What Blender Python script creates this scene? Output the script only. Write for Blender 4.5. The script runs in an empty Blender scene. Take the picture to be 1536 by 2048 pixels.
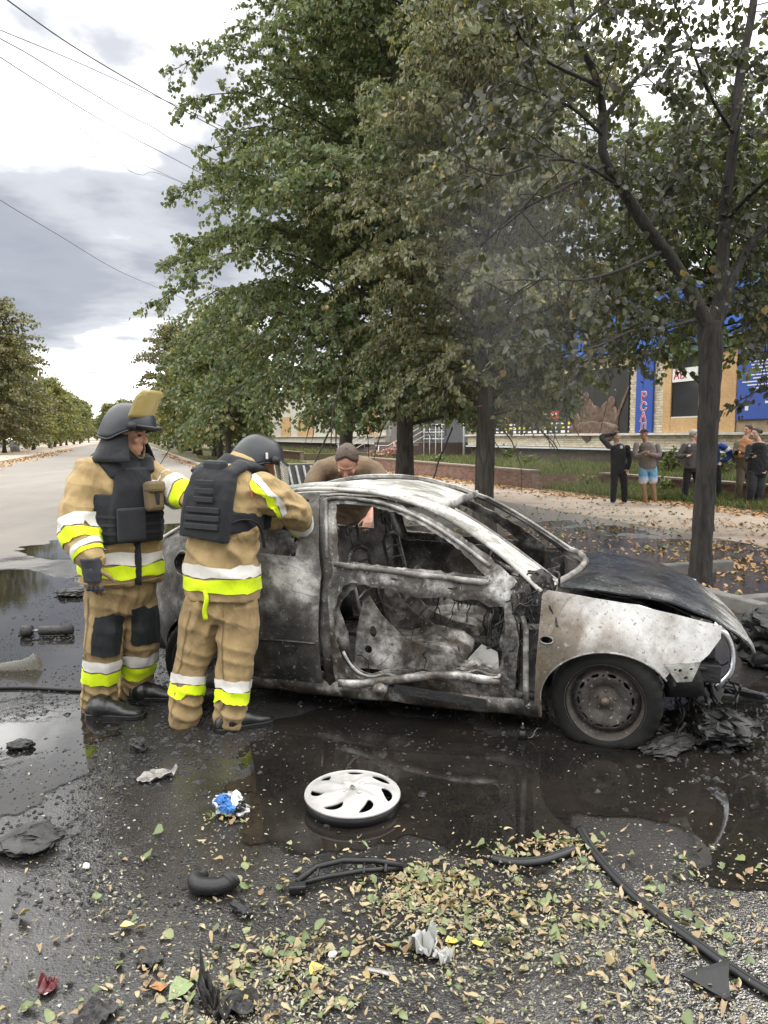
import bpy, bmesh, math, random
import numpy as np
from mathutils import Vector, Matrix, noise, geometry

R = math.radians
scene = bpy.context.scene
COL = scene.collection

# ---------------------------------------------------------------- camera
CAM_H, FPX, TILT = 1.6, 1520.0, R(5.56)
cam_d = bpy.data.cameras.new('camera')
cam = bpy.data.objects.new('camera', cam_d); COL.objects.link(cam)
cam.location = (0, 0, CAM_H); cam.rotation_euler = (R(90) - TILT, 0, 0)
cam_d.sensor_fit = 'VERTICAL'; cam_d.sensor_height = 24.0
cam_d.lens = 24.0 * FPX / 2048.0
cam_d.clip_start = 0.05; cam_d.clip_end = 3000
scene.camera = cam

# ---------------------------------------------------------------- sky
SUN_EL, SUN_AZ = R(42), R(38)          # azimuth clockwise from +Y
world = bpy.data.worlds.new('World'); scene.world = world
world.use_nodes = True
wn = world.node_tree; wn.nodes.clear()
def wnode(t, **k):
    n = wn.nodes.new(t)
    for a, b in k.items(): setattr(n, a, b)
    return n
w_out = wnode('ShaderNodeOutputWorld'); w_bg = wnode('ShaderNodeBackground')
w_sky = wnode('ShaderNodeTexSky', sky_type='NISHITA', sun_disc=False)
w_sky.sun_elevation = SUN_EL; w_sky.sun_rotation = SUN_AZ
w_tc = wnode('ShaderNodeTexCoord')
w_sep = wnode('ShaderNodeSeparateXYZ')
wn.links.new(w_tc.outputs['Generated'], w_sep.inputs[0])
def wmath(op, a, b=None, clamp=False):
    n = wnode('ShaderNodeMath', operation=op, use_clamp=clamp)
    for i, v in enumerate((a, b)):
        if v is None: continue
        if isinstance(v, (int, float)): n.inputs[i].default_value = v
        else: wn.links.new(v, n.inputs[i])
    return n.outputs[0]
# project the direction on a cloud deck: (x, y) / (z + k)
zc = wmath('ADD', wmath('MAXIMUM', w_sep.outputs[2], 0.0), 0.16)
cx = wmath('DIVIDE', w_sep.outputs[0], zc); cy = wmath('DIVIDE', w_sep.outputs[1], zc)
w_comb = wnode('ShaderNodeCombineXYZ')
wn.links.new(cx, w_comb.inputs[0]); wn.links.new(cy, w_comb.inputs[1])
w_comb.inputs[2].default_value = 3.1
def wnoise(scale, detail, rough, off, dist=0.0):
    mp = wnode('ShaderNodeMapping'); wn.links.new(w_comb.outputs[0], mp.inputs[0])
    mp.inputs['Location'].default_value = off
    n = wnode('ShaderNodeTexNoise'); wn.links.new(mp.outputs[0], n.inputs['Vector'])
    n.inputs['Scale'].default_value = scale; n.inputs['Detail'].default_value = detail
    n.inputs['Roughness'].default_value = rough; n.inputs['Distortion'].default_value = dist
    return n.outputs[0]
SKY_OFF = (2.3, 5.4, 0)
big = wnoise(0.85, 7, 0.52, SKY_OFF, 0.25)
fine = wnoise(2.6, 6, 0.55, (7.7, 1.2, 0), 0.2)
cl = wmath('ADD', wmath('MULTIPLY', big, 0.74), wmath('MULTIPLY', fine, 0.26))
# a heavier bank stands low over the horizon, thinning to a bright gap right above it
w_el = wnode('ShaderNodeValToRGB'); wn.links.new(w_sep.outputs[2], w_el.inputs[0])
for el_, (p_, c_) in zip([w_el.color_ramp.elements[0], w_el.color_ramp.elements[1]] + [w_el.color_ramp.elements.new(.5) for _ in range(4)], ((0.0, .68), (1.0, .66), (.065, .66), (.13, .40), (.25, .42), (.35, .65))):
    el_.position = p_; el_.color = (c_, c_, c_, 1)
w_el.color_ramp.interpolation = 'EASE'
cl = wmath('ADD', cl, wmath('MULTIPLY', wmath('SUBTRACT', w_el.outputs[0], .5), .62))
def wramp(fac, stops):
    n = wnode('ShaderNodeValToRGB'); wn.links.new(fac, n.inputs[0])
    e = n.color_ramp.elements
    while len(e) < len(stops): e.new(0.5)
    for el, (p, c) in zip(e, stops): el.position = p; el.color = (*c, 1)
    n.color_ramp.interpolation = 'EASE'
    return n.outputs[0]
# cloud radiance, in the sky texture's own units (strength 0.1 follows)
cloud = wramp(cl, [(0.30, (.30, .32, .38)), (0.42, (.41, .43, .485)), (0.50, (.63, .645, .69)), (0.56, (1.3, 1.3, 1.31)), (0.66, (3.9, 3.86, 3.76))])
w_gain = wnode('ShaderNodeMix', data_type='RGBA', blend_type='MULTIPLY'); w_gain.inputs[0].default_value = 1
wn.links.new(cloud, w_gain.inputs[6]); w_gain.inputs[7].default_value = (10, 10, 10, 1)
# thin blue sky shows a little through the cloud
w_mix = wnode('ShaderNodeMix', data_type='RGBA'); w_mix.inputs[0].default_value = 0.93
wn.links.new(w_sky.outputs[0], w_mix.inputs[6]); wn.links.new(w_gain.outputs[2], w_mix.inputs[7])
wn.links.new(w_mix.outputs[2], w_bg.inputs['Color']); w_bg.inputs['Strength'].default_value = 0.1
wn.links.new(w_bg.outputs[0], w_out.inputs['Surface'])

sun_d = bpy.data.lights.new('sun', 'SUN'); sun = bpy.data.objects.new('sun', sun_d); COL.objects.link(sun)
sun_d.energy = 1.1; sun_d.angle = R(14); sun_d.color = (1, .95, .87)
sdir = Vector((math.sin(SUN_AZ) * math.cos(SUN_EL), math.cos(SUN_AZ) * math.cos(SUN_EL), math.sin(SUN_EL)))
sun.rotation_euler = sdir.to_track_quat('Z', 'Y').to_euler()

vs = scene.view_settings
scene.display_settings.display_device = 'sRGB'
vs.view_transform = 'Standard'; vs.look = 'None'; vs.gamma = 1.0; vs.use_curve_mapping = False
vs.exposure = 0.30
scene.cycles.max_bounces = 8; scene.cycles.transparent_max_bounces = 24
scene.cycles.diffuse_bounces = 3; scene.cycles.glossy_bounces = 4; scene.cycles.volume_bounces = 3
scene.cycles.caustics_reflective = False; scene.cycles.caustics_refractive = False

# ---------------------------------------------------------------- places
CT, ST_ = math.cos(TILT), math.sin(TILT)
def ray(px, py):
    u = (px - 768) / FPX; v = (1024 - py) / FPX
    return Vector((u, CT + v * ST_, -ST_ + v * CT))
def G(px, py, z=0.0):                    # where a line of sight meets the ground
    r = ray(px, py); return Vector((0, 0, CAM_H)) + r * ((z - CAM_H) / r.z)
def at(px, py, Y):                       # ... and a vertical plane Y metres ahead
    r = ray(px, py); return Vector((0, 0, CAM_H)) + r * (Y / r.y)
SYAW = R(18.65); CS, SS = math.cos(SYAW), math.sin(SYAW)
def S(o, t, z=0.0):                      # street frame: o metres right of the axis, t metres along it
    return Vector((o * CS - t * SS, o * SS + t * CS, z))
# ---------------------------------------------------------------- helpers
def tag(o, label=None, cat=None, group=None, kind=None):
    if label: o['label'] = label
    if cat: o['category'] = cat
    if group: o['group'] = group
    if kind: o['kind'] = kind
    return o
def empty(name, loc=(0, 0, 0), rz=0.0, label=None, cat=None, group=None):
    o = bpy.data.objects.new(name, None); COL.objects.link(o)
    o.location = loc; o.rotation_euler = (0, 0, rz); o.empty_display_size = 0.1
    return tag(o, label, cat, group)
def link(name, me, mats=None, parent=None):
    o = bpy.data.objects.new(name, me); COL.objects.link(o)
    if mats is not None:
        for m in (mats if isinstance(mats, (list, tuple)) else [mats]): me.materials.append(m)
    if parent: o.parent = parent
    return o
def copy_tree(o, parent=None):
    c = o.copy(); COL.objects.link(c)
    if parent: c.parent = parent
    for ch in [x for x in bpy.data.objects if x.parent == o]: copy_tree(ch, c)
    return c
def np_mesh(name, V, Fq, smooth=False, midx=None):
    """V (n,3); Fq (m,k) faces all with k corners"""
    V = np.ascontiguousarray(V, np.float32); Fq = np.ascontiguousarray(Fq, np.int32)
    me = bpy.data.meshes.new(name); k = Fq.shape[1]; m = len(Fq)
    me.vertices.add(len(V)); me.vertices.foreach_set('co', V.ravel())
    me.loops.add(m * k); me.loops.foreach_set('vertex_index', Fq.ravel())
    me.polygons.add(m)
    me.polygons.foreach_set('loop_start', np.arange(0, m * k, k, dtype=np.int32))
    if midx is not None: me.polygons.foreach_set('material_index', np.asarray(midx, np.int32))
    me.polygons.foreach_set('use_smooth', np.full(m, smooth))
    me.update(calc_edges=True); me.validate()
    return me
def frames(P):
    """parallel-transported frames along a path"""
    P = [Vector(p) for p in P]; n = len(P); T = []
    for i in range(n):
        a = P[max(i - 1, 0)]; b = P[min(i + 1, n - 1)]; d = b - a
        T.append(d.normalized() if d.length > 1e-9 else Vector((0, 0, 1)))
    ref = Vector((1, 0, 0)) if abs(T[0].x) < 0.8 else Vector((0, 1, 0))
    u = (ref - T[0] * ref.dot(T[0])).normalized(); out = []
    for t in T:
        u = u - t * u.dot(t)
        u = u.normalized() if u.length > 1e-6 else t.orthogonal().normalized()
        out.append((u.copy(), t.cross(u).normalized(), t))
    return out
def smooth_path(P, n):
    """Catmull-Rom through points (tuples of any length)"""
    P = [np.array(p, float) for p in P]
    if len(P) < 3:
        return [P[0] + (P[-1] - P[0]) * k / n for k in range(n + 1)]
    Q = [2 * P[0] - P[1]] + P + [2 * P[-1] - P[-2]]; out = []; m = len(P) - 1
    for k in range(n + 1):
        s = k / n * m; i = min(int(s), m - 1); t = s - i
        a, b, c, d = Q[i:i + 4]
        out.append(0.5 * (2 * b + (c - a) * t + (2 * a - 5 * b + 4 * c - d) * t * t + (3 * b - a - 3 * c + d) * t ** 3))
    return out
class MB:
    """collects shapes, then becomes ONE mesh object"""
    def __init__(s): s.v = []; s.f = []; s.mi = []; s.sm = []
    def add(s, V, Fs, mi=0, sm=False):
        b = len(s.v); s.v += [tuple(v) for v in V]
        for f in Fs: s.f.append(tuple(b + i for i in f)); s.mi.append(mi); s.sm.append(sm)
    def box(s, c, d, rot=None, mi=0, taper=1.0):
        M = rot if rot is not None else Matrix.Identity(3)
        if not isinstance(M, Matrix): M = Matrix.Rotation(M, 3, 'Z')
        V = []
        for z in (-.5, .5):
            k = taper if z > 0 else 1
            for x, y in ((-.5, -.5), (.5, -.5), (.5, .5), (-.5, .5)):
                V.append(Vector(c) + M @ Vector((x * d[0] * k, y * d[1] * k, z * d[2])))
        s.add(V, [(3, 2, 1, 0), (4, 5, 6, 7), (0, 1, 5, 4), (1, 2, 6, 5), (2, 3, 7, 6), (3, 0, 4, 7)], mi)
    def tube(s, P, r, n=8, caps=True, mi=0, sm=True, closed=False):
        P = [Vector(p) for p in P]
        if not hasattr(r, '__len__'): r = [r] * len(P)
        V = []; Fs = []
        for p, rr, (u, w, t) in zip(P, r, frames(P)):
            a, b = rr if hasattr(rr, '__len__') else (rr, rr)
            for k in range(n):
                an = 2 * math.pi * k / n
                V.append(p + u * (a * math.cos(an)) + w * (b * math.sin(an)))
        m = len(P)
        for i in range(m if closed else m - 1):
            j = (i + 1) % m
            for k in range(n):
                Fs.append((i * n + k, i * n + (k + 1) % n, j * n + (k + 1) % n, j * n + k))
        if caps and not closed:
            Fs.append(tuple(range(n))[::-1]); Fs.append(tuple((m - 1) * n + k for k in range(n)))
        s.add(V, Fs, mi, sm)
    def cyl(s, a, b, r, n=12, mi=0, sm=True, r2=None): s.tube([a, b], [r, r if r2 is None else r2], n, True, mi, sm)
    def rings(s, RS, caps=True, mi=0, sm=True, closed=False):
        n = len(RS[0]); V = [p for r in RS for p in r]; Fs = []; m = len(RS)
        for i in range(m if closed else m - 1):
            j = (i + 1) % m
            for k in range(n): Fs.append((i * n + k, i * n + (k + 1) % n, j * n + (k + 1) % n, j * n + k))
        if caps and not closed:
            Fs.append(tuple(range(n))[::-1]); Fs.append(tuple((m - 1) * n + k for k in range(n)))
        s.add(V, Fs, mi, sm)
    def ball(s, c, r, nu=14, nv=9, rot=None, mi=0, sm=True):
        r = r if hasattr(r, '__len__') else (r, r, r); M = rot if rot is not None else Matrix.Identity(3)
        RS = []
        for i in range(nv + 1):
            th = math.pi * (i / nv); th = min(max(th, .02), math.pi - .02)
            RS.append([Vector(c) + M @ Vector((r[0] * math.sin(th) * math.cos(2 * math.pi * k / nu), r[1] * math.sin(th) * math.sin(2 * math.pi * k / nu), -r[2] * math.cos(th))) for k in range(nu)])
        s.rings(RS, True, mi, sm)
    def lathe(s, prof, M, n=24, mi=0, sm=True, closed=False):
        """prof: (radius, axial); M: 4x4, axis = local z"""
        s.rings([[M @ Vector((r * math.cos(2 * math.pi * k / n), r * math.sin(2 * math.pi * k / n), z)) for k in range(n)] for r, z in prof], False, mi, sm, closed)
    def prism(s, poly, fn, h, mi=0):
        """poly in 2D, fn(x, y, z) -> 3D, extruded z 0..h"""
        n = len(poly)
        V = [fn(x, y, 0) for x, y in poly] + [fn(x, y, h) for x, y in poly]
        s.add(V, [tuple(range(n))[::-1], tuple(range(n, 2 * n))] + [(i, (i + 1) % n, n + (i + 1) % n, n + i) for i in range(n)], mi)
    def mesh(s, name):
        me = bpy.data.meshes.new(name); me.from_pydata(s.v, [], s.f)
        me.polygons.foreach_set('material_index', s.mi); me.polygons.foreach_set('use_smooth', s.sm)
        me.update(); return me
    def build(s, name, mats=None, parent=None): return link(name, s.mesh(name), mats, parent)
def fix_normals(me):
    bm = bmesh.new(); bm.from_mesh(me); bmesh.ops.recalc_face_normals(bm, faces=bm.faces); bm.to_mesh(me); bm.free()
def bevel(o, w, seg=2):
    m = o.modifiers.new('bevel', 'BEVEL'); m.width = w; m.segments = seg; m.limit_method = 'ANGLE'; m.angle_limit = R(35); return o
def bake(o):
    """apply an object's modifiers to its own mesh"""
    dg = bpy.context.evaluated_depsgraph_get()
    me = bpy.data.meshes.new_from_object(o.evaluated_get(dg)); o.modifiers.clear(); o.data = me; return o

# ---------------------------------------------------------------- materials
class NT:
    def __init__(s, name):
        s.m = bpy.data.materials.new(name); s.m.use_nodes = True; s.t = s.m.node_tree; s.t.nodes.clear()
        s.out = s.t.nodes.new('ShaderNodeOutputMaterial'); s._c = {}
    def n(s, typ, props=None, **ins):
        nd = s.t.nodes.new('ShaderNode' + typ)
        for k, v in (props or {}).items(): setattr(nd, k, v)
        for k, v in ins.items(): s.set(nd, k.replace('_', ' '), v)
        return nd
    def set(s, nd, key, v):
        sk = nd.inputs[int(key[1:])] if key[0] == 'i' and key[1:].isdigit() else nd.inputs[key]
        if hasattr(v, 'is_linked') or isinstance(v, bpy.types.NodeSocket): s.t.links.new(v, sk)
        elif isinstance(v, bpy.types.Node): s.t.links.new(v.outputs[0], sk)
        elif hasattr(v, '__len__') and len(v) == 3 and sk.type == 'RGBA': sk.default_value = (*v, 1)
        else: sk.default_value = v
    def obj(s):
        return s.n('TexCoord').outputs['Object']
    def geo(s): return s.n('NewGeometry')
    def world(s): return s.geo().outputs['Position']
    def noise(s, vec, scale, detail=4, rough=.5, dist=0.0, out=0):
        return s.n('TexNoise', None, Vector=vec, Scale=scale, Detail=detail, Roughness=rough, Distortion=dist).outputs[out]
    def map(s, vec, loc=(0, 0, 0), rot=(0, 0, 0), sc=(1, 1, 1)):
        return s.n('Mapping', None, Vector=vec, Location=loc, Rotation=rot, Scale=sc).outputs[0]
    def ramp(s, fac, stops, ease=False):
        nd = s.n('ValToRGB', None, Fac=fac); e = nd.color_ramp.elements
        while len(e) < len(stops): e.new(.5)
        for el, (p, c) in zip(e, stops):
            el.position = p; el.color = (*c, 1) if hasattr(c, '__len__') else (c, c, c, 1)
        if ease: nd.color_ramp.interpolation = 'EASE'
        return nd.outputs[0]
    def mix(s, fac, a, b, mode='MIX'):
        nd = s.n('Mix', dict(data_type='RGBA', blend_type=mode))
        s.set(nd, 'i0', fac); s.set(nd, 'i6', a); s.set(nd, 'i7', b); return nd.outputs[2]
    def math(s, op, a, b=0.0, clamp=False):
        nd = s.n('Math', dict(operation=op, use_clamp=clamp)); s.set(nd, 'i0', a); s.set(nd, 'i1', b); return nd.outputs[0]
    def bump(s, h, strength=.5, dist=.01, normal=None):
        nd = s.n('Bump', None, Height=h, Strength=strength, Distance=dist)
        if normal is not None: s.set(nd, 'Normal', normal)
        return nd.outputs[0]
    def sep(s, v): return s.n('SeparateXYZ', None, Vector=v).outputs
    def bsdf(s, **k):
        b = s.n('BsdfPrincipled', None, **k); s.t.links.new(b.outputs[0], s.out.inputs[0]); s.b = b; return s.m
def plain(name, col, rough=.6, metal=0.0, var=.0, scale=20, bump=0.0, bscale=60, spec=.5):
    q = NT(name); c = col
    if var or bump: v = q.obj()
    if var:
        f = q.noise(v, scale, 5, .6)
        c = q.ramp(f, [(.3, tuple(x * (1 - var) for x in col)), (.7, tuple(min(1, x * (1 + var)) for x in col))])
    k = dict(Base_Color=c, Roughness=rough, Metallic=metal)
    if bump: k['Normal'] = q.bump(q.noise(v, bscale, 4, .6), bump, .01)
    m = q.bsdf(**k); q.b.inputs['Specular IOR Level'].default_value = spec; return m
M = {}
def leafmat(name, cols, trans=.35, rough=.5, dull=(.16, .14, .06)):
    """cols: ramp stops over the leaf's own random number"""
    q = NT(name); g = q.geo(); r = g.outputs['Random Per Island']
    c = q.ramp(r, cols)
    nz = q.noise(q.world(), .55, 3, .6)
    c = q.mix(q.ramp(nz, [(.35, .0), (.7, .55)]), c, q.mix(.5, c, dull))
    d = q.n('BsdfPrincipled', None, Base_Color=c, Roughness=rough)
    t = q.n('BsdfTranslucent', None, Color=q.mix(.35, c, (.25, .3, .05)))
    mx = q.n('MixShader', None, Fac=trans, i1=d, i2=t)
    q.t.links.new(mx.outputs[0], q.out.inputs[0]); return q.m
def fabric(name, col, var=.12, wrinkle=.35, weave=900, rough=.85, dirt=0.0):
    q = NT(name); v = q.obj()
    f = q.noise(v, 7, 6, .65)
    c = q.ramp(f, [(.25, tuple(x * (1 - var * 1.6) for x in col)), (.55, col), (.8, tuple(min(1, x * (1 + var)) for x in col))])
    if dirt:
        dn = q.noise(v, 3.2, 8, .7); c = q.mix(q.ramp(dn, [(.52, 0), (.72, dirt)]), c, (.035, .03, .022))
    fold = q.noise(q.map(v, sc=(1, 1, .55)), 11, 3, .5, .8)
    w = q.noise(v, weave, 2, .5)
    nb = q.bump(w, .18, .002); nb = q.bump(fold, wrinkle, .03, nb)
    m = q.bsdf(Base_Color=c, Roughness=rough, Normal=nb); q.b.inputs['Specular IOR Level'].default_value = .25
    q.b.inputs['Sheen Weight'].default_value = .08
    return m
# ---------------------------------------------------------------- ground materials
def wet_mask(q, P, soft=.25):
    """1 where the fire hoses wetted the street, from the place on the ground"""
    mp = q.map(P, loc=(-.15 , -.42, 0), sc=(1 / 8.5, 1 / 10.5, 0))
    d = q.n('VectorMath', dict(operation='LENGTH'), i0=mp).outputs[1]
    nz = q.noise(P, .45, 6, .62, .4)
    e = q.math('ADD', d, q.math('MULTIPLY', q.math('SUBTRACT', nz, .5), 1.1))
    return q.ramp(e, [(.80, 1), (.80 + soft, 0)], True)
def road_material():
    q = NT('asphalt'); P = q.world()
    wet = wet_mask(q, P)
    grit = q.noise(P, 130, 3, .65); mid = q.noise(P, 14, 6, .65); lowf = q.noise(P, .7, 5, .6)
    dry = q.ramp(lowf, [(.3, (.130, .120, .109)), (.7, (.185, .172, .156))])
    dry = q.mix(.55, dry, q.ramp(grit, [(.35, (.10, .09, .08)), (.65, (.27, .24, .2))]))
    patch = q.noise(q.map(P, rot=(0, 0, R(18)), sc=(.55, .09, 1)), 1.0, 6, .6)
    dry = q.mix(q.ramp(patch, [(.5, 0), (.62, .55)]), dry, (.22, .203, .18))
    soak = q.ramp(grit, [(.3, (.010, .010, .011)), (.62, (.034, .031, .029)), (.75, (.085, .08, .075))])
    soot = q.noise(P, 1.7, 8, .7)
    soak = q.mix(q.ramp(soot, [(.45, 0), (.6, .75)]), soak, (.009, .009, .009))
    spk = q.ramp(q.noise(P, 60, 2, .5), [(.66, 0), (.72, 1)])
    soak = q.mix(q.math('MULTIPLY', spk, .4), soak, (.26, .24, .21))
    col = q.mix(wet, dry, soak)
    film = q.ramp(q.noise(P, 1.1, 7, .65, .5), [(.36, 0), (.52, 1)])        # water standing in the texture
    rw = q.n('Mix', None, i0=film, i2=.16, i3=.05).outputs[0]
    rough = q.n('Mix', None, i0=wet, i2=.9, i3=rw).outputs[0]
    h = q.math('ADD', q.math('MULTIPLY', grit, .55), q.math('MULTIPLY', mid, .9))
    h = q.math('ADD', h, q.math('MULTIPLY', q.noise(P, 45, 4, .6), .7))
    peb = q.n('TexVoronoi', dict(feature='SMOOTH_F1'), Vector=P, Scale=115.0, Smoothness=.35, Randomness=1.0).outputs['Distance']
    h = q.math('SUBTRACT', h, q.math('MULTIPLY', peb, q.ramp(q.noise(P, 2.3, 4, .6), [(.4, .1), (.65, .8)])))
    st = q.n('Mix', None, i0=q.math('MULTIPLY', wet, film), i2=.52, i3=.18).outputs[0]
    nb = q.n('Bump', None, Height=h, Strength=st, Distance=.012)
    q.bsdf(Base_Color=col, Roughness=rough, Normal=nb.outputs[0]); q.b.inputs['IOR'].default_value = 1.5
    return q.m
M['road'] = road_material()
def puddle_material():
    q = NT('standing_water'); P = q.world()
    bed = q.ramp(q.noise(P, 110, 3, .6), [(.35, (.004, .004, .004)), (.7, (.016, .014, .012))])
    bed = q.mix(q.ramp(q.noise(P, 1.3, 7, .65), [(.45, 0), (.65, .6)]), bed, (.024, .019, .015))
    r = q.ramp(q.noise(P, 2.1, 6, .6), [(.45, .0), (.7, .05)])
    nb = q.bump(q.noise(P, 26, 4, .6), .025, .006)
    q.bsdf(Base_Color=bed, Roughness=r, Normal=nb); q.b.inputs['IOR'].default_value = 1.45
    e = q.n('Attribute', dict(attribute_name='depth')).outputs['Fac']      # the film thins out towards its edge
    e = q.math('ADD', e, q.math('MULTIPLY', q.math('SUBTRACT', q.noise(P, 16, 5, .65), .5), 1.3))
    m = q.n('MixShader', None, Fac=q.ramp(e, [(.25, 0), (.75, 1)], True), i1=q.n('BsdfTransparent'), i2=q.b)
    q.t.links.new(m.outputs[0], q.out.inputs[0]); return q.m
M['puddle'] = puddle_material()
def path_material():
    q = NT('sandy_path'); P = q.world()
    a = q.ramp(q.noise(P, .9, 6, .6), [(.3, (.29, .23, .175)), (.7, (.42, .34, .27))])
    g = q.noise(P, 90, 3, .6); c = q.mix(.35, a, q.ramp(g, [(.3, (.16, .13, .10)), (.7, (.42, .36, .29))]))
    wet = q.ramp(q.noise(P, .6, 5, .6), [(.52, 0), (.62, .5)])
    c = q.mix(wet, c, (.12, .10, .085))
    q.bsdf(Base_Color=c, Roughness=.9, Normal=q.bump(g, .4, .008)); return q.m
M['path'] = path_material()
def earth_material():
    q = NT('earth'); P = q.world()
    c = q.ramp(q.noise(P, 1.6, 8, .7), [(.3, (.07, .06, .035)), (.5, (.13, .11, .06)), (.72, (.10, .12, .045))])
    q.bsdf(Base_Color=c, Roughness=.95, Normal=q.bump(q.noise(P, 25, 5, .7), .6, .03)); return q.m
M['earth'] = earth_material()
M['concrete'] = plain('kerb_concrete', (.34, .31, .27), .85, var=.25, scale=9, bump=.3, bscale=70)
M['dark_concrete'] = plain('damp_concrete', (.13, .125, .115), .6, var=.35, scale=7, bump=.35, bscale=60)

# ---------------------------------------------------------------- ground
def sheet_S(name, pts, z, mat):
    me = bpy.data.meshes.new(name); me.from_pydata([(o, t, z) for o, t in pts], [], [tuple(range(len(pts)))]); me.update()
    ob = link(name, me, mat); ob.rotation_euler.z = SYAW; return tag(ob, kind='structure')
sheet_S('ground', [(-700, -300), (700, -300), (700, 900), (-700, 900)], -.03, M['earth'])
sheet_S('road', [(-7.6, -12), (15, -12), (15, 21.2), (3.9, 26), (3.9, 420), (-7.6, 420)], 0, M['road'])
sheet_S('footpath', [(8.7, -6), (14.2, -6), (13.9, 15.5), (11.95, 21.15), (11.95, 40), (10.3, 40), (9.6, 24), (9.0, 18)], .004, M['path'])
# raised verge right of the street, with the far row of trees; left pavement
def slab_S(name, o0, o1, t0, t1, z0, z1, mat):
    b = MB(); b.box(((o0 + o1) / 2, (t0 + t1) / 2, (z0 + z1) / 2), (o1 - o0, t1 - t0, z1 - z0))
    ob = b.build(name, mat); ob.rotation_euler.z = SYAW; return tag(ob, kind='structure')
slab_S('verge', 4.06, 10.2, 27, 420, -.3, .13, M['earth'])
slab_S('pavement', -17, -7.78, 10, 420, -.3, .13, M['path'])
def kerb(name, o, t0, t1, step=1.0, w=.15, h=.15):
    root = empty(name); root.rotation_euler.z = SYAW; tag(root, kind='structure')
    b = MB(); b.box((0, 0, 0), (w, step - .015, h + .2)); me = b.mesh('kerb_stone'); me.materials.append(M['concrete'])
    n = int((t1 - t0) / step)
    for i in range(min(n, 150)):
        k = link('kerb_stone', me, None, root); k.location = (o, t0 + (i + .5) * step, h / 2 - .1)
    if n > 150:
        b = MB(); b.box((o, t0 + (150 + n) / 2 * step, h / 2 - .1), (w, (n - 150) * step, h + .2)); tag(b.build('kerb_run', M['concrete'], root), kind='stuff')
kerb('right_kerb', 3.98, 26, 330)
kerb('left_kerb', -7.69, 30, 330)
# dark concrete kerbs round the tree pit at the nearest tree
pit = empty('tree_pit_kerb', label='damp concrete kerb around the foot of the scorched tree', cat='kerb'); pit.rotation_euler.z = SYAW
for (o, t, w, l) in ((5.35, 6.2, .13, 1.9), (6.15, 5.55, 1.5, .13), (6.15, 7.3, 1.5, .13)):
    b = MB(); b.box((o, t, .04), (w, l, .18)); bevel(b.build('kerb_stone', M['dark_concrete'], pit), .015)
# the standing water in front of and beside the wreck
def in_poly(p, poly):
    c = False; j = len(poly) - 1
    for i in range(len(poly)):
        (xi, yi), (xj, yj) = poly[i], poly[j]
        if (yi > p[1]) != (yj > p[1]) and p[0] < (xj - xi) * (p[1] - yi) / (yj - yi + 1e-12) + xi: c = not c
        j = i
    return c
def puddle(px_pts, z, seed):
    base = [G(x, y) for x, y in px_pts]; P = smooth_path([tuple(p) for p in base + base[:1]], 260)[:-1]; out = []
    for i, p in enumerate(P):
        p = Vector(p); q = p + Vector((noise.noise(Vector((p.x * 3, p.y * 3, seed))), noise.noise(Vector((p.x * 3, p.y * 3, seed + 9))), 0)) * .16
        q += Vector((noise.noise(Vector((p.x * 12, p.y * 12, seed))), noise.noise(Vector((p.x * 12, p.y * 12, seed + 9))), 0)) * .05
        out.append((q.x, q.y, z))
    n = len(out); inn = []
    for i in range(n):
        a_ = Vector(out[i - 4][:2]); b_ = Vector(out[(i + 4) % n][:2]); d_ = (b_ - a_).normalized(); c_ = Vector(out[i][:2]); w_ = .05 + .10 * abs(noise.noise(Vector((c_.x * 2, c_.y * 2, seed))))
        q1 = c_ + Vector((-d_.y, d_.x)) * w_; q2 = c_ - Vector((-d_.y, d_.x)) * w_; poly_ = [p[:2] for p in out[::3]]
        inn.append(q1 if in_poly(q1, poly_) else q2)
    allp = [Vector(p[:2]) for p in out] + inn
    tri = geometry.delaunay_2d_cdt(allp, [(i, (i + 1) % n) for i in range(n)], [], 1, 1e-6)
    me = bpy.data.meshes.new('puddle'); me.from_pydata([(v.x, v.y, z) for v in tri[0]], [], tri[2]); me.update()
    at_ = me.attributes.new('depth', 'FLOAT', 'POINT'); at_.data.foreach_set('value', [0.0 if any(o_ < n for o_ in src) else 1.0 for src in tri[3]])
    ob = link('puddle', me, M['puddle']); fix_normals(me); return tag(ob, kind='structure')
puddle([(470, 1500), (560, 1445), (700, 1405), (900, 1440), (1100, 1475), (1330, 1420), (1620, 1330), (1800, 1500), (1800, 1800), (1560, 1810), (1430, 1760), (1300, 1660),
        (1180, 1640), (1120, 1690), (980, 1730), (860, 1690), (700, 1700), (560, 1720), (470, 1650), (430, 1570)], .004, 2.0)
puddle([(40, 1095), (150, 1075), (330, 1048), (420, 1050), (400, 1085), (280, 1105), (140, 1120), (50, 1112)], .004, 7.0)
puddle([(-160, 1150), (60, 1140), (190, 1185), (270, 1260), (300, 1360), (260, 1470), (150, 1560), (0, 1640), (-200, 1660)], .004, 12.0)
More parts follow.
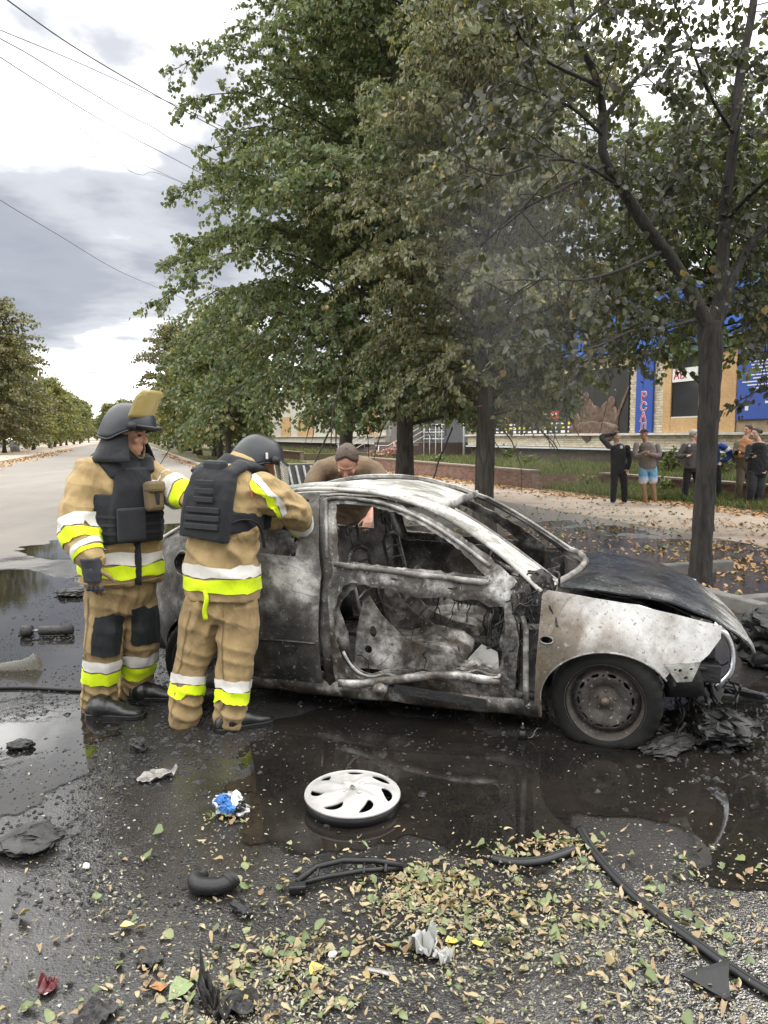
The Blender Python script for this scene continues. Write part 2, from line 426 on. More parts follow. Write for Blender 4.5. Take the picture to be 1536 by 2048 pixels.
# ---------------------------------------------------------------- the shop and its planters (street frame, parented to turned empties)
def street_root(name, label, cat, group=None):
    r = empty(name, label=label, cat=cat, group=group); r.rotation_euler.z = SYAW; return r
def brickmat(name, cols, bump=.3):
    q = NT(name); r = q.geo().outputs['Random Per Island']; oi = q.n('ObjectInfo').outputs['Random']
    f = q.math('FRACT', q.math('ADD', r, oi)); c = q.ramp(f, cols); v = q.obj(); nz = q.noise(q.world(), 9, 6, .65)
    c = q.mix(q.ramp(nz, [(.45, 0), (.75, .5)]), c, (.10, .085, .07))
    return q.bsdf(Base_Color=c, Roughness=.9, Normal=q.bump(q.noise(q.world(), 60, 4, .6), bump, .01))
M['pale_brick'] = brickmat('pale_brick', [(0, (.52, .44, .31)), (.5, (.62, .54, .40)), (1, (.70, .63, .50))])
M['red_brick'] = brickmat('red_brick', [(0, (.16, .085, .06)), (.5, (.22, .125, .095)), (1, (.27, .17, .13))])
M['mortar'] = plain('mortar', (.22, .19, .15), .95, var=.2, scale=5)
M['pale_plaster'] = plain('pale_plaster', (.55, .52, .46), .9, var=.15, scale=2.5)
M['ledge'] = plain('ledge_concrete', (.55, .52, .46), .85, var=.2, scale=3, bump=.2)
M['flashing'] = plain('zinc_flashing', (.55, .60, .62), .5, var=.1, scale=4)
M['plinth'] = plain('dark_plinth', (.09, .07, .055), .9, var=.4, scale=4, bump=.4, bscale=20)
M['blue_panel'] = plain('blue_panel', (.02, .12, .52), .45, var=.12, scale=.8)
M['board_blue'] = plain('blue_print', (.03, .08, .36), .4)
M['white_print'] = plain('white_print', (.78, .78, .76), .5)
M['red_print'] = plain('red_print', (.52, .03, .045), .5)
M['yellow_print'] = plain('yellow_print', (.72, .56, .03), .5)
M['black_print'] = plain('black_print', (.02, .019, .018), .45, var=.4, scale=1.5)
M['brown_print'] = plain('brown_print', (.11, .066, .042), .5, var=.75, scale=6)
M['teal'] = plain('faded_teal_awning', (.12, .21, .18), .8, var=.2, scale=3)
M['dark_glass'] = plain('dark_glass', (.03, .032, .035), .08)
M['grey_panel'] = plain('grey_cladding', (.16, .165, .18), .6, var=.12, scale=2)
M['white_metal'] = plain('white_metal', (.62, .62, .60), .5, var=.1)
M['step'] = plain('brown_step', (.12, .09, .075), .85, var=.25, scale=6)
def osb():
    q = NT('chipboard'); v = q.world()
    n1 = q.n('TexVoronoi', dict(feature='F1'), Vector=q.map(v, rot=(.3, .2, .5), sc=(1, 1, 1)), Scale=26.0).outputs['Color']
    c = q.ramp(n1, [(0, (.42, .24, .10)), (.5, (.56, .35, .16)), (1, (.66, .45, .24))])
    c = q.mix(.4, c, q.ramp(q.noise(v, 1.4, 5, .6), [(.3, (.40, .25, .12)), (.7, (.62, .42, .22))]))
    return q.bsdf(Base_Color=c, Roughness=.8)
M['osb'] = osb()
M['old_wood'] = plain('weathered_board', (.30, .22, .14), .85, var=.3, scale=4, bump=.3, bscale=30)

shop = street_root('shop_building', 'long low shop building of pale brick with boarded windows and a blue fascia', 'building')
def sbox(name, o0, o1, t0, t1, z0, z1, mat, parent=shop, bev=0):
    b = MB(); b.box(((o0 + o1) / 2, (t0 + t1) / 2, (z0 + z1) / 2), (o1 - o0, t1 - t0, z1 - z0)); ob = b.build(name, mat, parent)
    if bev: bevel(ob, bev)
    return ob
FO = 19.0
sbox('wall', FO + .07, FO + 8, 12, 41, 1.1, 7.0, M['mortar'])
sbox('wall', FO + .07, FO + 8, 56, 125, 1.1, 7.0, M['pale_plaster'])
sbox('wall', FO + 3.0, FO + 8, 41, 56, .2, 7.0, M['grey_panel'])
sbox('plinth', FO + .25, FO + 7.9, 12, 41, -.02, 1.1, M['plinth'])
sbox('plinth', FO + .25, FO + 7.9, 56, 125, -.02, 1.1, M['plinth'])
sbox('roof', FO - .5, FO + 8.3, 12, 125, 7.0, 7.25, M['grey_panel'])
sbox('ledge', FO - .18, FO + .3, 12, 41, 1.70, 1.79, M['ledge'], bev=.01)
sbox('ledge', FO - .18, FO + .3, 56, 125, 1.70, 1.79, M['ledge'], bev=.01)
sbox('flashing', FO - .08, FO + .1, 12, 41, 1.10, 1.17, M['flashing'])
sbox('flashing', FO - .08, FO + .1, 56, 125, 1.10, 1.17, M['flashing'])
sbox('wall_band', FO - .01, FO + .08, 56, 125, 1.17, 1.70, M['pale_plaster'])
# bricks: nearest ones one by one, the others joined
def brick_field(parent, o, t0, t1, z0, z1, bl, bh, depth, mat, quota, axis='t', jitter=.004, joint=.012):
    """courses of bricks whose face lies at offset o"""
    b = MB(); b.box((0, 0, 0), (depth, bl - joint, bh - joint)); me = b.mesh('brick'); me.materials.append(mat)
    rest = MB(); rows = int((z1 - z0) / bh + .01); rng = random.Random(int(t0 * 10)); cnt = 0; spots = []
    for r in range(rows):
        t = t0 - (bl / 2 if r % 2 else 0)
        while t < t1 - .02:
            a, c = max(t, t0), min(t + bl, t1)
            if c - a > .06: spots.append(((a + c) / 2, z0 + (r + .5) * bh, (c - a) / bl))
            t += bl
    spots.sort(key=lambda s: s[0])
    for (t, z, f) in spots:
        dj = rng.uniform(-jitter, jitter)
        p = (o + depth / 2 + dj, t, z) if axis == 't' else (t, o + depth / 2 + dj, z)
        if cnt < quota:
            k = link('brick', me, None, parent); k.location = p; k.scale = (1, f, 1); cnt += 1
            if axis != 't': k.rotation_euler.z = R(90)
        else: rest.box(p, (depth, (bl - joint) * f, bh - joint) if axis == 't' else ((bl - joint) * f, depth, bh - joint))
    if rest.v: tag(rest.build('brickwork', mat, parent), kind='stuff')
brick_field(shop, FO, 23.75, 25.75, 1.80, 4.56, .26, .1, .09, M['pale_brick'], 230)
brick_field(shop, FO, 16.0, 40.9, 1.20, 1.69, .26, .098, .09, M['pale_brick'], 66)
brick_field(shop, FO, 13.0, 20.1, 1.80, 4.56, .26, .1, .09, M['pale_brick'], 0)
brick_field(shop, FO, 25.8, 40.9, 4.5, 4.95, .26, .1, .09, M['pale_brick'], 0)
# blue fascia in panels
for i in range(7):
    sbox('fascia_panel', FO - .28, FO + .06, 13 + i * 4.02, 13 + (i + 1) * 4.02 - .03, 4.98, 6.98, M['blue_panel'])
sbox('fascia_soffit', FO - .27, FO + .06, 13, 41, 4.9, 4.975, M['grey_panel'])
# boarded window beside the tree
win = empty('boarded_window'); win.parent = shop
for (t0, t1, z0, z1) in ((23.32, 23.74, 1.80, 4.5), (21.9, 23.31, 1.80, 2.32), (20.15, 21.88, 1.80, 4.5)):
    sbox('chipboard_panel', FO - .03, FO + .02, t0, t1, z0, z1, M['osb'], win)
sbox('window_pane', FO + .04, FO + .065, 21.9, 23.31, 2.33, 4.5, M['dark_glass'], win)
sbox('window_frame', FO + .0, FO + .05, 21.9, 23.31, 2.325, 2.37, M['white_metal'], win)
sbox('lintel_sign', FO + .0, FO + .035, 22.0, 23.30, 3.62, 4.1, M['white_print'], win)
sbox('teal_awning', FO - .12, FO + .02, 20.2, 23.7, 4.52, 4.88, M['teal'], shop)
def text(name, s, size, mat, parent, loc, extrude=.004, offset=0.0, rot=None, sx=1.0, align='CENTER', shear=0):
    cu = bpy.data.curves.new(name, 'FONT'); cu.body = s; cu.size = size; cu.extrude = extrude; cu.offset = offset
    cu.align_x = align; cu.align_y = 'CENTER'; cu.shear = shear; cu.resolution_u = 3
    ob = bpy.data.objects.new(name, cu); COL.objects.link(ob)
    me = bpy.data.meshes.new_from_object(ob.evaluated_get(bpy.context.evaluated_depsgraph_get()))
    bpy.data.objects.remove(ob); o2 = link(name, me, None, parent); me.materials.clear(); me.materials.append(mat)
    o2.location = loc; o2.rotation_euler = rot or (R(90), 0, R(-90)); o2.scale = (sx, 1, 1); return o2
text('lettering', '\u0410\u0412', .46, M['red_print'], win, (FO - .008, 22.92, 3.86))
# vertical shop banner
ban = street_root('shop_banner', 'tall blue banner with red vertical lettering on the pale brick pier', 'banner')
sbox('panel', FO - .10, FO - .03, 24.25, 25.25, 1.72, 4.9, M['board_blue'], ban)
for i, ch in enumerate('\u041b\u0410\u0421\u0420'):
    z = 1.98 + i * .40
    text('letter', ch, .47, M['white_print'], ban, (FO - .105, 24.75, z), .003, .016, sx=1.25)
    text('letter', ch, .47, M['red_print'], ban, (FO - .112, 24.75, z), .003, .0, sx=1.25)
# notice board
nb = street_root('notice_board', 'blue printed notice board with white lines on the boarded wall', 'sign')
sbox('panel', FO - .09, FO - .035, 15.5, 20.05, 2.2, 4.45, M['board_blue'], nb)
rng = random.Random(5)
for i in range(9):
    tt = 15.7 if i % 3 else 16.6
    sbox('print_line', FO - .096, FO - .091, tt, 19.85 - rng.uniform(0, .5), 4.0 - i * .105, 4.035 - i * .105, M['white_print'], nb)
for t_, z_, w_, h_ in ((19.6, 2.55, .14, .14), (18.55, 2.62, .08, .5), (18.55, 2.9, .16, .14), (18.55, 2.72, .62, .07)):
    sbox('print_figure', FO - .096, FO - .091, t_ - w_ / 2, t_ + w_ / 2, z_ - h_ / 2, z_ + h_ / 2, M['white_print'], nb)
for t0, t1 in ((18.7, 20.05), (17.2, 18.66), (15.6, 17.16)):
    sbox('wooden_board', FO - .03, FO + .02, t0, t1, 1.80, 2.19, M['old_wood'], shop)
# large poster filling the shop window
po = street_root('window_poster', 'dark printed poster with red ribbon and rows of small marks in the shop window', 'poster')
sbox('panel', FO - .03, FO + .03, 25.8, 38.9, 1.80, 4.5, M['black_print'], po)
for t0, t1, z in ((33.6, 36.4, 2.62), (30.9, 33.4, 2.70)):
    b = MB(); b.box((FO - .045, (t0 + t1) / 2, z), (.02, t1 - t0, .34), Matrix.Rotation(R(1.5), 3, 'X')); b.build('red_ribbon', M['red_print'], po)
    k = MB(); rr = random.Random(int(t0 * 3)); t = t0 + .2
    while t < t1 - .2:
        w = rr.uniform(.1, .3); k.box((FO - .058, t + w / 2, z + rr.uniform(-.02, .02)), (.004, w, .10)); t += w + .08
    k.build('ribbon_print', M['white_print'], po)
k = MB(); ky = MB(); rr = random.Random(8)
for row in range(3):
    for i in range(17):
        t = 29.6 + i * .50 + rr.uniform(-.05, .05); z = 2.28 - row * .19; w = rr.uniform(.12, .34); h = rr.uniform(.05, .13)
        (ky if rr.random() < .22 else k).box((FO - .034, t, z), (.006, w, h))
k.build('small_marks', M['white_print'], po); ky.build('small_marks', M['yellow_print'], po)
for s_, t_, z_, sz in (('77', 33.6, 3.05, .34), ('\u0428\u0410', 32.3, 3.05, .34)): text('lettering', s_, sz, M['yellow_print'], po, (FO - .036, t_, z_))
b = MB()
b.tube([(FO - .04, 33.2 + .55 * math.cos(a), 3.75 + .5 * math.sin(a)) for a in np.linspace(-2.4, 2.5, 14)], [(.03, .17)] * 14, 6); b.build('yellow_emblem', M['yellow_print'], po)
for i, (t, z, w, h, rz) in enumerate(((28.6, 2.35, .62, 1.5, .1), (28.75, 3.35, .26, .40, 0), (27.1, 2.3, .75, 1.35, -.12), (26.9, 3.05, .30, .42, .2), (26.4, 2.6, .10, 2.0, .55), (29.5, 2.3, .42, .8, -.5), (27.9, 2.6, .5, .5, .7), (28.2, 2.0, 2.0, .5, 0))):
    b = MB(); b.ball((0, 0, 0), (.012, w, h / 1.6), 10, 6); f = b.build('printed_shape', M['brown_print'], po); f.location = (FO - .045 - .002 * i, t, z); f.rotation_euler.x = rz
# left part: boarded windows
for t0, t1 in ((58, 62), (66, 71), (80, 88), (92, 98)):
    w = empty('boarded_window'); w.parent = shop
    n = 3
    for i in range(n):
        a = t0 + (t1 - t0) * i / n; sbox('chipboard_panel', FO - .03, FO + .06, a + .02, a + (t1 - t0) / n - .02, 1.80, 4.2, M['osb'], w)
# entrance steps and railings
st = street_root('entrance_steps', 'dark steps leading up to the shop entrance', 'steps')
for i in range(7): sbox('step', 15.2 + i * .35, FO + 3, 44.5, 53.5, -.02 + i * .19, .17 + i * .19, M['step'], st)
for (t, lb) in ((44.3, 'white railing on the near side of the entrance steps'), (53.7, 'white railing on the far side of the entrance steps')):
    r_ = street_root('stair_railing', lb, 'railing', 'white railings of the entrance')
    for i in range(5):
        o = 14.6 + i * 1.0; z0 = max(0, (o - 15.2) / .35 * .19); z0 = min(z0, 1.33)
        b = MB(); b.cyl((o, t, z0 - .05), (o, t, z0 + 1.15), .03, 8); b.build('post', M['white_metal'], r_)
    for dz in (.45, .8, 1.13):
        b = MB(); b.tube([(14.4, t, dz), (15.2, t, dz), (17.7, t, 1.33 + dz), (19.2, t, 1.33 + dz)], .022, 6); b.build('rail', M['white_metal'], r_)
r_ = street_root('landing_railing', 'white railing in front of the grey entrance', 'railing')
for i in range(4):
    b = MB(); b.cyl((17.6, 41.5 + i * .95, 0), (17.6, 41.5 + i * .95, 2.4), .025, 8); b.build('post', M['white_metal'], r_)
for z in (1.55, 1.95, 2.38):
    b = MB(); b.cyl((17.6, 41.2, z), (17.6, 44.5, z), .025, 8); b.build('rail', M['white_metal'], r_)
dp = street_root('drainpipe', 'pale drainpipe at the corner of the shop front', 'drainpipe')
b = MB(); b.cyl((FO - .1, 41.2, .3), (FO - .1, 41.2, 5), .08, 10); b.build('pipe', M['flashing'], dp)

# ---------------------------------------------------------------- planter walls
def planter(name, label, o, t0, t1, h, quota):
    r = street_root(name, label, 'wall', 'low brick planter walls')
    sbox('wall_core', o + .012, o + .28, t0 + .012, t1, -.02, h - .005, M['mortar'], r)
    brick_field(r, o, t0, t1, .0, h, .26, .082, .05, M['red_brick'], quota)
    t = t0 - .03
    b = MB(); b.box((0, 0, 0), (.40, .98, .05)); me = b.mesh('coping'); me.materials.append(M['coping'])
    n = 0
    while t < t1:
        c = link('coping', me, None, r); c.location = (o + .13, t + .49, h + .022); t += 1.0
    return r
M['coping'] = plain('coping_slab', (.20, .15, .12), .85, var=.25, scale=6)
p1 = planter('planter_wall', 'low red brick planter wall running along the leafy pavement', 12.05, 21.2, 42.0, .55, 290)
p2 = planter('planter_wall', 'low brick planter wall half hidden by weeds behind the bystanders', 14.45, 2.0, 20.9, .45, 280)
p3 = planter('planter_wall', 'far brick planter wall beyond the entrance steps', 12.05, 55.0, 110.0, .55, 0)
# short return at the corner
brick_field(p1, 20.90, 12.05, 14.4, 0, .45, .26, .082, .05, M['red_brick'], 0, axis='o')
# raised beds behind the walls
for a in ((12.34, 18.9, 21.4, 42, .44), (14.74, 19.1, 2, 21.3, .38), (12.34, 18.9, 55, 112, .44)): slab_S('flower_bed', a[0], a[1], a[2], a[3], -.25, a[4], M['earth'])
slab_S('weedy_strip', 12.9, 14.43, 2, 16, -.25, .03, M['earth'])
slab_S('weedy_strip', 12.1, 14.43, 16, 20.85, -.25, .034, M['earth'])
# ---------------------------------------------------------------- trees
def barkmat(name, a, b):
    q = NT(name); v = q.obj()
    f = q.noise(q.map(v, sc=(9, 9, 1.4)), 2.2, 7, .65, .6)
    c = q.ramp(f, [(.32, a), (.5, tuple((x + y) / 2 for x, y in zip(a, b))), (.68, b)])
    return q.bsdf(Base_Color=c, Roughness=.95, Normal=q.bump(f, 1.0, .05))
M['bark'] = barkmat('bark', (.030, .026, .022), (.115, .10, .082))
M['scorched_bark'] = barkmat('scorched_bark', (.009, .0085, .008), (.046, .041, .035))
M['leaf_lime'] = leafmat('lime_leaf', [(0, (.062, .094, .040)), (.45, (.102, .142, .061)), (.8, (.140, .178, .082)), (.95, (.19, .20, .075)), (1, (.30, .26, .06))], .36, dull=(.095, .118, .058))
M['leaf_olive'] = leafmat('singed_leaf', [(0, (.080, .098, .050)), (.45, (.128, .146, .075)), (.8, (.185, .19, .112)), (.95, (.20, .175, .09)), (1, (.36, .25, .06))], .36, dull=(.14, .14, .08))
M['leaf_burnt'] = leafmat('scorched_leaf', [(0, (.012, .014, .010)), (.5, (.020, .022, .014)), (.8, (.034, .037, .017)), (.97, (.06, .058, .024)), (1, (.20, .13, .03))], .22, dull=(.03, .03, .018))
M['bract'] = leafmat('lime_bract', [(0, (.28, .26, .12)), (.6, (.38, .34, .18)), (1, (.42, .30, .16))], .35)
M['leaf_far'] = leafmat('far_leaf', [(0, (.05, .078, .028)), (.5, (.085, .118, .04)), (.85, (.13, .145, .052)), (1, (.28, .20, .05))], .3)
M['leaf_far_brown'] = leafmat('far_autumn_leaf', [(0, (.066, .078, .034)), (.5, (.115, .118, .052)), (.85, (.175, .15, .068)), (1, (.28, .19, .06))], .3)
M['leaf_far_yellow'] = leafmat('far_yellow_leaf', [(0, (.10, .13, .035)), (.5, (.17, .18, .05)), (1, (.32, .27, .06))], .3)

def leaves_mesh(name, C, D, N, L, rs, kind=None, mats=None, width=.46):
    """C centres (base of leaf), D growing direction, N upper side, L length; heart-shaped, folded along the rib"""
    n = len(C); D = D / np.linalg.norm(D, axis=1, keepdims=True)
    W = np.cross(D, N); W /= np.linalg.norm(W, axis=1, keepdims=True) + 1e-9; U = np.cross(W, D)
    wd = np.full(n, width) if kind is None else np.where(kind == 0, width, .14)
    def P(x, y, z): return C + D * (L * y)[:, None] + W * (L * x * wd)[:, None] + U * (L * z)[:, None]
    o = np.ones(n); dr = rs.uniform(-.25, .02, n)
    V = np.stack([P(0 * o, 0 * o, 0 * o), P(o, .22 * o, .13 * o), P(.86 * o, .62 * o, .06 * o + dr * .5), P(0 * o, 1.08 * o, dr), P(-.86 * o, .62 * o, .06 * o + dr * .5), P(-o, .22 * o, .13 * o)], 1).reshape(-1, 3)
    b = (np.arange(n) * 6)[:, None]
    Fq = np.concatenate([b + np.array([[0, 1, 2, 3]]), b + np.array([[0, 3, 4, 5]])], 1).reshape(-1, 4)
    mi = None if kind is None else np.repeat(kind, 2)
    return np_mesh(name, V, Fq, False, mi)
def bark_relief(o, amp=.012, k=20, kz=3.2):
    me = o.data; n = len(me.vertices); co = np.empty(n * 3, np.float32); no = np.empty(n * 3, np.float32); me.vertices.foreach_get('co', co); me.vertices.foreach_get('normal', no); co = co.reshape(-1, 3); no = no.reshape(-1, 3)
    d = np.array([(.55 - 1.5 * abs(noise.noise(Vector((x * k, y * k, z * kz))))) + .5 * noise.noise(Vector((x * 5, y * 5, z * 1.2))) + .3 * noise.noise(Vector((x * k * 2, y * k * 2, z * kz * 3))) for x, y, z in co])
    me.vertices.foreach_set('co', (co + no * (d * amp)[:, None]).astype(np.float32).ravel()); me.update()
def fine_tube(tb, P, r, n, steps):
    Q = smooth_path([(*p, q) for p, q in zip(P, r)], steps); tb.tube([q[:3] for q in Q], [q[3] for q in Q], n)
def limb_path(p, d, L, rs, up, sag, n=7, wob=.12):
    """a branch that starts along d and bends by up / sag"""
    P = [np.array(p)]; d = np.array(d, float); st = L / n
    for i in range(n):
        d = d + np.array([rs.normal(0, wob), rs.normal(0, wob), rs.normal(0, wob * .6)]) + np.array([0, 0, up * (1 - i / n) - sag * (i / n)])
        d /= np.linalg.norm(d); P.append(P[-1] + d * st)
    return P
def make_tree(name, label, base, H, R0, crown0, Rmax, prof, n_limb, leaf, dens, mats, seed, group=None, lean=(0, 0), bark='bark', bract=.14, twig_len=1.1, spray=.30, keep=None, trunk_taper=.25, cat='tree', zmin=1.9):
    """an upright lime: trunk, tiered limbs, drooping sprays of leaves"""
    rs = np.random.RandomState(seed); root = empty(name, base, label=label, cat=cat, group=group)
    tb = MB(); n = 14; tp = []; rr = []
    for i in range(n + 1):
        f = i / n; z = H * .97 * f
        tp.append((lean[0] * z + .10 * math.sin(z * .9 + seed) * f, lean[1] * z + .10 * math.cos(z * .7 + seed) * f, z - .05))
        rr.append(R0 * (1 - f * (1 - trunk_taper * .3)) * (1 + .45 * max(0, 1 - z / .45)) + .012)
    near = leaf < .15
    if near: fine_tube(tb, tp, rr, 30, 110)
    else: tb.tube(tp, rr, 10)
    tpa = np.array(tp); lb = MB(); C, D, N, Ls, K = [], [], [], [], []
    for i in range(n_limb):
        f = (i + .5) / n_limb; z = crown0 + (H - crown0) * f ** .95; az = i * 2.39996 + rs.uniform(-.4, .4)
        L = Rmax * prof(f) * rs.uniform(.72, 1.1)
        k = min(int(z / (H * .97) * n), n - 1); p0 = tpa[k] + (tpa[k + 1] - tpa[k]) * (z / (H * .97) * n - k)
        el = R(8 + 52 * f) + rs.uniform(-.15, .15)
        d = np.array([math.cos(az) * math.cos(el), math.sin(az) * math.cos(el), math.sin(el)])
        P = limb_path(p0, d, L, rs, .10, .34 + .2 * (1 - f) + (.10 if f < .12 else 0)); r0 = max(.010, R0 * .26 * (1 - f * .7) * min(1, L / 3))
        lb.tube(P, [r0 * (1 - .85 * j / 7) for j in range(8)], 5)
        nt = max(3, int(L / spray))
        Pa = np.array(P)
        for j in range(nt):
            s = .16 + .84 * (j + rs.uniform(0, .8)) / nt; s = min(s, .999); q = s * 7; a = int(q); c0 = Pa[a] + (Pa[a + 1] - Pa[a]) * (q - a)
            dl = Pa[a + 1] - Pa[a]; dl /= np.linalg.norm(dl)
            side = np.cross(dl, [0, 0, 1]); side /= np.linalg.norm(side) + 1e-6
            sd = side * (1 if j % 2 else -1); tl = twig_len * (1.15 - .75 * s) * rs.uniform(.6, 1.2) * min(1, L / 2.2) + .15
            dd = dl * rs.uniform(.3, .9) + sd * rs.uniform(.5, 1) + np.array([0, 0, rs.uniform(-.25, .35)])
            T = limb_path(c0, dd / np.linalg.norm(dd), tl, rs, .02, .42, 4, .10)
            if leaf < .15 and T[-1][2] > zmin: lb.tube(T, [.009, .007, .005, .004, .003], 3, False)
            Ta = np.array(T); m = max(2, int(tl * dens * rs.uniform(.6, 1.4)))
            u = rs.uniform(.05, 1.0, m) * 3.999; ia = u.astype(int)
            cc = Ta[ia] + (Ta[ia + 1] - Ta[ia]) * (u - ia)[:, None] + rs.normal(0, leaf * .55, (m, 3)) * np.array([1, 1, .7])
            td = Ta[ia + 1] - Ta[ia]; td /= np.linalg.norm(td, axis=1, keepdims=True)
            ld = td * .5 + rs.normal(0, .6, (m, 3)) + np.array([0, 0, -.55])
            nn = np.array([0, 0, 1.0]) + rs.normal(0, .5, (m, 3)) + td * .25
            kk = (rs.uniform(0, 1, m) < bract).astype(int)
            ld[kk == 1] = ld[kk == 1] * .3 + np.array([0, 0, -1]); nn[kk == 1] = rs.normal(0, 1, (kk.sum(), 3)) + .01
            C.append(cc); D.append(ld); N.append(nn); K.append(kk); Ls.append(leaf * rs.uniform(.65, 1.25, m))
    C, D, N, K, Ls = map(np.concatenate, (C, D, N, K, Ls))
    if keep is not None:
        kp = keep(C + np.array(base), rs); C, D, N, K, Ls = C[kp], D[kp], N[kp], K[kp], Ls[kp]
    tk = tb.build('trunk', M[bark], root)
    if near: bark_relief(tk)
    lb.build('branches', M[bark], root)
    cr = link('crown', leaves_mesh('crown', C, D, N, Ls, rs, K), [M[m] for m in mats], root); cr['kind'] = 'stuff'
    return root, len(C)
pyr = lambda f: (min(1, .84 + f * 1.4)) * (1 - f) ** .66 + .04
rnd = lambda f: (min(1, .55 + f * 2.0)) * (1 - f ** 2.6) ** .6 + .05
def in_front(P, rs):                          # leave out most leaves far above the frame
    return ((P[:, 2] < 1.6 + np.hypot(P[:, 0], P[:, 1]) * .72) | (rs.uniform(0, 1, len(P)) < .25)) & (P[:, 2] > 1.88 + .15 * np.sin(P[:, 0] * 2.1) + rs.uniform(-.1, .1, len(P))) & ~((P[:, 0] > 2.9) & (P[:, 1] < 15) & (P[:, 2] < 2.45))
total = 0
r, c = make_tree('lime_tree', 'tall dense dark green lime tree behind the wreck, its low boughs hiding its trunk top', S(6.15, 16.7), 18.0, .20, 1.9, 6.8, pyr, 240, .086, 60, ['leaf_lime', 'bract'], 11, spray=.22, twig_len=1.25, keep=in_front); print('n', c); total += c
r, c = make_tree('lime_tree', 'green lime tree with a leaning trunk seen behind the stooping man', S(6.0, 21.4), 17.0, .20, 2.0, 6.0, pyr, 150, .115, 34, ['leaf_lime', 'bract'], 12, lean=(.03, 0), spray=.28, keep=in_front); print('n', c); total += c
r, c = make_tree('lime_tree', 'olive brown lime tree with singed leaves on a trunk behind the windscreen', S(5.57, 11.35), 8.4, .165, 1.95, 2.7, rnd, 135, .070, 66, ['leaf_olive', 'bract'], 13, bract=.28, spray=.20, keep=in_front); print('n', c); total += c

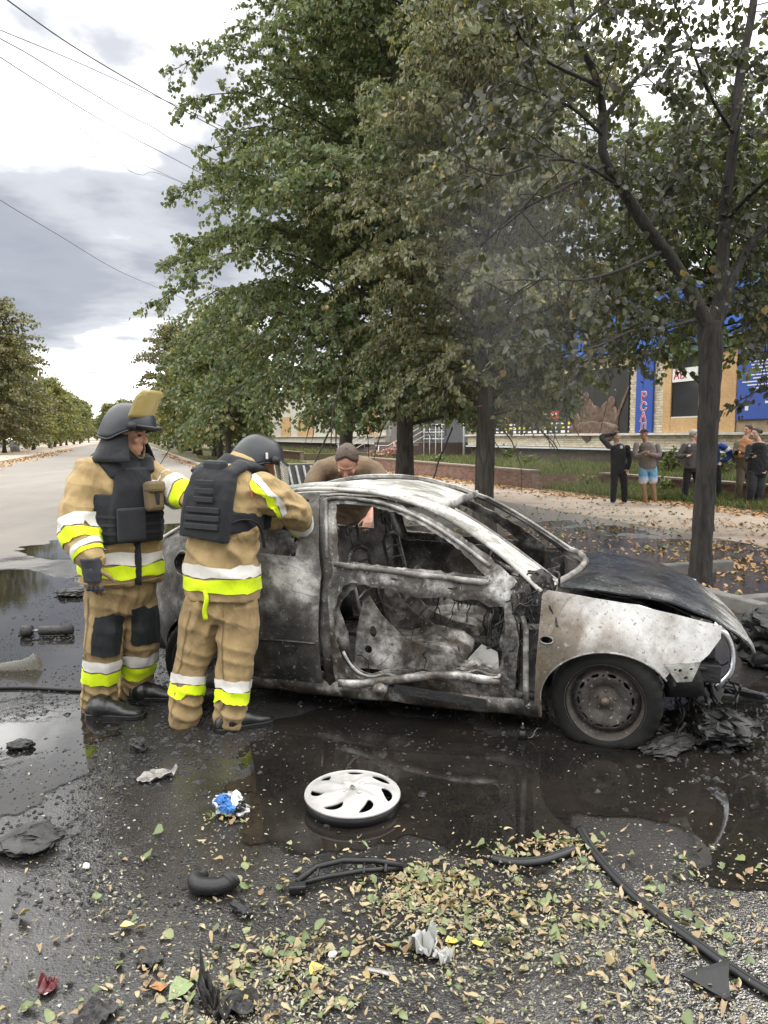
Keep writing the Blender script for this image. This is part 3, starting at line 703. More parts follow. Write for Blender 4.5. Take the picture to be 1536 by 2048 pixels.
# the scorched tree beside the bonnet: limbs drawn from the photograph at their real distance
def scorched():
    rs = np.random.RandomState(4); Y = 8.35; base = S(6.0, 6.8)
    root = empty('scorched_tree', base, label='scorched forked tree with thin dark leaves beside the bonnet', cat='tree')
    B = Vector(base)
    def pt(x, y, dy=0.0): return tuple(at(x, y, Y + dy) - B)
    tr = MB(); fine_tube(tr, [pt(1400, 1180), pt(1400, 1150), pt(1404, 1080), pt(1410, 980), pt(1416, 860), pt(1420, 760), pt(1421, 690), pt(1417, 645)], [.150, .124, .110, .104, .102, .106, .122, .118], 40, 90)
    bark_relief(tr.build('trunk', M['scorched_bark'], root), .015, 24, 3.0)
    limbs = [([(1415, 680, 0), (1405, 630, -.05), (1350, 530, -.2), (1290, 450, -.4), (1240, 370, -.5), (1208, 310, -.6), (1205, 220, -.6), (1190, 150, -.7), (1150, 60, -.9), (1140, -60, -1)], .12, .03),
             ([(1420, 690, 0), (1440, 600, .1), (1446, 500, .2), (1452, 400, .3), (1468, 280, .3), (1480, 150, .4), (1505, 20, .5), (1520, -120, .6)], .125, .05),
             ([(1432, 660, 0), (1465, 560, .1), (1500, 490, .3), (1560, 420, .5), (1640, 330, .8), (1700, 220, 1)], .085, .03),
             ([(1450, 440, .25), (1490, 400, 0), (1545, 350, -.4), (1610, 310, -.8)], .05, .02),
             ([(1390, 640, -.1), (1330, 655, -.4), (1270, 660, -.8), (1200, 690, -1.2), (1140, 706, -1.5), (1090, 695, -1.7)], .03, .008),
             ([(1330, 500, -.25), (1240, 540, -.8), (1160, 560, -1.2), (1080, 560, -1.5), (1010, 600, -1.7)], .03, .006),
             ([(1250, 380, -.5), (1170, 330, -.9), (1100, 320, -1.2), (1000, 350, -1.5), (930, 330, -1.7)], .03, .006),
             ([(1206, 270, -.6), (1150, 220, -1), (1090, 190, -1.3), (1010, 160, -1.6)], .032, .006),
             ([(1205, 240, -.6), (1280, 150, -.4), (1360, 100, 0), (1440, 110, .3)], .04, .012),
             ([(1210, 330, -.6), (1120, 380, -1.1), (1040, 420, -1.5), (960, 470, -1.8)], .025, .005),
             ([(1195, 170, -.7), (1090, 120, -1.2), (1030, 60, -1.5), (1000, 0, -1.6)], .03, .006),
             ([(1300, 460, -.4), (1330, 380, .3), (1390, 330, .8), (1410, 260, 1.2)], .035, .01),
             ([(1450, 480, .2), (1400, 420, .7), (1370, 340, 1.1), (1330, 260, 1.5)], .035, .01),
             ([(1470, 270, .3), (1420, 190, .0), (1370, 60, -.3), (1330, -40, -.5)], .035, .01),
             ([(1445, 560, .2), (1500, 600, .6), (1530, 680, .9), (1520, 780, 1.0)], .025, .006),
             ([(1410, 640, 0), (1360, 600, .6), (1300, 620, 1.1), (1270, 700, 1.4)], .03, .006),
             ([(1480, 150, .4), (1560, 80, .6), (1620, -20, .9)], .04, .012),
             ([(1150, 60, -.9), (1240, -20, -.7), (1320, -90, -.4)], .03, .01)]
    lb = MB(); C, D, N, Ls = [], [], [], []
    bare = {4, 5, 6, 9}
    for li, (P, r0, r1) in enumerate(limbs):
        Q = smooth_path([pt(*p) for p in P], 5 * len(P)); m = len(Q)
        lb.tube(Q, [(r0 + (r1 - r0) * (i / (m - 1)) ** .8) * .74 for i in range(m)], 8 if r0 > .05 else 5)
        Qa = np.array(Q); seg = np.linalg.norm(np.diff(Qa, axis=0), axis=1); tot = seg.sum()
        nt = int(tot / (.13 if r0 < .05 else .14))
        for j in range(nt):
            s = (.25 if r0 > .06 else .12) + (.75 if r0 > .06 else .88) * (j + rs.uniform(0, 1)) / nt; s = min(s, .995); q = s * (m - 1); a = int(q)
            c0 = Qa[a] + (Qa[a + 1] - Qa[a]) * (q - a); dl = Qa[a + 1] - Qa[a]; dl /= np.linalg.norm(dl)
            dd = dl * .7 + rs.normal(0, .75, 3) + np.array([0, 0, -.1]); tl = rs.uniform(.35, 1.05)
            T = limb_path(c0, dd / np.linalg.norm(dd), tl, rs, .0, .25, 4, .14)
            lb.tube(T, [.008, .006, .005, .004, .003], 3, False); Ta = np.array(T)
            hot = li in bare and rs.uniform() < .72
            k = rs.randint(0, 4) if hot else int(tl * rs.uniform(26, 62))
            u = rs.uniform(.3, 1.0, k) * 3.999; ia = u.astype(int)
            cc = Ta[ia] + (Ta[ia + 1] - Ta[ia]) * (u - ia)[:, None] + rs.normal(0, .05, (k, 3))
            td = Ta[ia + 1] - Ta[ia]; td /= np.linalg.norm(td, axis=1, keepdims=True)
            C.append(cc); D.append(td * .5 + rs.normal(0, .5, (k, 3)) + np.array([0, 0, -.7])); N.append(rs.normal(0, .7, (k, 3)) + np.array([0, 0, .6])); Ls.append(rs.uniform(.042, .09, k))
    lb.build('branches', M['scorched_bark'], root)
    C, D, N, Ls = map(np.concatenate, (C, D, N, Ls)); W_ = C + np.array(base); kp = ~((W_[:, 2] < 2.25) & (W_[:, 0] > 2.2) & (W_[:, 0] < 4.0)); C, D, N, Ls = C[kp], D[kp], N[kp], Ls[kp]
    cr = link('crown', leaves_mesh('crown', C, D, N, Ls, rs), [M['leaf_burnt']], root); cr['kind'] = 'stuff'
    return len(C)
total += scorched()
# green trees close behind the scorched one, in front of the shop
r, c = make_tree('lime_tree', 'bright green lime boughs reaching in at the right edge, their trunk out of view', S(10.2, 7.2), 6.4, .14, 2.0, 2.9, rnd, 80, .10, 26, ['leaf_lime', 'bract'], 15, bract=.06); total += c

r, c = make_tree('lime_tree', 'dark green lime tree directly behind the scorched trunk, screening the blue fascia', S(9.45, 10.6), 6.1, .10, 3.1, 3.2, rnd, 90, .095, 34, ['leaf_lime', 'bract'], 19, bract=.08, zmin=2.75, keep=lambda P, rs: P[:, 2] > 2.62 + .12 * np.sin(P[:, 0] * 3)); print('n', c); total += c
# far rows: a few kinds built once, then copied
protos = []
for i, (H_, R_, pf, mats, sd) in enumerate(((10.4, 4.0, pyr, 'leaf_far', 31), (9.6, 4.1, rnd, 'leaf_far', 32), (14.5, 6.2, rnd, 'leaf_far_brown', 33), (12.5, 5.6, rnd, 'leaf_far_brown', 34), (9.8, 4.4, rnd, 'leaf_far_yellow', 35))):
    protos.append(make_tree('street_tree', 'x', (0, 0, -500), H_, .19, 1.7, R_, pf, 90, .27, 15, [mats, 'bract'], sd, bract=.0, twig_len=1.4, spray=.38)[0])
spots = []
ordn = ['nearest', 'second', 'third', 'fourth', 'fifth', 'sixth', 'seventh', 'eighth', 'ninth', 'tenth', 'eleventh', 'twelfth', 'thirteenth', 'fourteenth', 'fifteenth']
rt = random.Random(3)
for i, t in enumerate((49, 55, 61, 67, 74, 81, 89, 98, 108, 119, 131, 145, 160, 178, 198)):
    spots.append((6.4 + rt.uniform(-.5, .5), t, (0, 1, 0, 0, 4, 1, 0, 4, 2, 1, 4, 0, 1, 4, 1)[i], rt.uniform(.92, 1.08), f'{ordn[i]} street tree of the right-hand row beyond the wreck', 'trees along the right kerb'))
for i, t in enumerate((76, 84, 93, 103, 113, 124, 137, 151, 168, 187, 208)):
    spots.append((-11.4 + rt.uniform(-.6, .6), t, (2, 3, 3, 4, 4, 4, 1, 4, 4, 1, 4)[i], (.88, .86, .84, .80, .9, 1, 1, 1, 1, 1, 1)[i] * rt.uniform(.96, 1.04), f'{ordn[i]} street tree of the left-hand row across the road', 'trees along the left kerb'))
beyond = ((-19, 95, 4, 'yellowing tree standing just behind the left-hand row'), (-21, 112, 3, 'brownish tree in the second rank left of the street'), (-20, 130, 4, 'pale tree in the second rank left of the street'), (-24, 155, 1, 'small green tree well back on the left side'), (-30, 84, 3, 'broad brown tree at the very left edge above the pavement'),
          (13.5, 120, 0, 'dark pointed tree between the planter wall and the kerb row'), (14, 140, 4, 'yellow tree between the planter wall and the kerb row'), (15, 165, 1, 'round green tree between the planter wall and the kerb row'))
for i, (o, t, k, lb) in enumerate(beyond): spots.append((o, t, k, rt.uniform(.9, 1.1), lb, 'trees beyond the kerb rows'))
for i in range(16): spots.append((-14 + i * 2.1 + rt.uniform(-1, 1), 250 + rt.uniform(0, 70), (4, 1, 4, 0)[i % 4], rt.uniform(.95, 1.35), 'small pale tree closing the far end of the street', 'trees closing the street'))
used = set()
for (o, t, k, sc, lb, gr) in spots:
    if k in used: c_ = copy_tree(protos[k])
    else: c_ = protos[k]; used.add(k)
    c_.location = S(o, t, .1); c_.rotation_euler = (0, 0, rt.uniform(0, 6.28)); c_.scale = (sc, sc, sc * rt.uniform(.94, 1.06))
    tag(c_, lb, 'tree', gr)
print('leaves', total)

# ---------------------------------------------------------------- grass and weeds
def grassmat():
    q = NT('weeds'); r = q.geo().outputs['Random Per Island']
    c = q.ramp(r, [(0, (.06, .10, .025)), (.5, (.11, .15, .04)), (.8, (.19, .18, .065)), (1, (.30, .24, .11))])
    d = q.n('BsdfPrincipled', None, Base_Color=c, Roughness=.7); t = q.n('BsdfTranslucent', None, Color=c)
    q.t.links.new(q.n('MixShader', None, Fac=.3, i1=d, i2=t).outputs[0], q.out.inputs[0]); return q.m
M['grass'] = grassmat()
def blades(name, zones, h0, h1, w, seed, z_of):
    rs = np.random.RandomState(seed); P = []
    for (o0, o1, t0, t1, n, z) in zones:
        x = rs.uniform(o0, o1, n); y = t0 + (t1 - t0) * rs.uniform(0, 1, n) ** 1.3
        P.append(np.stack([x, y, np.full(n, z)], 1))
    P = np.concatenate(P); n = len(P)
    clump = np.array([noise.noise(Vector((a * .9, b * .9, 3))) for a, b, _ in P]) * .5 + .55
    h = rs.uniform(h0, h1, n) * np.clip(clump, .25, 1.2); a = rs.uniform(0, 6.28, n); ln = rs.normal(0, .35, (n, 2))
    W = np.stack([np.cos(a), np.sin(a), 0 * a], 1) * w; tip = P + np.stack([ln[:, 0] * h, ln[:, 1] * h, h], 1)
    mid = P + (tip - P) * .5 + np.stack([0 * h, 0 * h, h * .12], 1)
    V = np.stack([P - W, P + W, mid + W * .8, mid - W * .8, tip], 1).reshape(-1, 3); b = (np.arange(n) * 5)[:, None]
    Fq = np.concatenate([b + np.array([[0, 1, 2, 3]]), b + np.array([[3, 2, 4, 4]])], 1).reshape(-1, 4)
    F3 = np.concatenate([b + np.array([[0, 1, 2]]), b + np.array([[0, 2, 3]]), b + np.array([[3, 2, 4]])], 1).reshape(-1, 3)
    ob = link(name, np_mesh(name, V, F3), M['grass']); ob.rotation_euler.z = SYAW; return tag(ob, kind='stuff')
blades('weeds', [(12.4, 18.8, 21.4, 41, 26000, .42), (14.8, 18.8, 8, 21.2, 20000, .36), (12.95, 14.4, 8, 16, 6000, .0), (12.2, 14.4, 16, 20.8, 9000, .0), (12.5, 18, 55, 100, 6000, .42)], .12, .55, .012, 5, None)
blades('verge_grass', [(8.4, 10.1, 44, 110, 4000, .12), (5.0, 8, 50, 60, 1500, .12)], .1, .35, .02, 6, None)
# leafy weeds among the grass, some pink flower heads by the steps
def weed(name, label, o, t, z, h, n, mat, seed, group):
    rs = np.random.RandomState(seed); root = empty(name, S(o, t, z), label=label, cat='plant', group=group); b = MB(); C, D, N, L = [], [], [], []
    for i in range(n):
        a = rs.uniform(0, 6.28); P = limb_path((rs.normal(0, .12), rs.normal(0, .12), 0), (math.cos(a) * .35, math.sin(a) * .35, 1), h * rs.uniform(.6, 1.1), rs, .0, .2, 4)
        b.tube(P, [.008, .007, .006, .005, .003], 4)
        for j in range(12):
            q = rs.uniform(.8, 3.99); k = int(q); C.append(P[k] + (P[k + 1] - P[k]) * (q - k)); D.append(rs.normal(0, 1, 3) + [0, 0, .1]); N.append(rs.normal(0, .4, 3) + [0, 0, 1]); L.append(rs.uniform(.07, .16))
    b.build('stem', M['grass'], root); cr = link('foliage', leaves_mesh('foliage', np.array(C), np.array(D), np.array(N), np.array(L), rs), M[mat], root); cr['kind'] = 'stuff'; return root
M['pink'] = leafmat('pink_flower', [(0, (.30, .12, .12)), (1, (.48, .24, .20))], .2)
M['leaf_weed'] = leafmat('weed_leaf', [(0, (.06, .10, .025)), (.6, (.10, .15, .04)), (1, (.20, .20, .06))], .3)
for i, (o, t, h) in enumerate(((13.2, 40.5, .5), (13.5, 39.6, .6), (13.4, 38.6, .75), (13.3, 37.7, .8))): weed('flower_bush', ('first', 'second', 'third', 'fourth')[i] + ' pink flowering bush from the entrance steps, in the planter', o, t, .42, h, 16, 'pink', 40 + i, 'pink bushes by the steps')
wl = ('tall weed under the dark poster near the drainpipe', 'low weed above the long brick planter wall', 'weed in the planter behind the black-clad bystander', 'tall weed behind the man in shorts', 'low weed on the strip in front of the second planter wall', 'tall weed behind the woman in black', 'weed at the feet of the bystanders by the path edge', 'tallest weed against the shop plinth below the banner')
for i, (o, t, h, z) in enumerate(((17.5, 33, .9, .42), (13.2, 31.5, .5, .42), (15.3, 27, .6, .42), (17.0, 18.5, .9, .36), (13.4, 20, .55, .0), (16.2, 14.5, .9, .36), (13.9, 17.3, .5, 0), (16.8, 20.6, 1.0, .36))): weed('weed_plant', wl[i], o, t, z, h, 14, 'leaf_weed', 60 + i, 'leafy weeds in the beds')
for i, (o, t, h) in enumerate(((9.0, 52, 1.3), (9.2, 60, 1.6), (9.4, 70, 2.0), (9.0, 80, 1.6))): weed('roadside_bush', ('nearest low', 'second', 'third and tallest', 'farthest')[i] + ' loose bush on the verge under the right-hand trees', o, t, .12, h, 26, 'leaf_weed', 90 + i, 'bushes on the verge')
# ---------------------------------------------------------------- the burnt-out coupe (x forward, y to its left, z up)
def burnt(name, stops, scale=2.2, rough=(.45, .8), metal=.35, brown=.3, streak=(1, 1, 1), low=None, bump=.25, seed=0.0, tint=None, soot=.75, along=None):
    """bare steel after a fire: ash white, grey, soot and rust, in patches"""
    q = NT(name); v = q.obj(); vv = q.map(v, loc=(seed, seed * .7, 0), sc=streak)
    a = q.noise(vv, scale, 9, .62, .35); b = q.noise(vv, scale * 5.5, 7, .68)
    d_ = q.noise(vv, scale * 2.3, 8, .6, .8)
    f = q.math('ADD', q.math('ADD', q.math('MULTIPLY', a, .52), q.math('MULTIPLY', b, .20)), q.math('MULTIPLY', d_, .28))
    if along is not None: f = q.math('ADD', f, q.math('SUBTRACT', q.ramp(q.math('MULTIPLY', q.sep(v)[0], .5), [(along[0], .5 - along[2]), (along[1], .5 + along[2])], True), .5))
    if low is not None:                                   # soot gathered below this height
        z = q.sep(v)[2]; g = q.ramp(z, [(low[0], low[2]), (low[1], 0)], True)
        f = q.math('SUBTRACT', f, g)
    c = q.ramp(f, stops)
    br = q.noise(vv, scale * 1.4, 7, .7)
    if brown: c = q.mix(q.ramp(br, [(.46, 0), (.64, brown)]), c, (.13, .085, .05), 'MIX')
    ring = q.noise(vv, scale * .8, 3, .5, .6)             # tide lines where paint flaked
    c = q.mix(q.ramp(ring, [(.510, 0), (.516, .45), (.524, 0)]), c, (.05, .045, .04))
    sp = q.noise(v, 48, 3, .6); c = q.mix(q.ramp(sp, [(.60, 0), (.68, .55)]), c, (.02, .019, .018)); c = q.mix(q.ramp(sp, [(.30, .45), (.37, 0)]), c, (.55, .54, .52))
    st_ = q.noise(q.map(vv, loc=(4, 2, 0)), scale * 1.1, 9, .66, .5); c = q.mix(q.ramp(st_, [(.55, 0), (.66, soot)]), c, (.018, .017, .016))
    if tint: c = q.mix(.35, c, tint)
    r = q.ramp(b, [(.3, rough[0]), (.7, rough[1])])
    h = q.math('ADD', b, q.math('MULTIPLY', q.noise(v, 95, 4, .65), .4))
    return q.bsdf(Base_Color=c, Roughness=r, Metallic=metal, Normal=q.bump(h, bump, .012))
SOOT, DK, MD, LT, ASH = (.012, .012, .012), (.045, .043, .04), (.13, .125, .115), (.33, .32, .30), (.62, .62, .60)
M['bm_fender'] = burnt('burnt_fender_steel', [(.34, (.10, .082, .060)), (.44, (.22, .195, .16)), (.50, (.44, .42, .39)), (.57, (.72, .72, .71))], 1.6, metal=.25, brown=.5, seed=2.0, soot=.25, along=(.44, .66, .085))
M['bm_hood'] = burnt('burnt_bonnet_steel', [(.36, (.022, .026, .030)), (.48, (.055, .062, .070)), (.57, (.12, .13, .14)), (.65, (.50, .50, .50))], 2.4, rough=(.14, .36), metal=.5, brown=.12, streak=(.7, 1.6, 1), seed=5, soot=.2, along=(.80, .95, .13))
M['bm_roof'] = burnt('burnt_roof_steel', [(.38, (.08, .08, .068)), (.47, (.20, .20, .175)), (.525, (.38, .375, .35)), (.60, (.52, .51, .485))], 2.2, rough=(.5, .75), metal=.1, brown=.1, streak=(.6, 1.5, 1), seed=1.2, soot=.3)
M['bm_frame'] = burnt('burnt_frame_steel', [(.38, (.035, .033, .03)), (.47, (.15, .145, .135)), (.54, (.34, .33, .31)), (.61, (.50, .49, .47))], 2.8, metal=.15, brown=.2, seed=3.1, soot=.55)
M['bm_quarter'] = burnt('burnt_quarter_steel', [(.36, (.016, .016, .015)), (.455, (.075, .072, .068)), (.53, (.22, .215, .205)), (.61, (.58, .57, .55))], 2.3, metal=.3, brown=.2, low=(.18, .72, .14), seed=.4, soot=.7)
M['bm_door'] = burnt('burnt_door_steel', [(.40, SOOT), (.475, (.065, .061, .055)), (.53, (.21, .205, .195)), (.60, (.58, .58, .56))], 3.4, rough=(.28, .6), metal=.4, brown=.25, low=(.15, .6, .05), seed=7.3, soot=.9)
M['bm_inner'] = burnt('sooty_inner_steel', [(.36, SOOT), (.48, (.04, .038, .035)), (.58, (.15, .145, .135)), (.68, (.38, .37, .35))], 3.2, rough=(.3, .7), metal=.4, brown=.25, seed=9.0)
M['bm_seat'] = burnt('burnt_seat_steel', [(.39, (.02, .018, .016)), (.47, (.11, .10, .09)), (.53, (.30, .29, .27)), (.60, (.60, .59, .57))], 4.0, rough=(.32, .6), metal=.35, brown=.35, seed=4.0, soot=.7)
M['bm_black'] = burnt('charred_black', [(.40, (.008, .008, .008)), (.55, (.025, .024, .023)), (.70, (.10, .095, .09))], 6, rough=(.35, .8), metal=.1, brown=.1, bump=.6)
M['char'] = plain('char', (.012, .012, .012), .55, var=.5, scale=14, bump=.6, bscale=40)
M['tyre'] = plain('scorched_rubber', (.010, .0098, .0095), .85, var=.4, scale=9, bump=.3, bscale=90, spec=.2)
M['rim'] = burnt('burnt_rim', [(.34, (.022, .020, .019)), (.5, (.055, .050, .046)), (.66, (.12, .11, .10))], 7, rough=(.5, .8), metal=.3, brown=.25)
M['hub'] = plain('rusty_hub', (.13, .10, .07), .6, .3, var=.4, scale=30)
M['chrome'] = plain('sooty_chrome', (.55, .57, .60), .18, 1.0, var=.2, scale=6)

CAR_P, CAR_YAW = Vector((.20, 4.97, -.02)), R(-17)
car = empty('burnt_car', CAR_P, CAR_YAW, 'burnt-out two-door coupe stripped to bare scorched metal, standing in a dark pool', 'car')
YZ = np.array([(.0, .74), (.12, .765), (.25, .80), (.45, .825), (.62, .82), (.80, .80), (.90, .775), (1.0, .735), (1.15, .665), (1.28, .60), (1.36, .55)])
def yside(x, z):
    y = float(np.interp(z, YZ[:, 0], YZ[:, 1]))
    for wx_ in (1.245, -1.13):
        r_ = math.hypot(x - wx_, z - .25); y += .022 * math.exp(-((r_ - .33) / .09) ** 2)
    if x > 1.15: y -= .17 * ((x - 1.15) / .7) ** 2
    if x < -.95: y -= .26 * ((-.95 - x) / .65) ** 2.2
    return y
def dent(p, k, amp, seed): return noise.noise(Vector((p[0] * k, p[1] * k, p[2] * k + seed))) * amp
def smooth_sheet(o, thick, ang=38, off=-1):
    m = o.modifiers.new('solid', 'SOLIDIFY'); m.thickness = thick; m.offset = off; bake(o)
    o.data.polygons.foreach_set('use_smooth', [True] * len(o.data.polygons)); o.data.set_sharp_from_angle(angle=R(ang)); return o
def inside(pt, poly):
    x, y = pt; c = False; j = len(poly) - 1
    for i in range(len(poly)):
        xi, yi = poly[i]; xj, yj = poly[j]
        if (yi > y) != (yj > y) and x < (xj - xi) * (y - yi) / (yj - yi + 1e-12) + xi: c = not c
        j = i
    return c
def densify(poly, step):
    out = []
    for i in range(len(poly)):
        a = np.array(poly[i], float); b = np.array(poly[(i + 1) % len(poly)], float); n = max(1, int(np.linalg.norm(b - a) / step))
        out += [tuple(a + (b - a) * k / n) for k in range(n)]
    return out
def sheet(name, outline, holes, fn, mat, parent, step=.04, thick=.008, off=-1, curved=False, ragged=0.0, seed=0):
    """a panel: 2D outline with holes, filled with a fine net, bent onto fn(u, v) -> 3D"""
    if curved: outline = [tuple(p) for p in smooth_path(list(outline) + [outline[0]], len(outline) * 4)[:-1]]
    loops = [densify(outline, step)] + [densify(h, step * .6) for h in holes]
    if ragged:
        loops = [[(x + noise.noise(Vector((x * 30, y * 30, seed))) * ragged, y + noise.noise(Vector((x * 30, y * 30, seed + 5))) * ragged) for x, y in L] for L in loops]
    P = []; E = []
    for L in loops:
        b = len(P); P += L; E += [(b + i, b + (i + 1) % len(L)) for i in range(len(L))]
    xs = [p[0] for p in loops[0]]; ys = [p[1] for p in loops[0]]; r = 0
    y = min(ys) + step * .5
    while y < max(ys):
        x = min(xs) + (step * .5 if r % 2 else 0)
        while x < max(xs):
            if inside((x, y), loops[0]) and not any(inside((x, y), h) for h in loops[1:]): P.append((x, y))
            x += step
        y += step * .87; r += 1
    vs_, _, fs, *_ = geometry.delaunay_2d_cdt([Vector(p) for p in P], E, [], 0, 1e-5)
    F_ = []
    for f in fs:
        c = sum((vs_[i] for i in f), Vector((0, 0))) / len(f)
        if inside(c, loops[0]) and not any(inside(c, h) for h in loops[1:]): F_.append(tuple(f))
    me = bpy.data.meshes.new(name); me.from_pydata([fn(v.x, v.y) for v in vs_], [], F_); me.update()
    o = link(name, me, mat, parent); bm = bmesh.new(); bm.from_mesh(me); bmesh.ops.delete(bm, geom=[v for v in bm.verts if not v.link_faces], context='VERTS'); bmesh.ops.recalc_face_normals(bm, faces=bm.faces); bm.to_mesh(me); bm.free()
    return smooth_sheet(o, thick, off=off)
def side_fn(s, inset=0.0, amp=.012, seed=0.0):
    def f(x, z):
        y = yside(x, z) - inset; d = dent((x, z, 0), 3.5, amp, seed) + dent((x, z, 0), 11, amp * .35, seed + 3)
        return (x, s * (y + d), z)
    return f
def grid_sheet(name, us, vs2, fn, mat, parent, thick=.008):
    V = [fn(u, v) for u in us for v in vs2]; n = len(vs2)
    F_ = [(i * n + j, i * n + j + 1, (i + 1) * n + j + 1, (i + 1) * n + j) for i in range(len(us) - 1) for j in range(n - 1)]
    me = bpy.data.meshes.new(name); me.from_pydata(V, [], F_); me.update(); o = link(name, me, mat, parent)
    fix_normals(me); return smooth_sheet(o, thick)
def arc(cx, cz, rx, rz, a0, a1, n): return [(cx + rx * math.cos(R(a0 + (a1 - a0) * i / n)), cz + rz * math.sin(R(a0 + (a1 - a0) * i / n))) for i in range(n + 1)]
def ell(cx, cz, rx, rz, n=14): return arc(cx, cz, rx, rz, 0, 360, n)[:-1]
FW, RW, WR = 1.245, -1.13, .285

# -- sides: each panel once for the near and once for the far side
for s in (-1, 1):
    sd = s * 3.0
    fender = [(.875, .13), (.885, .45), (.90, .70), (.905, .80), (.935, .825), (1.10, .805), (1.35, .775), (1.58, .725), (1.80, .665), (1.795, .60), (1.74, .52), (1.70, .485), (1.62, .475), (1.57, .46)] + arc(FW, .25, .335, .275, 33, 190, 22) + [(.915, .13)]
    fe = sheet('fender', fender, [ell(.935, .565, .033, .017)], side_fn(s, amp=.010, seed=sd), M['bm_fender'], car, .035)
    b = MB(); b.tube([(x, s * (yside(x, z) - .002), z) for x, z in arc(FW, .25, .336, .276, 30, 186, 26)], [(.005, .010)] * 27, 6); b.build('arch_lip', M['bm_frame'], fe)
    # headlamp bracket hanging below the fender
    sheet('lamp_bracket', [(1.53, .47), (1.70, .487), (1.66, .385), (1.585, .385)], [ell(1.60, .445, .010, .010, 6), ell(1.63, .405, .012, .010, 6), ell(1.655, .45, .010, .008, 6), ell(1.575, .45, .007, .007, 6)], side_fn(s, -.012, .006, sd), M['bm_roof'], fe, .03)
    b = MB(); b.tube([(*((side_fn(s, -.004, .010, sd))(x, z)[:1]), s * (yside(x, z) + .004 + dent((x, z, 0), 3.5, .010, sd)), z) for x, z in ell(.935, .565, .036, .020, 16)], .0045, 6, closed=True); b.build('repeater_rim', M['bm_roof'], fe)
    quarter = [(-.345, .20), (-.355, .55), (-.345, .84), (-.375, .95), (-.43, 1.298), (-.62, 1.285), (-.90, 1.215), (-1.25, 1.085), (-1.47, .99), (-1.60, .93), (-1.63, .70), (-1.60, .42), (-1.50, .33), (-1.455, .29)] + arc(RW, .25, .325, .30, 8, 172, 20)[::-1] + [(-.79, .19)]
    qw = [(-.52, .93), (-.49, 1.255), (-.62, 1.245), (-.80, 1.20), (-.95, 1.12), (-1.05, 1.03), (-.84, .945)]
    qp = sheet('rear_quarter_panel', quarter, [qw] + ([ell(-1.30, .845, .062, .070, 18)] if s < 0 else []), side_fn(s, amp=.016, seed=sd + 1), M['bm_quarter'], car, .038)
    if s < 0:
        b = MB(); b.tube([(x, s * (yside(x, z) - .003), z) for x, z in ell(-1.30, .845, .066, .074, 22)], .007, 6, closed=True)
        b.build('filler_rim', M['bm_roof'], qp)
        b = MB(); b.lathe([(.062, 0), (.058, .05), (.03, .055)], Matrix.Translation((-1.30, -(yside(-1.30, .845) - .012), .845)) @ Matrix.Rotation(R(-90), 4, 'X'), 18); b.build('filler_cup', M['bm_black'], qp)
    # waist moulding strip on the quarter
    b = MB(); b.tube([(x, s * (yside(x, .44) + .004 + dent((x, .44, 0), 3.5, .016, sd + 1)), .44 + .004 * math.sin(x * 9)) for x in np.linspace(-.80, -.37, 10)], [(.011, .005)] * 10, 6); b.build('side_moulding', M['bm_inner'], qp)
    # B-post between quarter and door, and the drip rail round the door
    b = MB(); b.tube([(x, s * (yside(x, z) - .05), z) for x, z in ((-.30, .19), (-.325, .5), (-.32, .86), (-.37, 1.02), (-.41, 1.26))], [(.045, .05)] * 5, 8); b.build('door_post', M['bm_inner'], car)
    rail = [(x, s * (yside(x, z) + .002), z) for x, z in ((-1.58, .955), (-1.47, 1.012), (-1.25, 1.105), (-.90, 1.232), (-.62, 1.300), (-.42, 1.318), (-.15, 1.308), (.08, 1.272), (.30, 1.200), (.48, 1.112), (.66, 1.005), (.82, .885), (.90, .815))]
    b = MB(); b.tube(smooth_path(rail, 48), [(.011, .014)] * 49, 8); b.build('roof_rail', M['bm_roof'], car)
    # A-post: a broad flat strip from the roof edge down to the bonnet, between door frame and windscreen
    outer = smooth_path([(x, s * (yside(x, z) - .004), z) for x, z in ((-.90, 1.235), (-.62, 1.303), (-.42, 1.320), (-.15, 1.310), (.08, 1.274), (.30, 1.202), (.48, 1.114), (.66, 1.007), (.82, .887), (.92, .805))], 44)
    inner = smooth_path([(x, s * y, z) for x, y, z in ((-.92, .50, 1.262), (-.62, .52, 1.335), (-.42, .52, 1.350), (-.15, .515, 1.345), (.08, .51, 1.308), (.315, .515, 1.236), (.50, .545, 1.148), (.69, .58, 1.035), (.86, .61, .922), (.985, .64, .835))], 44)
    def post_fn(u, v):
        i_ = min(int(u * 44), 43); t_ = u * 44 - i_; A_ = outer[i_] + (outer[i_ + 1] - outer[i_]) * t_; B_ = inner[i_] + (inner[i_ + 1] - inner[i_]) * t_
        p_ = A_ + (B_ - A_) * v; n_ = .020 * math.sin(math.pi * v) ** .7
        return (p_[0] + dent(p_, 7, .006, 2), p_[1] + s * n_ * .7 + dent(p_, 9, .005, 5), p_[2] + n_ * .7 + dent(p_, 6, .008, 3))
    grid_sheet('windscreen_post', np.linspace(0, 1, 60), np.linspace(0, 1, 8), post_fn, M['bm_roof'] if s < 0 else M['bm_frame'], car, .022)
    b = MB(); b.tube([tuple(p_) for p_ in inner[26:]], [(.008, .012)] * len(inner[26:]), 6); b.build('windscreen_flange', M['bm_frame'], car)
    # door: outer skin burnt away, its frame left
    dz = [(-.295, .205), (-.335, .45), (-.335, .66), (-.315, .84), (-.345, .95), (-.395, 1.285), (-.15, 1.278), (.06, 1.240), (.27, 1.165), (.46, 1.070), (.62, .970), (.78, .850), (.79, .70), (.785, .45), (.765, .20)]
    wn_ = [(-.255, .915), (-.325, 1.232), (-.14, 1.228), (.05, 1.192), (.235, 1.120), (.42, 1.020), (.60, .875)]
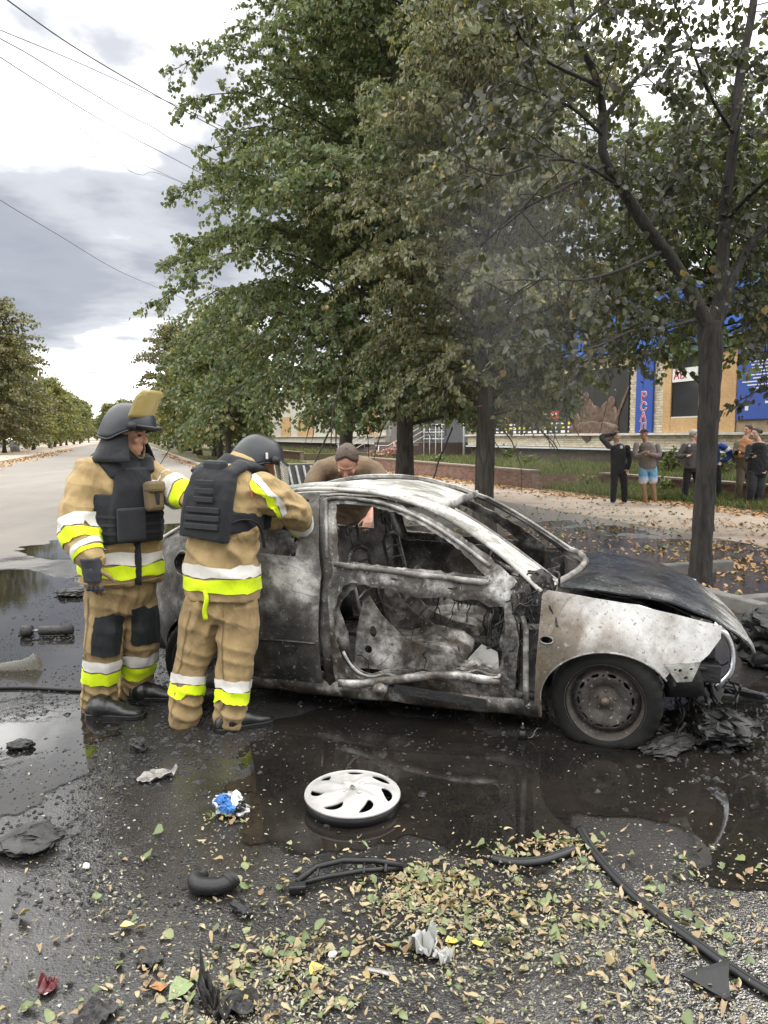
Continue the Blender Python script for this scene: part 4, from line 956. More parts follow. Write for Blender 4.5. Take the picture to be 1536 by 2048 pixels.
    lo = [(-.225, .745), (-.20, .785), (-.12, .800), (-.03, .775), (.06, .780), (.16, .752), (.27, .738), (.35, .752), (.46, .738), (.55, .752), (.63, .715), (.70, .715), (.715, .60), (.70, .50), (.712, .40), (.69, .33), (.62, .315), (.55, .335), (.49, .31), (.43, .315), (.36, .285), (.24, .29), (.12, .255), (.02, .262), (-.06, .238), (-.13, .25), (-.185, .295), (-.225, .36), (-.258, .46), (-.27, .58), (-.262, .66)]
    lo = [tuple(q_) for q_ in smooth_path(lo + lo[:1], 90)[:-1]]
    dr = sheet('door', dz, [wn_, lo if s < 0 else ell(.10, .60, .05, .04), ell(.42, .80, .03, .007, 8), ell(.10, .83, .035, .007, 8), ell(-.265, 1.13, .006, .03, 8)] + ([] if s < 0 else [ell(.45, .45, .10, .09), ell(-.10, .62, .04, .05), ell(.25, .60, .03, .03)]), side_fn(s, .022, .010, sd + 2), M['bm_door'], car, .03, .014, ragged=.010, seed=3)
    # inner sheet of the door frame, set back, gives the frame depth
    ins = sheet('inner_frame', [(-.285, .23), (-.32, .66), (-.30, .86), (.74, .82), (.745, .24)], [[(x * .94 + .022 + (.022 * math.sin(z * 17) if x < 0 else 0), (z - .5) * .93 + .51 + .012 * math.sin(x * 13)) for x, z in lo]] if s < 0 else [ell(-.05, .52, .09, .12), ell(.40, .62, .14, .07), ell(.52, .40, .05, .05)], side_fn(s, .085, .020, sd + 4), M['bm_seat'] if s < 0 else M['bm_inner'], dr, .035, .006, ragged=.012, seed=8)
    b = MB(); b.tube(smooth_path([(x, s * (yside(x, z) - .012), z) for x, z in ((-.325, .93), (-.375, 1.20), (-.36, 1.262), (-.14, 1.258), (.06, 1.218), (.26, 1.142), (.44, 1.045), (.62, .93))], 28), [(.012, .016)] * 29, 6); b.build('window_frame', M['bm_frame'], dr)
    b = MB(); b.tube([(x, s * (yside(x, z) + .0), z) for x, z in ((-.27, .90), (0, .882), (.30, .862), (.62, .845))], [(.010, .018)] * 4, 6); b.build('belt_rail', M['bm_frame'], dr)
    if s < 0:
        b = MB(); b.tube(smooth_path([(-.24, -.80, .21), (-.10, -.815, .225), (.06, -.82, .26), (.28, -.80, .30), (.46, -.79, .315), (.66, -.78, .305), (.70, -.77, .33)], 24), [(.010, .026)] * 25, 6); b.build('lower_rail', M['bm_seat'], dr)
        b = MB(); rim_ = lo[36:80]; b.tube([(x + .012, s * (yside(x, z) - .05 + dent((x, z, 2), 9, .012, 1)), z + .012) for x, z in rim_], [.007 + .003 * abs(math.sin(i * .7)) for i in range(len(rim_))], 6); b.build('opening_rim', M['bm_frame'], dr)
        b = MB(); b.cyl((.02, -.79, .205), (.02, -.835, .205), .042, 16); b.cyl((.02, -.83, .205), (.02, -.842, .205), .02, 12); b.build('door_speaker_magnet', M['bm_seat'], dr)
        b = MB(); b.box((.36, -.815, .20), (.52, .02, .045), Matrix.Rotation(R(4), 3, 'Y')); b.build('charred_strip', M['char'], dr)
    # sill, in two folds
    b = MB()
    for (z0, y0, r_) in ((.165, .0, (.030, .052)), (.222, .035, (.024, .030))):
        b.tube([(x, s * (yside(x, z0) - .02 - y0 + dent((x, z0, 1), 5, .012, sd)), z0 + dent((x, z0, 4), 4, .012, sd)) for x in np.linspace(-.80, .90, 22)], [r_] * 22, 8)
    b.build('sill', M['bm_door'], car)
    # front door post with the hinge strap, seen in the gap ahead of the door
    b = MB(); b.box((.84, s * .71, .50), (.12, .08, .66)); bevel(b.build('hinge_post', M['bm_inner'], car), .015)
    b = MB(); b.tube([(.815, s * .79, .80), (.80, s * .797, .70), (.825, s * .80, .60), (.83, s * .80, .30), (.835, s * .79, .18)], [(.016, .004)] * 5, 6); b.box((.85, s * .78, .62), (.10, .012, .03)); b.build('hinge_strap', M['bm_frame'], car)

# -- roof, bonnet, cowl
RX = np.array([(-.78, 1.255), (-.55, 1.320), (-.30, 1.340), (-.05, 1.332), (.15, 1.292), (.31, 1.232)])
def roof_fn(x, v):
    z = float(np.interp(x, RX[:, 0], RX[:, 1])); hw = .585 + .01 * (x < 0); e = abs(v)
    z -= .050 * e ** 3.0; bow = .03 * (1 - v * v) * (1 if x > .25 else 0) * ((x - .25) / .06)
    z += dent((x, v * .6, 0), 2.6, .022, 1.0) * (1 - e ** 4) + dent((x, v * .6, 0), 8, .007, 4)
    return (x + bow, v * hw, z)
grid_sheet('roof', np.linspace(-.78, .31, 34), np.linspace(-1, 1, 36), roof_fn, M['bm_roof'], car, .007)
b = MB(); b.tube([(.318 + .03 * (1 - v * v), v * .54, 1.226 + .012 * (1 - v * v)) for v in np.linspace(-1, 1, 14)], [(.012, .026)] * 14, 8); b.build('windscreen_header', M['bm_frame'], car)
b = MB(); b.tube([(-.79, v * .575, 1.245) for v in np.linspace(-1, 1, 10)], [(.02, .035)] * 10, 8); b.build('rear_header', M['bm_frame'], car)
HX = np.array([(.985, .860), (1.15, .868), (1.35, .845), (1.55, .800), (1.75, .720), (1.90, .622), (1.97, .555), (2.02, .475)])
HW = np.array([(.985, .690), (1.3, .675), (1.6, .635), (1.80, .575), (1.93, .47), (2.02, .33)])
def hood_fn(x, v):
    z = float(np.interp(x, HX[:, 0], HX[:, 1])); hw = float(np.interp(x, HW[:, 0], HW[:, 1])); e = abs(v)
    z -= .035 * e ** 2.5 + .02 * e * max(0, 1.3 - x)
    z += .006 * math.exp(-((e - .62) / .14) ** 2) * max(0, min(1, (1.95 - x) * 5))       # the two raised creases
    z += dent((x * 1.2, v * .7, 0), 2.4, .020, 6) + dent((x, v, 0), 7, .006, 2) + (.016 * (x - 1.35) if x > 1.35 else 0)
    xb = x - .13 * (1 - min(1, (x - .985) / .25)) * (1 - e ** 2) * -1   # rear edge curves round the windscreen
    return (xb, v * hw, z)
hood = grid_sheet('bonnet', np.linspace(.985, 2.02, 36), np.linspace(-1, 1, 40), hood_fn, M['bm_hood'], car, .010)
def under(x, v):
    p = hood_fn(.99 + (x - .99) * .96, v * .93); return (p[0], p[1], p[2] - .03 - .01 * math.sin(x * 16))
grid_sheet('bonnet_stiffener', np.linspace(1.02, 1.98, 16), np.linspace(-1, 1, 16), under, M['bm_black'], hood, .006)
def cowl(x, v): return (.90 + x * .20 + .13 * (1 - v * v), v * .67, .80 - .07 * x + dent((x, v, 0), 4, .02, 8))
grid_sheet('cowl', np.linspace(0, 1, 6), np.linspace(-1, 1, 24), cowl, M['bm_inner'], car, .008)
b = MB(); b.tube([(.96 + .13 * (1 - v * v), v * .665, .835 + .02 * (1 - v * v)) for v in np.linspace(-1, 1, 20)], [(.018, .022)] * 20, 8); b.build('windscreen_sill', M['bm_frame'], car)
# tail: hatch frame left and right, crossbar, tail panel
for s in (-1, 1):
    b = MB(); b.tube(smooth_path([(-.78, s * .55, 1.245), (-1.10, s * .56, 1.13), (-1.40, s * .55, 1.02), (-1.58, s * .52, .94)], 12), [(.022, .032)] * 13, 8); b.build('hatch_post', M['bm_frame'], car)
def tailp(u, v): return (-1.62 - .07 * (1 - v * v) + dent((u, v, 0), 4, .02, 1), v * .56, .36 + u * .58)
grid_sheet('tail_panel', np.linspace(0, 1, 12), np.linspace(-1, 1, 24), tailp, M['bm_quarter'], car, .008)
b = MB(); b.tube([(-1.60 - .06 * (1 - v * v), v * .55, .945) for v in np.linspace(-1, 1, 12)], [(.03, .03)] * 12, 8); b.build('tail_crossbar', M['bm_frame'], car)
# floor, tunnel, bulkheads, boot floor
b = MB(); b.box((.05, 0, .155), (1.75, 1.42, .03)); b.box((.1, 0, .24), (1.5, .24, .16), taper=.7); b.box((-1.2, 0, .38), (.8, 1.05, .04)); b.build('floor_pan', M['bm_black'], car)
def bulk(u, v): return (.90 + .03 * math.sin(v * 9) + dent((u, v, 0), 4, .03, 2), v * .66, .17 + u * .64)
grid_sheet('bulkhead', np.linspace(0, 1, 10), np.linspace(-1, 1, 22), bulk, M['bm_black'], car)
def rbulk(u, v): return (-.74 - .10 * u + dent((u, v, 0), 5, .03, 5), v * .60, .17 + u * .66)
grid_sheet('rear_seat_panel', np.linspace(0, 1, 10), np.linspace(-1, 1, 22), rbulk, M['bm_black'], car)
b = MB(); b.tube([(.68, -.66, .70), (.66, -.3, .73), (.66, .3, .73), (.68, .66, .70)], .035, 8); b.box((.72, .0, .60), (.12, .36, .22)); b.tube([(.66, .28, .70), (.48, .30, .78)], .025, 8); b.build('dashboard_beam', M['bm_inner'], car)
b = MB(); b.tube([(.46 + .05 * math.cos(a), .30 + .17 * math.sin(a), .79 + .16 * math.cos(a)) for a in np.linspace(0, 6.283, 26)[:-1]], .011, 6, closed=True); b.build('steering_wheel', M['bm_black'], car)
# seats
def seat(y0, s):
    r_ = MB()
    RSs = []
    for x, z, w, h in ((-.10, .33, .20, .05), (.05, .355, .22, .05), (.20, .37, .22, .055), (.36, .36, .20, .05), (.44, .33, .18, .03)):
        RSs.append([(x, y0 + w * c, z + (h * .25 if abs(c) < .7 else h) + dent((x, c, y0), 6, .022, 3)) for c in np.linspace(-1, 1, 12)] + [(x, y0 + w * c, z - .07) for c in np.linspace(1, -1, 4)])
    r_.rings(RSs)
    sf = r_.build('seat_pan', M['bm_seat'], car)
    for sy in (-1, 1):
        fn = lambda x, z, sy=sy: (x, y0 + sy * .225 + dent((x, z, sy), 5, .015, y0), z)
        sheet('seat_bracket', [(-.22, .24), (-.20, .48), (-.16, .66), (-.12, .69), (-.05, .58), (.08, .46), (.24, .40), (.40, .37), (.44, .26)], [ell(-.10, .47, .022, .035, 10), ell(-.13, .36, .025, .025, 10), ell(.02, .40, .012, .012, 8)], fn, M['bm_seat'], sf, .045, .008)
        b = MB(); b.tube([(-.10, y0 + sy * .19, .36), (-.20, y0 + sy * .20, .62), (-.27, y0 + sy * .18, .90)], .014, 6); b.build('back_tube', M['bm_inner'], sf)
        b = MB(); b.box((.12, y0 + sy * .17, .235), (.62, .04, .03)); b.build('seat_runner', M['bm_inner'], sf)
    for z, x in ((.56, -.18), (.66, -.20), (.76, -.23), (.84, -.25)):
        b = MB(); b.tube([(x, y0 - .19, z), (x - .02, y0, z + .01), (x, y0 + .19, z)], .007, 5); b.build('back_spring', M['bm_inner'], sf)
    b = MB(); b.tube([(-.27, y0 - .18, .90), (-.28, y0 - .08, .94), (-.28, y0 + .08, .94), (-.27, y0 + .18, .90)], .014, 6)
    for q in (-.06, .06): b.tube([(-.275, y0 + q, .92), (-.30, y0 + q, 1.06)], .009, 6)
    b.tube([(-.30, y0 - .09, 1.02), (-.31, y0 - .09, 1.08), (-.31, y0 + .09, 1.08), (-.30, y0 + .09, 1.02)], .010, 6); b.build('headrest_frame', M['bm_inner'], sf)
seat(-.36, -1); seat(.36, 1)
# burnt wiring and melted lumps
rw = random.Random(12)
def tangle(name, c, d, n, r0, mat, steps=9, droop=.3):
    b = MB()
    for i in range(n):
        p = Vector([c[k] + rw.uniform(-1, 1) * d[k] for k in range(3)]); P = [p.copy()]; v = Vector((rw.uniform(-1, 1), rw.uniform(-.6, .6), rw.uniform(-1, .2)))
        for j in range(steps):
            v = (v + Vector((rw.uniform(-1, 1), rw.uniform(-1, 1), rw.uniform(-1, 1))) * .7 + Vector((0, 0, -droop))).normalized(); p = p + v * d[2] * rw.uniform(.08, .22)
            p = Vector([min(max(p[k], c[k] - 1.3 * d[k]), c[k] + 1.3 * d[k]) for k in range(3)]); P.append(p.copy())
        b.tube(smooth_path([tuple(q) for q in P], 18), r0 * rw.uniform(.6, 1.5), 4)
    return tag(b.build(name, mat, car), kind='stuff')
tangle('burnt_wiring', (.78, -.73, .72), (.13, .06, .18), 34, .0045, M['char'])
tangle('burnt_wiring', (.86, -.78, .80), (.10, .04, .12), 30, .005, M['char'])
tangle('burnt_wiring', (.45, -.15, .55), (.35, .35, .25), 26, .0035, M['char'])
tangle('burnt_wiring', (.10, -.70, .42), (.40, .08, .18), 8, .0028, M['char'])
def lump(name, c, r, mat, seed, parent, n=3, amp=.5, k=3.2):
    bm = bmesh.new(); bmesh.ops.create_icosphere(bm, subdivisions=n + 1, radius=1)
    for v in bm.verts:
        q = v.co.copy(); o_ = Vector((seed, seed * .7, seed * 1.3))
        q += noise.noise_vector(q * k * .55 + o_) * amp * .55; q += noise.noise_vector(q * k * 1.3 + o_) * amp * .32; q += noise.noise_vector(q * k * 3.1 + o_) * amp * .12
        v.co = Vector((q.x * r[0], q.y * r[1], q.z * r[2])) + Vector(c)
    me = bpy.data.meshes.new(name); bm.to_mesh(me); bm.free(); me.polygons.foreach_set('use_smooth', [True] * len(me.polygons)); me.set_sharp_from_angle(angle=R(50)); return link(name, me, mat, parent)
for i, (c, r) in enumerate((((.875, -.745, .835), (.085, .05, .08)), ((.80, -.785, .755), (.06, .03, .10)), ((.90, -.77, .765), (.05, .03, .09)), ((.60, -.45, .26), (.14, .16, .05)), ((.62, .1, .30), (.12, .2, .08)), ((.52, -.62, .30), (.10, .08, .06)), ((-.45, -.4, .26), (.2, .25, .09)))): lump('melted_lump', c, r, M['bm_black'] if i != 5 else M['bm_seat'], i * 3.3, car, 3, .7)
sheet('crumpled_foil', [(.42, .26), (.48, .36), (.545, .435), (.64, .40), (.66, .30), (.58, .25)], [], lambda x, z: (x, -.60 + .5 * (z - .3) + dent((x, z, 0), 14, .02, 3), z), M['bm_roof'], car, .03, .003)

# -- engine bay and what is left of the front
b = MB(); b.box((1.62, 0, .34), (.10, 1.18, .10)); b.box((1.66, 0, .58), (.07, 1.10, .05))
for y in (-.42, .42): b.box((1.35, y, .36), (.75, .08, .10))
for y in (-.50, .50): b.box((1.66, y, .46), (.05, .06, .25))
bevel(b.build('front_frame', M['bm_black'], car), .01)
b = MB(); b.box((1.69, 0, .46), (.03, .80, .20)); b.build('radiator', M['char'], car)
lump('engine_block', (1.30, .02, .44), (.24, .36, .20), M['bm_black'], 4.4, car, 3, .35, 2.4)
b = MB(); b.tube(smooth_path([(1.77, -.585, .645), (1.835, -.53, .60), (1.88, -.49, .50), (1.875, -.50, .38), (1.80, -.55, .30)], 16), [(.012, .034)] * 17, 8); b.build('bumper_trim', M['chrome'], car)
b = MB(); b.box((1.76, -.52, .38), (.12, .10, .10)); b.box((1.74, -.50, .52), (.10, .08, .14)); b.tube([(1.60, -.60, .41), (1.80, -.54, .40)], .018, 6); bevel(b.build('lamp_housing', M['char'], car), .012)
def lip(u, v): return (1.80 + .10 * (1 - v * v) - .05 * u, v * .55, .20 + u * .14 + dent((u, v, 0), 6, .03, 9))
grid_sheet('bumper_remnant', np.linspace(0, 1, 6), np.linspace(-.9, 1, 22), lip, M['char'], car, .01)
tangle('burnt_wiring', (1.74, -.40, .30), (.14, .25, .22), 26, .006, M['char'])

# -- wheels
def wheel(x, y, zc, s, steer=0.0, flat=.055):
    T = Matrix.Translation((x, y, zc)) @ Matrix.Rotation(steer, 4, 'Z') @ Matrix.Rotation(R(90) * (1 if s < 0 else -1), 4, 'X')   # local +z points out of the car
    w = empty('wheel'); w.parent = car
    prof = [(.196, .090), (.205, .096), (.225, .100), (.252, .094), (.272, .078), (.284, .055), (.288, .02), (.288, -.02), (.284, -.055), (.272, -.078), (.25, -.094), (.205, -.096), (.196, -.085)]
    b = MB(); n = 120; RS = []
    for k in range(n):
        a = 2 * math.pi * k / n; ring_ = []
        for j, (r_, z_) in enumerate(prof):
            rr_ = r_ - (.0045 if (k // 2) % 2 and 4 <= j <= 8 else 0)
            p = T @ Vector((rr_ * math.cos(a), rr_ * math.sin(a), z_ + .0)); gz = .022
            if p.z < gz:
                d = gz - p.z; p.z = gz - .002 * j * 0; p.y += (-1 if s < 0 else 1) * d * .75 * (1 if z_ > 0 else -1)
            elif p.z < gz + .09 and z_ > .05: p.y += (-1 if s < 0 else 1) * .026 * (1 - (p.z - gz) / .09)
            ring_.append(p)
        RS.append(ring_)
    m = len(prof); V = [p for r_ in RS for p in r_]
    b.add(V, [(k * m + j, k * m + j + 1, ((k + 1) % n) * m + j + 1, ((k + 1) % n) * m + j) for k in range(n) for j in range(m - 1)], 0, True)
    o = b.build('tyre', M['tyre'], w); fix_normals(o.data)
    # steel rim: dish with a ring of slots and bolt holes
    holes = []
    for k in range(10):
        a = 2 * math.pi * k / 10 + .1
        c_ = (.140 * math.cos(a), .140 * math.sin(a))
        holes.append([(c_[0] + (.009 if k % 1 == 0 else .007) * math.cos(t) * math.cos(a) - .023 * math.sin(t) * math.sin(a), c_[1] + .009 * math.cos(t) * math.sin(a) + .023 * math.sin(t) * math.cos(a)) for t in np.linspace(0, 2 * math.pi, 13)[:-1]])
    for k in range(10):
        a = 2 * math.pi * (k + .5) / 10 + .1; holes.append([(.137 * math.cos(a) + .006 * math.cos(t), .137 * math.sin(a) + .006 * math.sin(t)) for t in np.linspace(0, 2 * math.pi, 9)[:-1]])
    RP = [(0, .050), (.03, .050), (.045, .034), (.075, .034), (.09, .048), (.125, .060), (.153, .052), (.166, .034), (.182, .020)]
    def rf(u, v):
        r_ = math.hypot(u, v); z_ = float(np.interp(r_, [p[0] for p in RP], [p[1] for p in RP])); return tuple(T @ Vector((u, v, z_)))
    rm = sheet('rim', [(.180 * math.cos(t), .180 * math.sin(t)) for t in np.linspace(0, 2 * math.pi, 61)[:-1]], holes, rf, M['rim'], w, .014, .006)
    b = MB(); b.lathe([(.177, -.07), (.179, .02), (.185, .07), (.196, .087), (.207, .098), (.204, .084), (.195, .068), (.193, -.07)], T, 48); b.build('rim_flange', M['rim'], w)
    b = MB(); b.lathe([(.0, .072), (.016, .072), (.020, .066), (.021, .045)], T, 16); b.lathe([(.0, .076), (.008, .075), (.009, .071)], T, 10); b.build('hub', M['hub'], w)
    for k in range(5):
        a = 2 * math.pi * k / 5 + .3; b = MB(); b.lathe([(0, .052), (.007, .052), (.008, .034)], T @ Matrix.Translation((.052 * math.cos(a), .052 * math.sin(a), 0)), 6); b.build('wheel_bolt', M['rim'], w)
    b = MB(); b.lathe([(.0, -.02), (.11, -.02), (.115, -.05), (.0, -.05)], T, 20); b.build('brake_disc', M['bm_black'], w)
wheel(FW, -.715, .247, -1, R(-5)); wheel(FW, .715, .247, 1, R(-5)); wheel(RW, -.70, .25, -1); wheel(RW, .70, .25, 1)
for x in (FW, RW):
    for s in (-1, 1):
        b = MB(); b.tube([(x + .40 * math.cos(a), s * .58, .25 + .36 * math.sin(a)) for a in np.linspace(.0, math.pi, 14)], [(.10, .012)] * 14, 8); b.build('wheel_well', M['char'], car)
# ---------------------------------------------------------------- people
def skinmat(name, col):
    q = NT(name); v = q.obj(); f = q.noise(v, 26, 5, .6)
    c = q.ramp(f, [(.3, tuple(x * .82 for x in col)), (.7, tuple(min(1, x * 1.12) for x in col))])
    m = q.bsdf(Base_Color=c, Roughness=.5, Normal=q.bump(q.noise(v, 220, 3, .5), .12, .002)); q.b.inputs['Subsurface Weight'].default_value = .06; q.b.inputs['Subsurface Radius'].default_value = (.012, .005, .003); q.b.inputs['Subsurface Scale'].default_value = .5
    return m
M['skin'] = skinmat('skin', (.42, .265, .20)); M['skin_tan'] = skinmat('sunburnt_skin', (.43, .225, .155)); M['skin_dark'] = skinmat('tanned_skin', (.30, .16, .11))
M['hair_dark'] = plain('dark_hair', (.022, .016, .012), .6, var=.4, scale=60, bump=.5, bscale=160)
M['hair_brown'] = plain('brown_hair', (.06, .038, .024), .6, var=.4, scale=60, bump=.5, bscale=160)
M['hair_grey'] = plain('grey_hair', (.33, .31, .28), .6, var=.3, scale=60, bump=.5, bscale=160)
M['eye'] = plain('eye', (.02, .015, .012), .2)
M['turnout'] = fabric('turnout_cloth', (.330, .236, .112), .14, .55, 700, .85, .35)
M['turnout_t'] = fabric('turnout_trouser_cloth', (.285, .202, .098), .16, .6, 700, .85, .6)
M['lime'] = fabric('lime_band', (.60, .76, .012), .06, .25, 500, .6); M['silver'] = fabric('silver_band', (.62, .60, .56), .10, .3, 500, .45)
M['vest'] = fabric('black_vest_cloth', (.016, .017, .020), .25, .35, 500, .8); M['vest2'] = fabric('black_webbing', (.024, .025, .029), .2, .2, 400, .75)
M['knee'] = fabric('black_patch', (.014, .017, .019), .25, .3, 500, .55)
M['pouch'] = fabric('khaki_pouch', (.15, .11, .06), .15, .3, 500, .8)
M['boot'] = plain('black_boot', (.012, .012, .012), .32, var=.3, scale=20, bump=.25, bscale=50)
M['helmet'] = plain('dark_helmet', (.012, .014, .019), .42, var=.5, scale=7, bump=.06, bscale=30)
M['helmet_rim'] = plain('helmet_rim', (.010, .010, .011), .5)
M['glove'] = fabric('grey_glove', (.045, .048, .055), .2, .3, 500, .8); M['glove_tan'] = fabric('tan_glove', (.22, .15, .075), .2, .3, 500, .8)
def visormat(name, col, alpha):
    q = NT(name); b = q.n('BsdfPrincipled', None, Base_Color=col, Roughness=.2); t = q.n('BsdfTransparent', None, Color=(1, .95, .8)); v = q.obj()
    f = q.ramp(q.noise(v, 9, 5, .6), [(.3, alpha - .08), (.7, alpha + .06)])
    q.t.links.new(q.n('MixShader', None, Fac=f, i1=t, i2=b).outputs[0], q.out.inputs[0]); return q.m
M['visor_amber'] = visormat('amber_visor', (.42, .33, .13), .82); M['visor_clear'] = visormat('clear_visor', (.45, .47, .47), .34)
def cloth(n, col, w=.4): M[n] = fabric(n, col, .15, w, 500, .88)
for n_, c_ in (('tshirt_olive', (.140, .100, .062)), ('cloth_black', (.017, .018, .020)), ('cloth_charcoal', (.035, .035, .038)), ('hoodie_grey', (.155, .130, .118)), ('jacket_grey', (.070, .066, .064)), ('navy', (.012, .020, .075)), ('blue_sleeve', (.020, .05, .24)), ('rust', (.40, .19, .085)), ('camo', (.105, .085, .055)), ('cap_dark', (.030, .028, .028)), ('shoe_grey', (.12, .115, .11)), ('shoe_brown', (.09, .065, .045)), ('white_cloth', (.6, .6, .6))): cloth(n_, c_)
def shorts_mat():
    q = NT('fading_blue_shorts'); z = q.sep(q.obj())[2]
    c = q.ramp(q.math('DIVIDE', z, 1.0), [(.52, (.62, .60, .62)), (.60, (.42, .50, .60)), (.70, (.10, .27, .46)), (.78, (.16, .32, .46))])
    return q.bsdf(Base_Color=c, Roughness=.85, Normal=q.bump(q.noise(q.obj(), 14, 3), .4, .02))
M['shorts'] = shorts_mat()

def V3(p): return Vector(p)
class Fig:
    """one person: joints in world space, turned into the root's own frame"""
    def __init__(s, base, label, cat='person', group=None, voxel=.008):
        s.base = Vector(base); s.vox = voxel; s.label = label; s.group = group
        s.body = MB(); s.root = None
    def L(s, p): return Vector(p) - s.base
    def finish_body(s, mat, vox=None):
        o = s.body.build('person', mat); o.location = s.base; tag(o, s.label, 'person', s.group)
        blobify(o, vox or s.vox, 4); s.root = o; return o
    def garment(s, name, mb, mat, vox=None, wr=0.0, wk=9, seed=0, it=5, parent=None, stretch=(1, 1, .6)):
        o = mb.build(name, mat, parent or s.root); blobify(o, vox or s.vox, it)
        if wr: wrinkle(o, wr, wk, seed, stretch)
        return o
def blobify(o, vox, it=4):
    m = o.modifiers.new('r', 'REMESH'); m.mode = 'VOXEL'; m.voxel_size = vox; m.use_smooth_shade = True
    if it: k = o.modifiers.new('s', 'SMOOTH'); k.iterations = it; k.factor = .5
    mats = list(o.data.materials); bake(o)
    if not o.data.materials:
        for x in mats: o.data.materials.append(x)
    o.data.polygons.foreach_set('use_smooth', [True] * len(o.data.polygons)); return o
BUNCH = []
def wrinkle(o, amp, k, seed, st=(1, 1, .6)):
    """folds in the cloth: ridged noise along the normals"""
    me = o.data; n = len(me.vertices); co = np.empty(n * 3, np.float32); no = np.empty(n * 3, np.float32)
    me.vertices.foreach_get('co', co); me.vertices.foreach_get('normal', no); co = co.reshape(-1, 3); no = no.reshape(-1, 3); d = np.empty(n)
    for i in range(n):
        x, y, z = co[i]; w = noise.noise(Vector((x * 3, y * 3, z * 3 + seed)))
        p = Vector((x * k * st[0] + seed + w * .8, y * k * st[1] + w * .8, z * k / st[2] * .6 + (x - y) * k * .35))
        a = noise.noise(p); b_ = noise.noise(p * 2.3 + Vector((3, 1, seed)))
        d[i] = (1 - 2.2 * abs(a)) * .6 + b_ * .35 + w * .5
        for (c, rad, am, fq) in BUNCH:
            dx, dy, dz = x - c[0], y - c[1], z - c[2]; q = (dx * dx + dy * dy + dz * dz) / (rad * rad)
            if q < 5: d[i] += math.exp(-q) * am / amp * (1 - 1.9 * abs(math.sin(fq * (dz + .40 * dx - .25 * dy + .05 * w + .03 * noise.noise(Vector((x * 7, y * 7, z * 7 + seed)))))))
    me.vertices.foreach_set('co', (co + no * (d * amp)[:, None]).astype(np.float32).ravel()); me.update()
def limb(mb, P, r, n=14, steps=None, sm=True):
    """a rounded tapering limb through points"""
    P = [V3(p) for p in P]; r = list(r); st = steps or 5 * (len(P) - 1)
    Q = smooth_path([(*p, (q if not hasattr(q, '__len__') else q[0]), (q if not hasattr(q, '__len__') else q[1])) for p, q in zip(P, r)], st)
    mb.tube([q[:3] for q in Q], [(q[3], q[4]) for q in Q], n)
    mb.ball(Q[0][:3], Q[0][3] * .98, 12, 8); mb.ball(Q[-1][:3], Q[-1][3] * .98, 12, 8)
def oval(c, a, b, f, up=Vector((0, 0, 1)), n=24, e=2.4):
    """rounded-rectangle ring at c: half width a across, half depth b along facing f, in the plane normal to up"""
    f = (f - up * f.dot(up)).normalized(); r = f.cross(up).normalized(); out = []
    for k in range(n):
        t = 2 * math.pi * k / n; ct, s_ = math.cos(t), math.sin(t)
        out.append(V3(c) + r * (a * math.copysign(abs(ct) ** (2 / e), ct)) + f * (b * math.copysign(abs(s_) ** (2 / e), s_)))
    return out
def torso(mb, C, A, B, f, e=2.4, steps=18, ups=None):
    """C centres bottom to top, A half widths, B half depths"""
    Q = smooth_path([(*V3(c), a, b) for c, a, b in zip(C, A, B)], steps); RS = []
    for i, q in enumerate(Q):
        p0 = Vector(Q[max(i - 1, 0)][:3]); p1 = Vector(Q[min(i + 1, len(Q) - 1)][:3]); up = (p1 - p0).normalized()
        RS.append(oval(q[:3], q[3], q[4], f, up, 24, e))
    mb.rings(RS)
def band(name, Pa, Pb, r, mat, parent, target, f=None, a0=0, a1=360, off=.005, n=36, m=5, pinch=1.18):
    """strip round a limb between Pa and Pb, pulled onto the cloth"""
    Pa, Pb = V3(Pa), V3(Pb); t = (Pb - Pa).normalized(); f = V3(f) if f is not None else Vector((0, -1, 0))
    f = (f - t * f.dot(t)).normalized(); w = t.cross(f); ra = r if hasattr(r, '__len__') else (r, r); V = []; full = abs(a1 - a0) >= 360
    for i in range(m):
        c = Pa.lerp(Pb, i / (m - 1))
        for k in range(n):
            a = R(a0 + (a1 - a0) * k / (n if full else n - 1)); V.append(c + (f * math.cos(a) * ra[0] + w * math.sin(a) * ra[1]) * pinch)
    F_ = [(i * n + k, i * n + (k + 1) % n, (i + 1) * n + (k + 1) % n, (i + 1) * n + k) for i in range(m - 1) for k in range(n if full else n - 1)]
    b = MB(); b.add(V, F_, 0, True); o = b.build(name, mat, parent)
    s = o.modifiers.new('w', 'SHRINKWRAP'); s.target = target; s.wrap_method = 'NEAREST_SURFACEPOINT'; s.wrap_mode = 'OUTSIDE_SURFACE' if 0 else 'ABOVE_SURFACE'; s.offset = off
    bpy.context.view_layer.update(); bake(o); return o
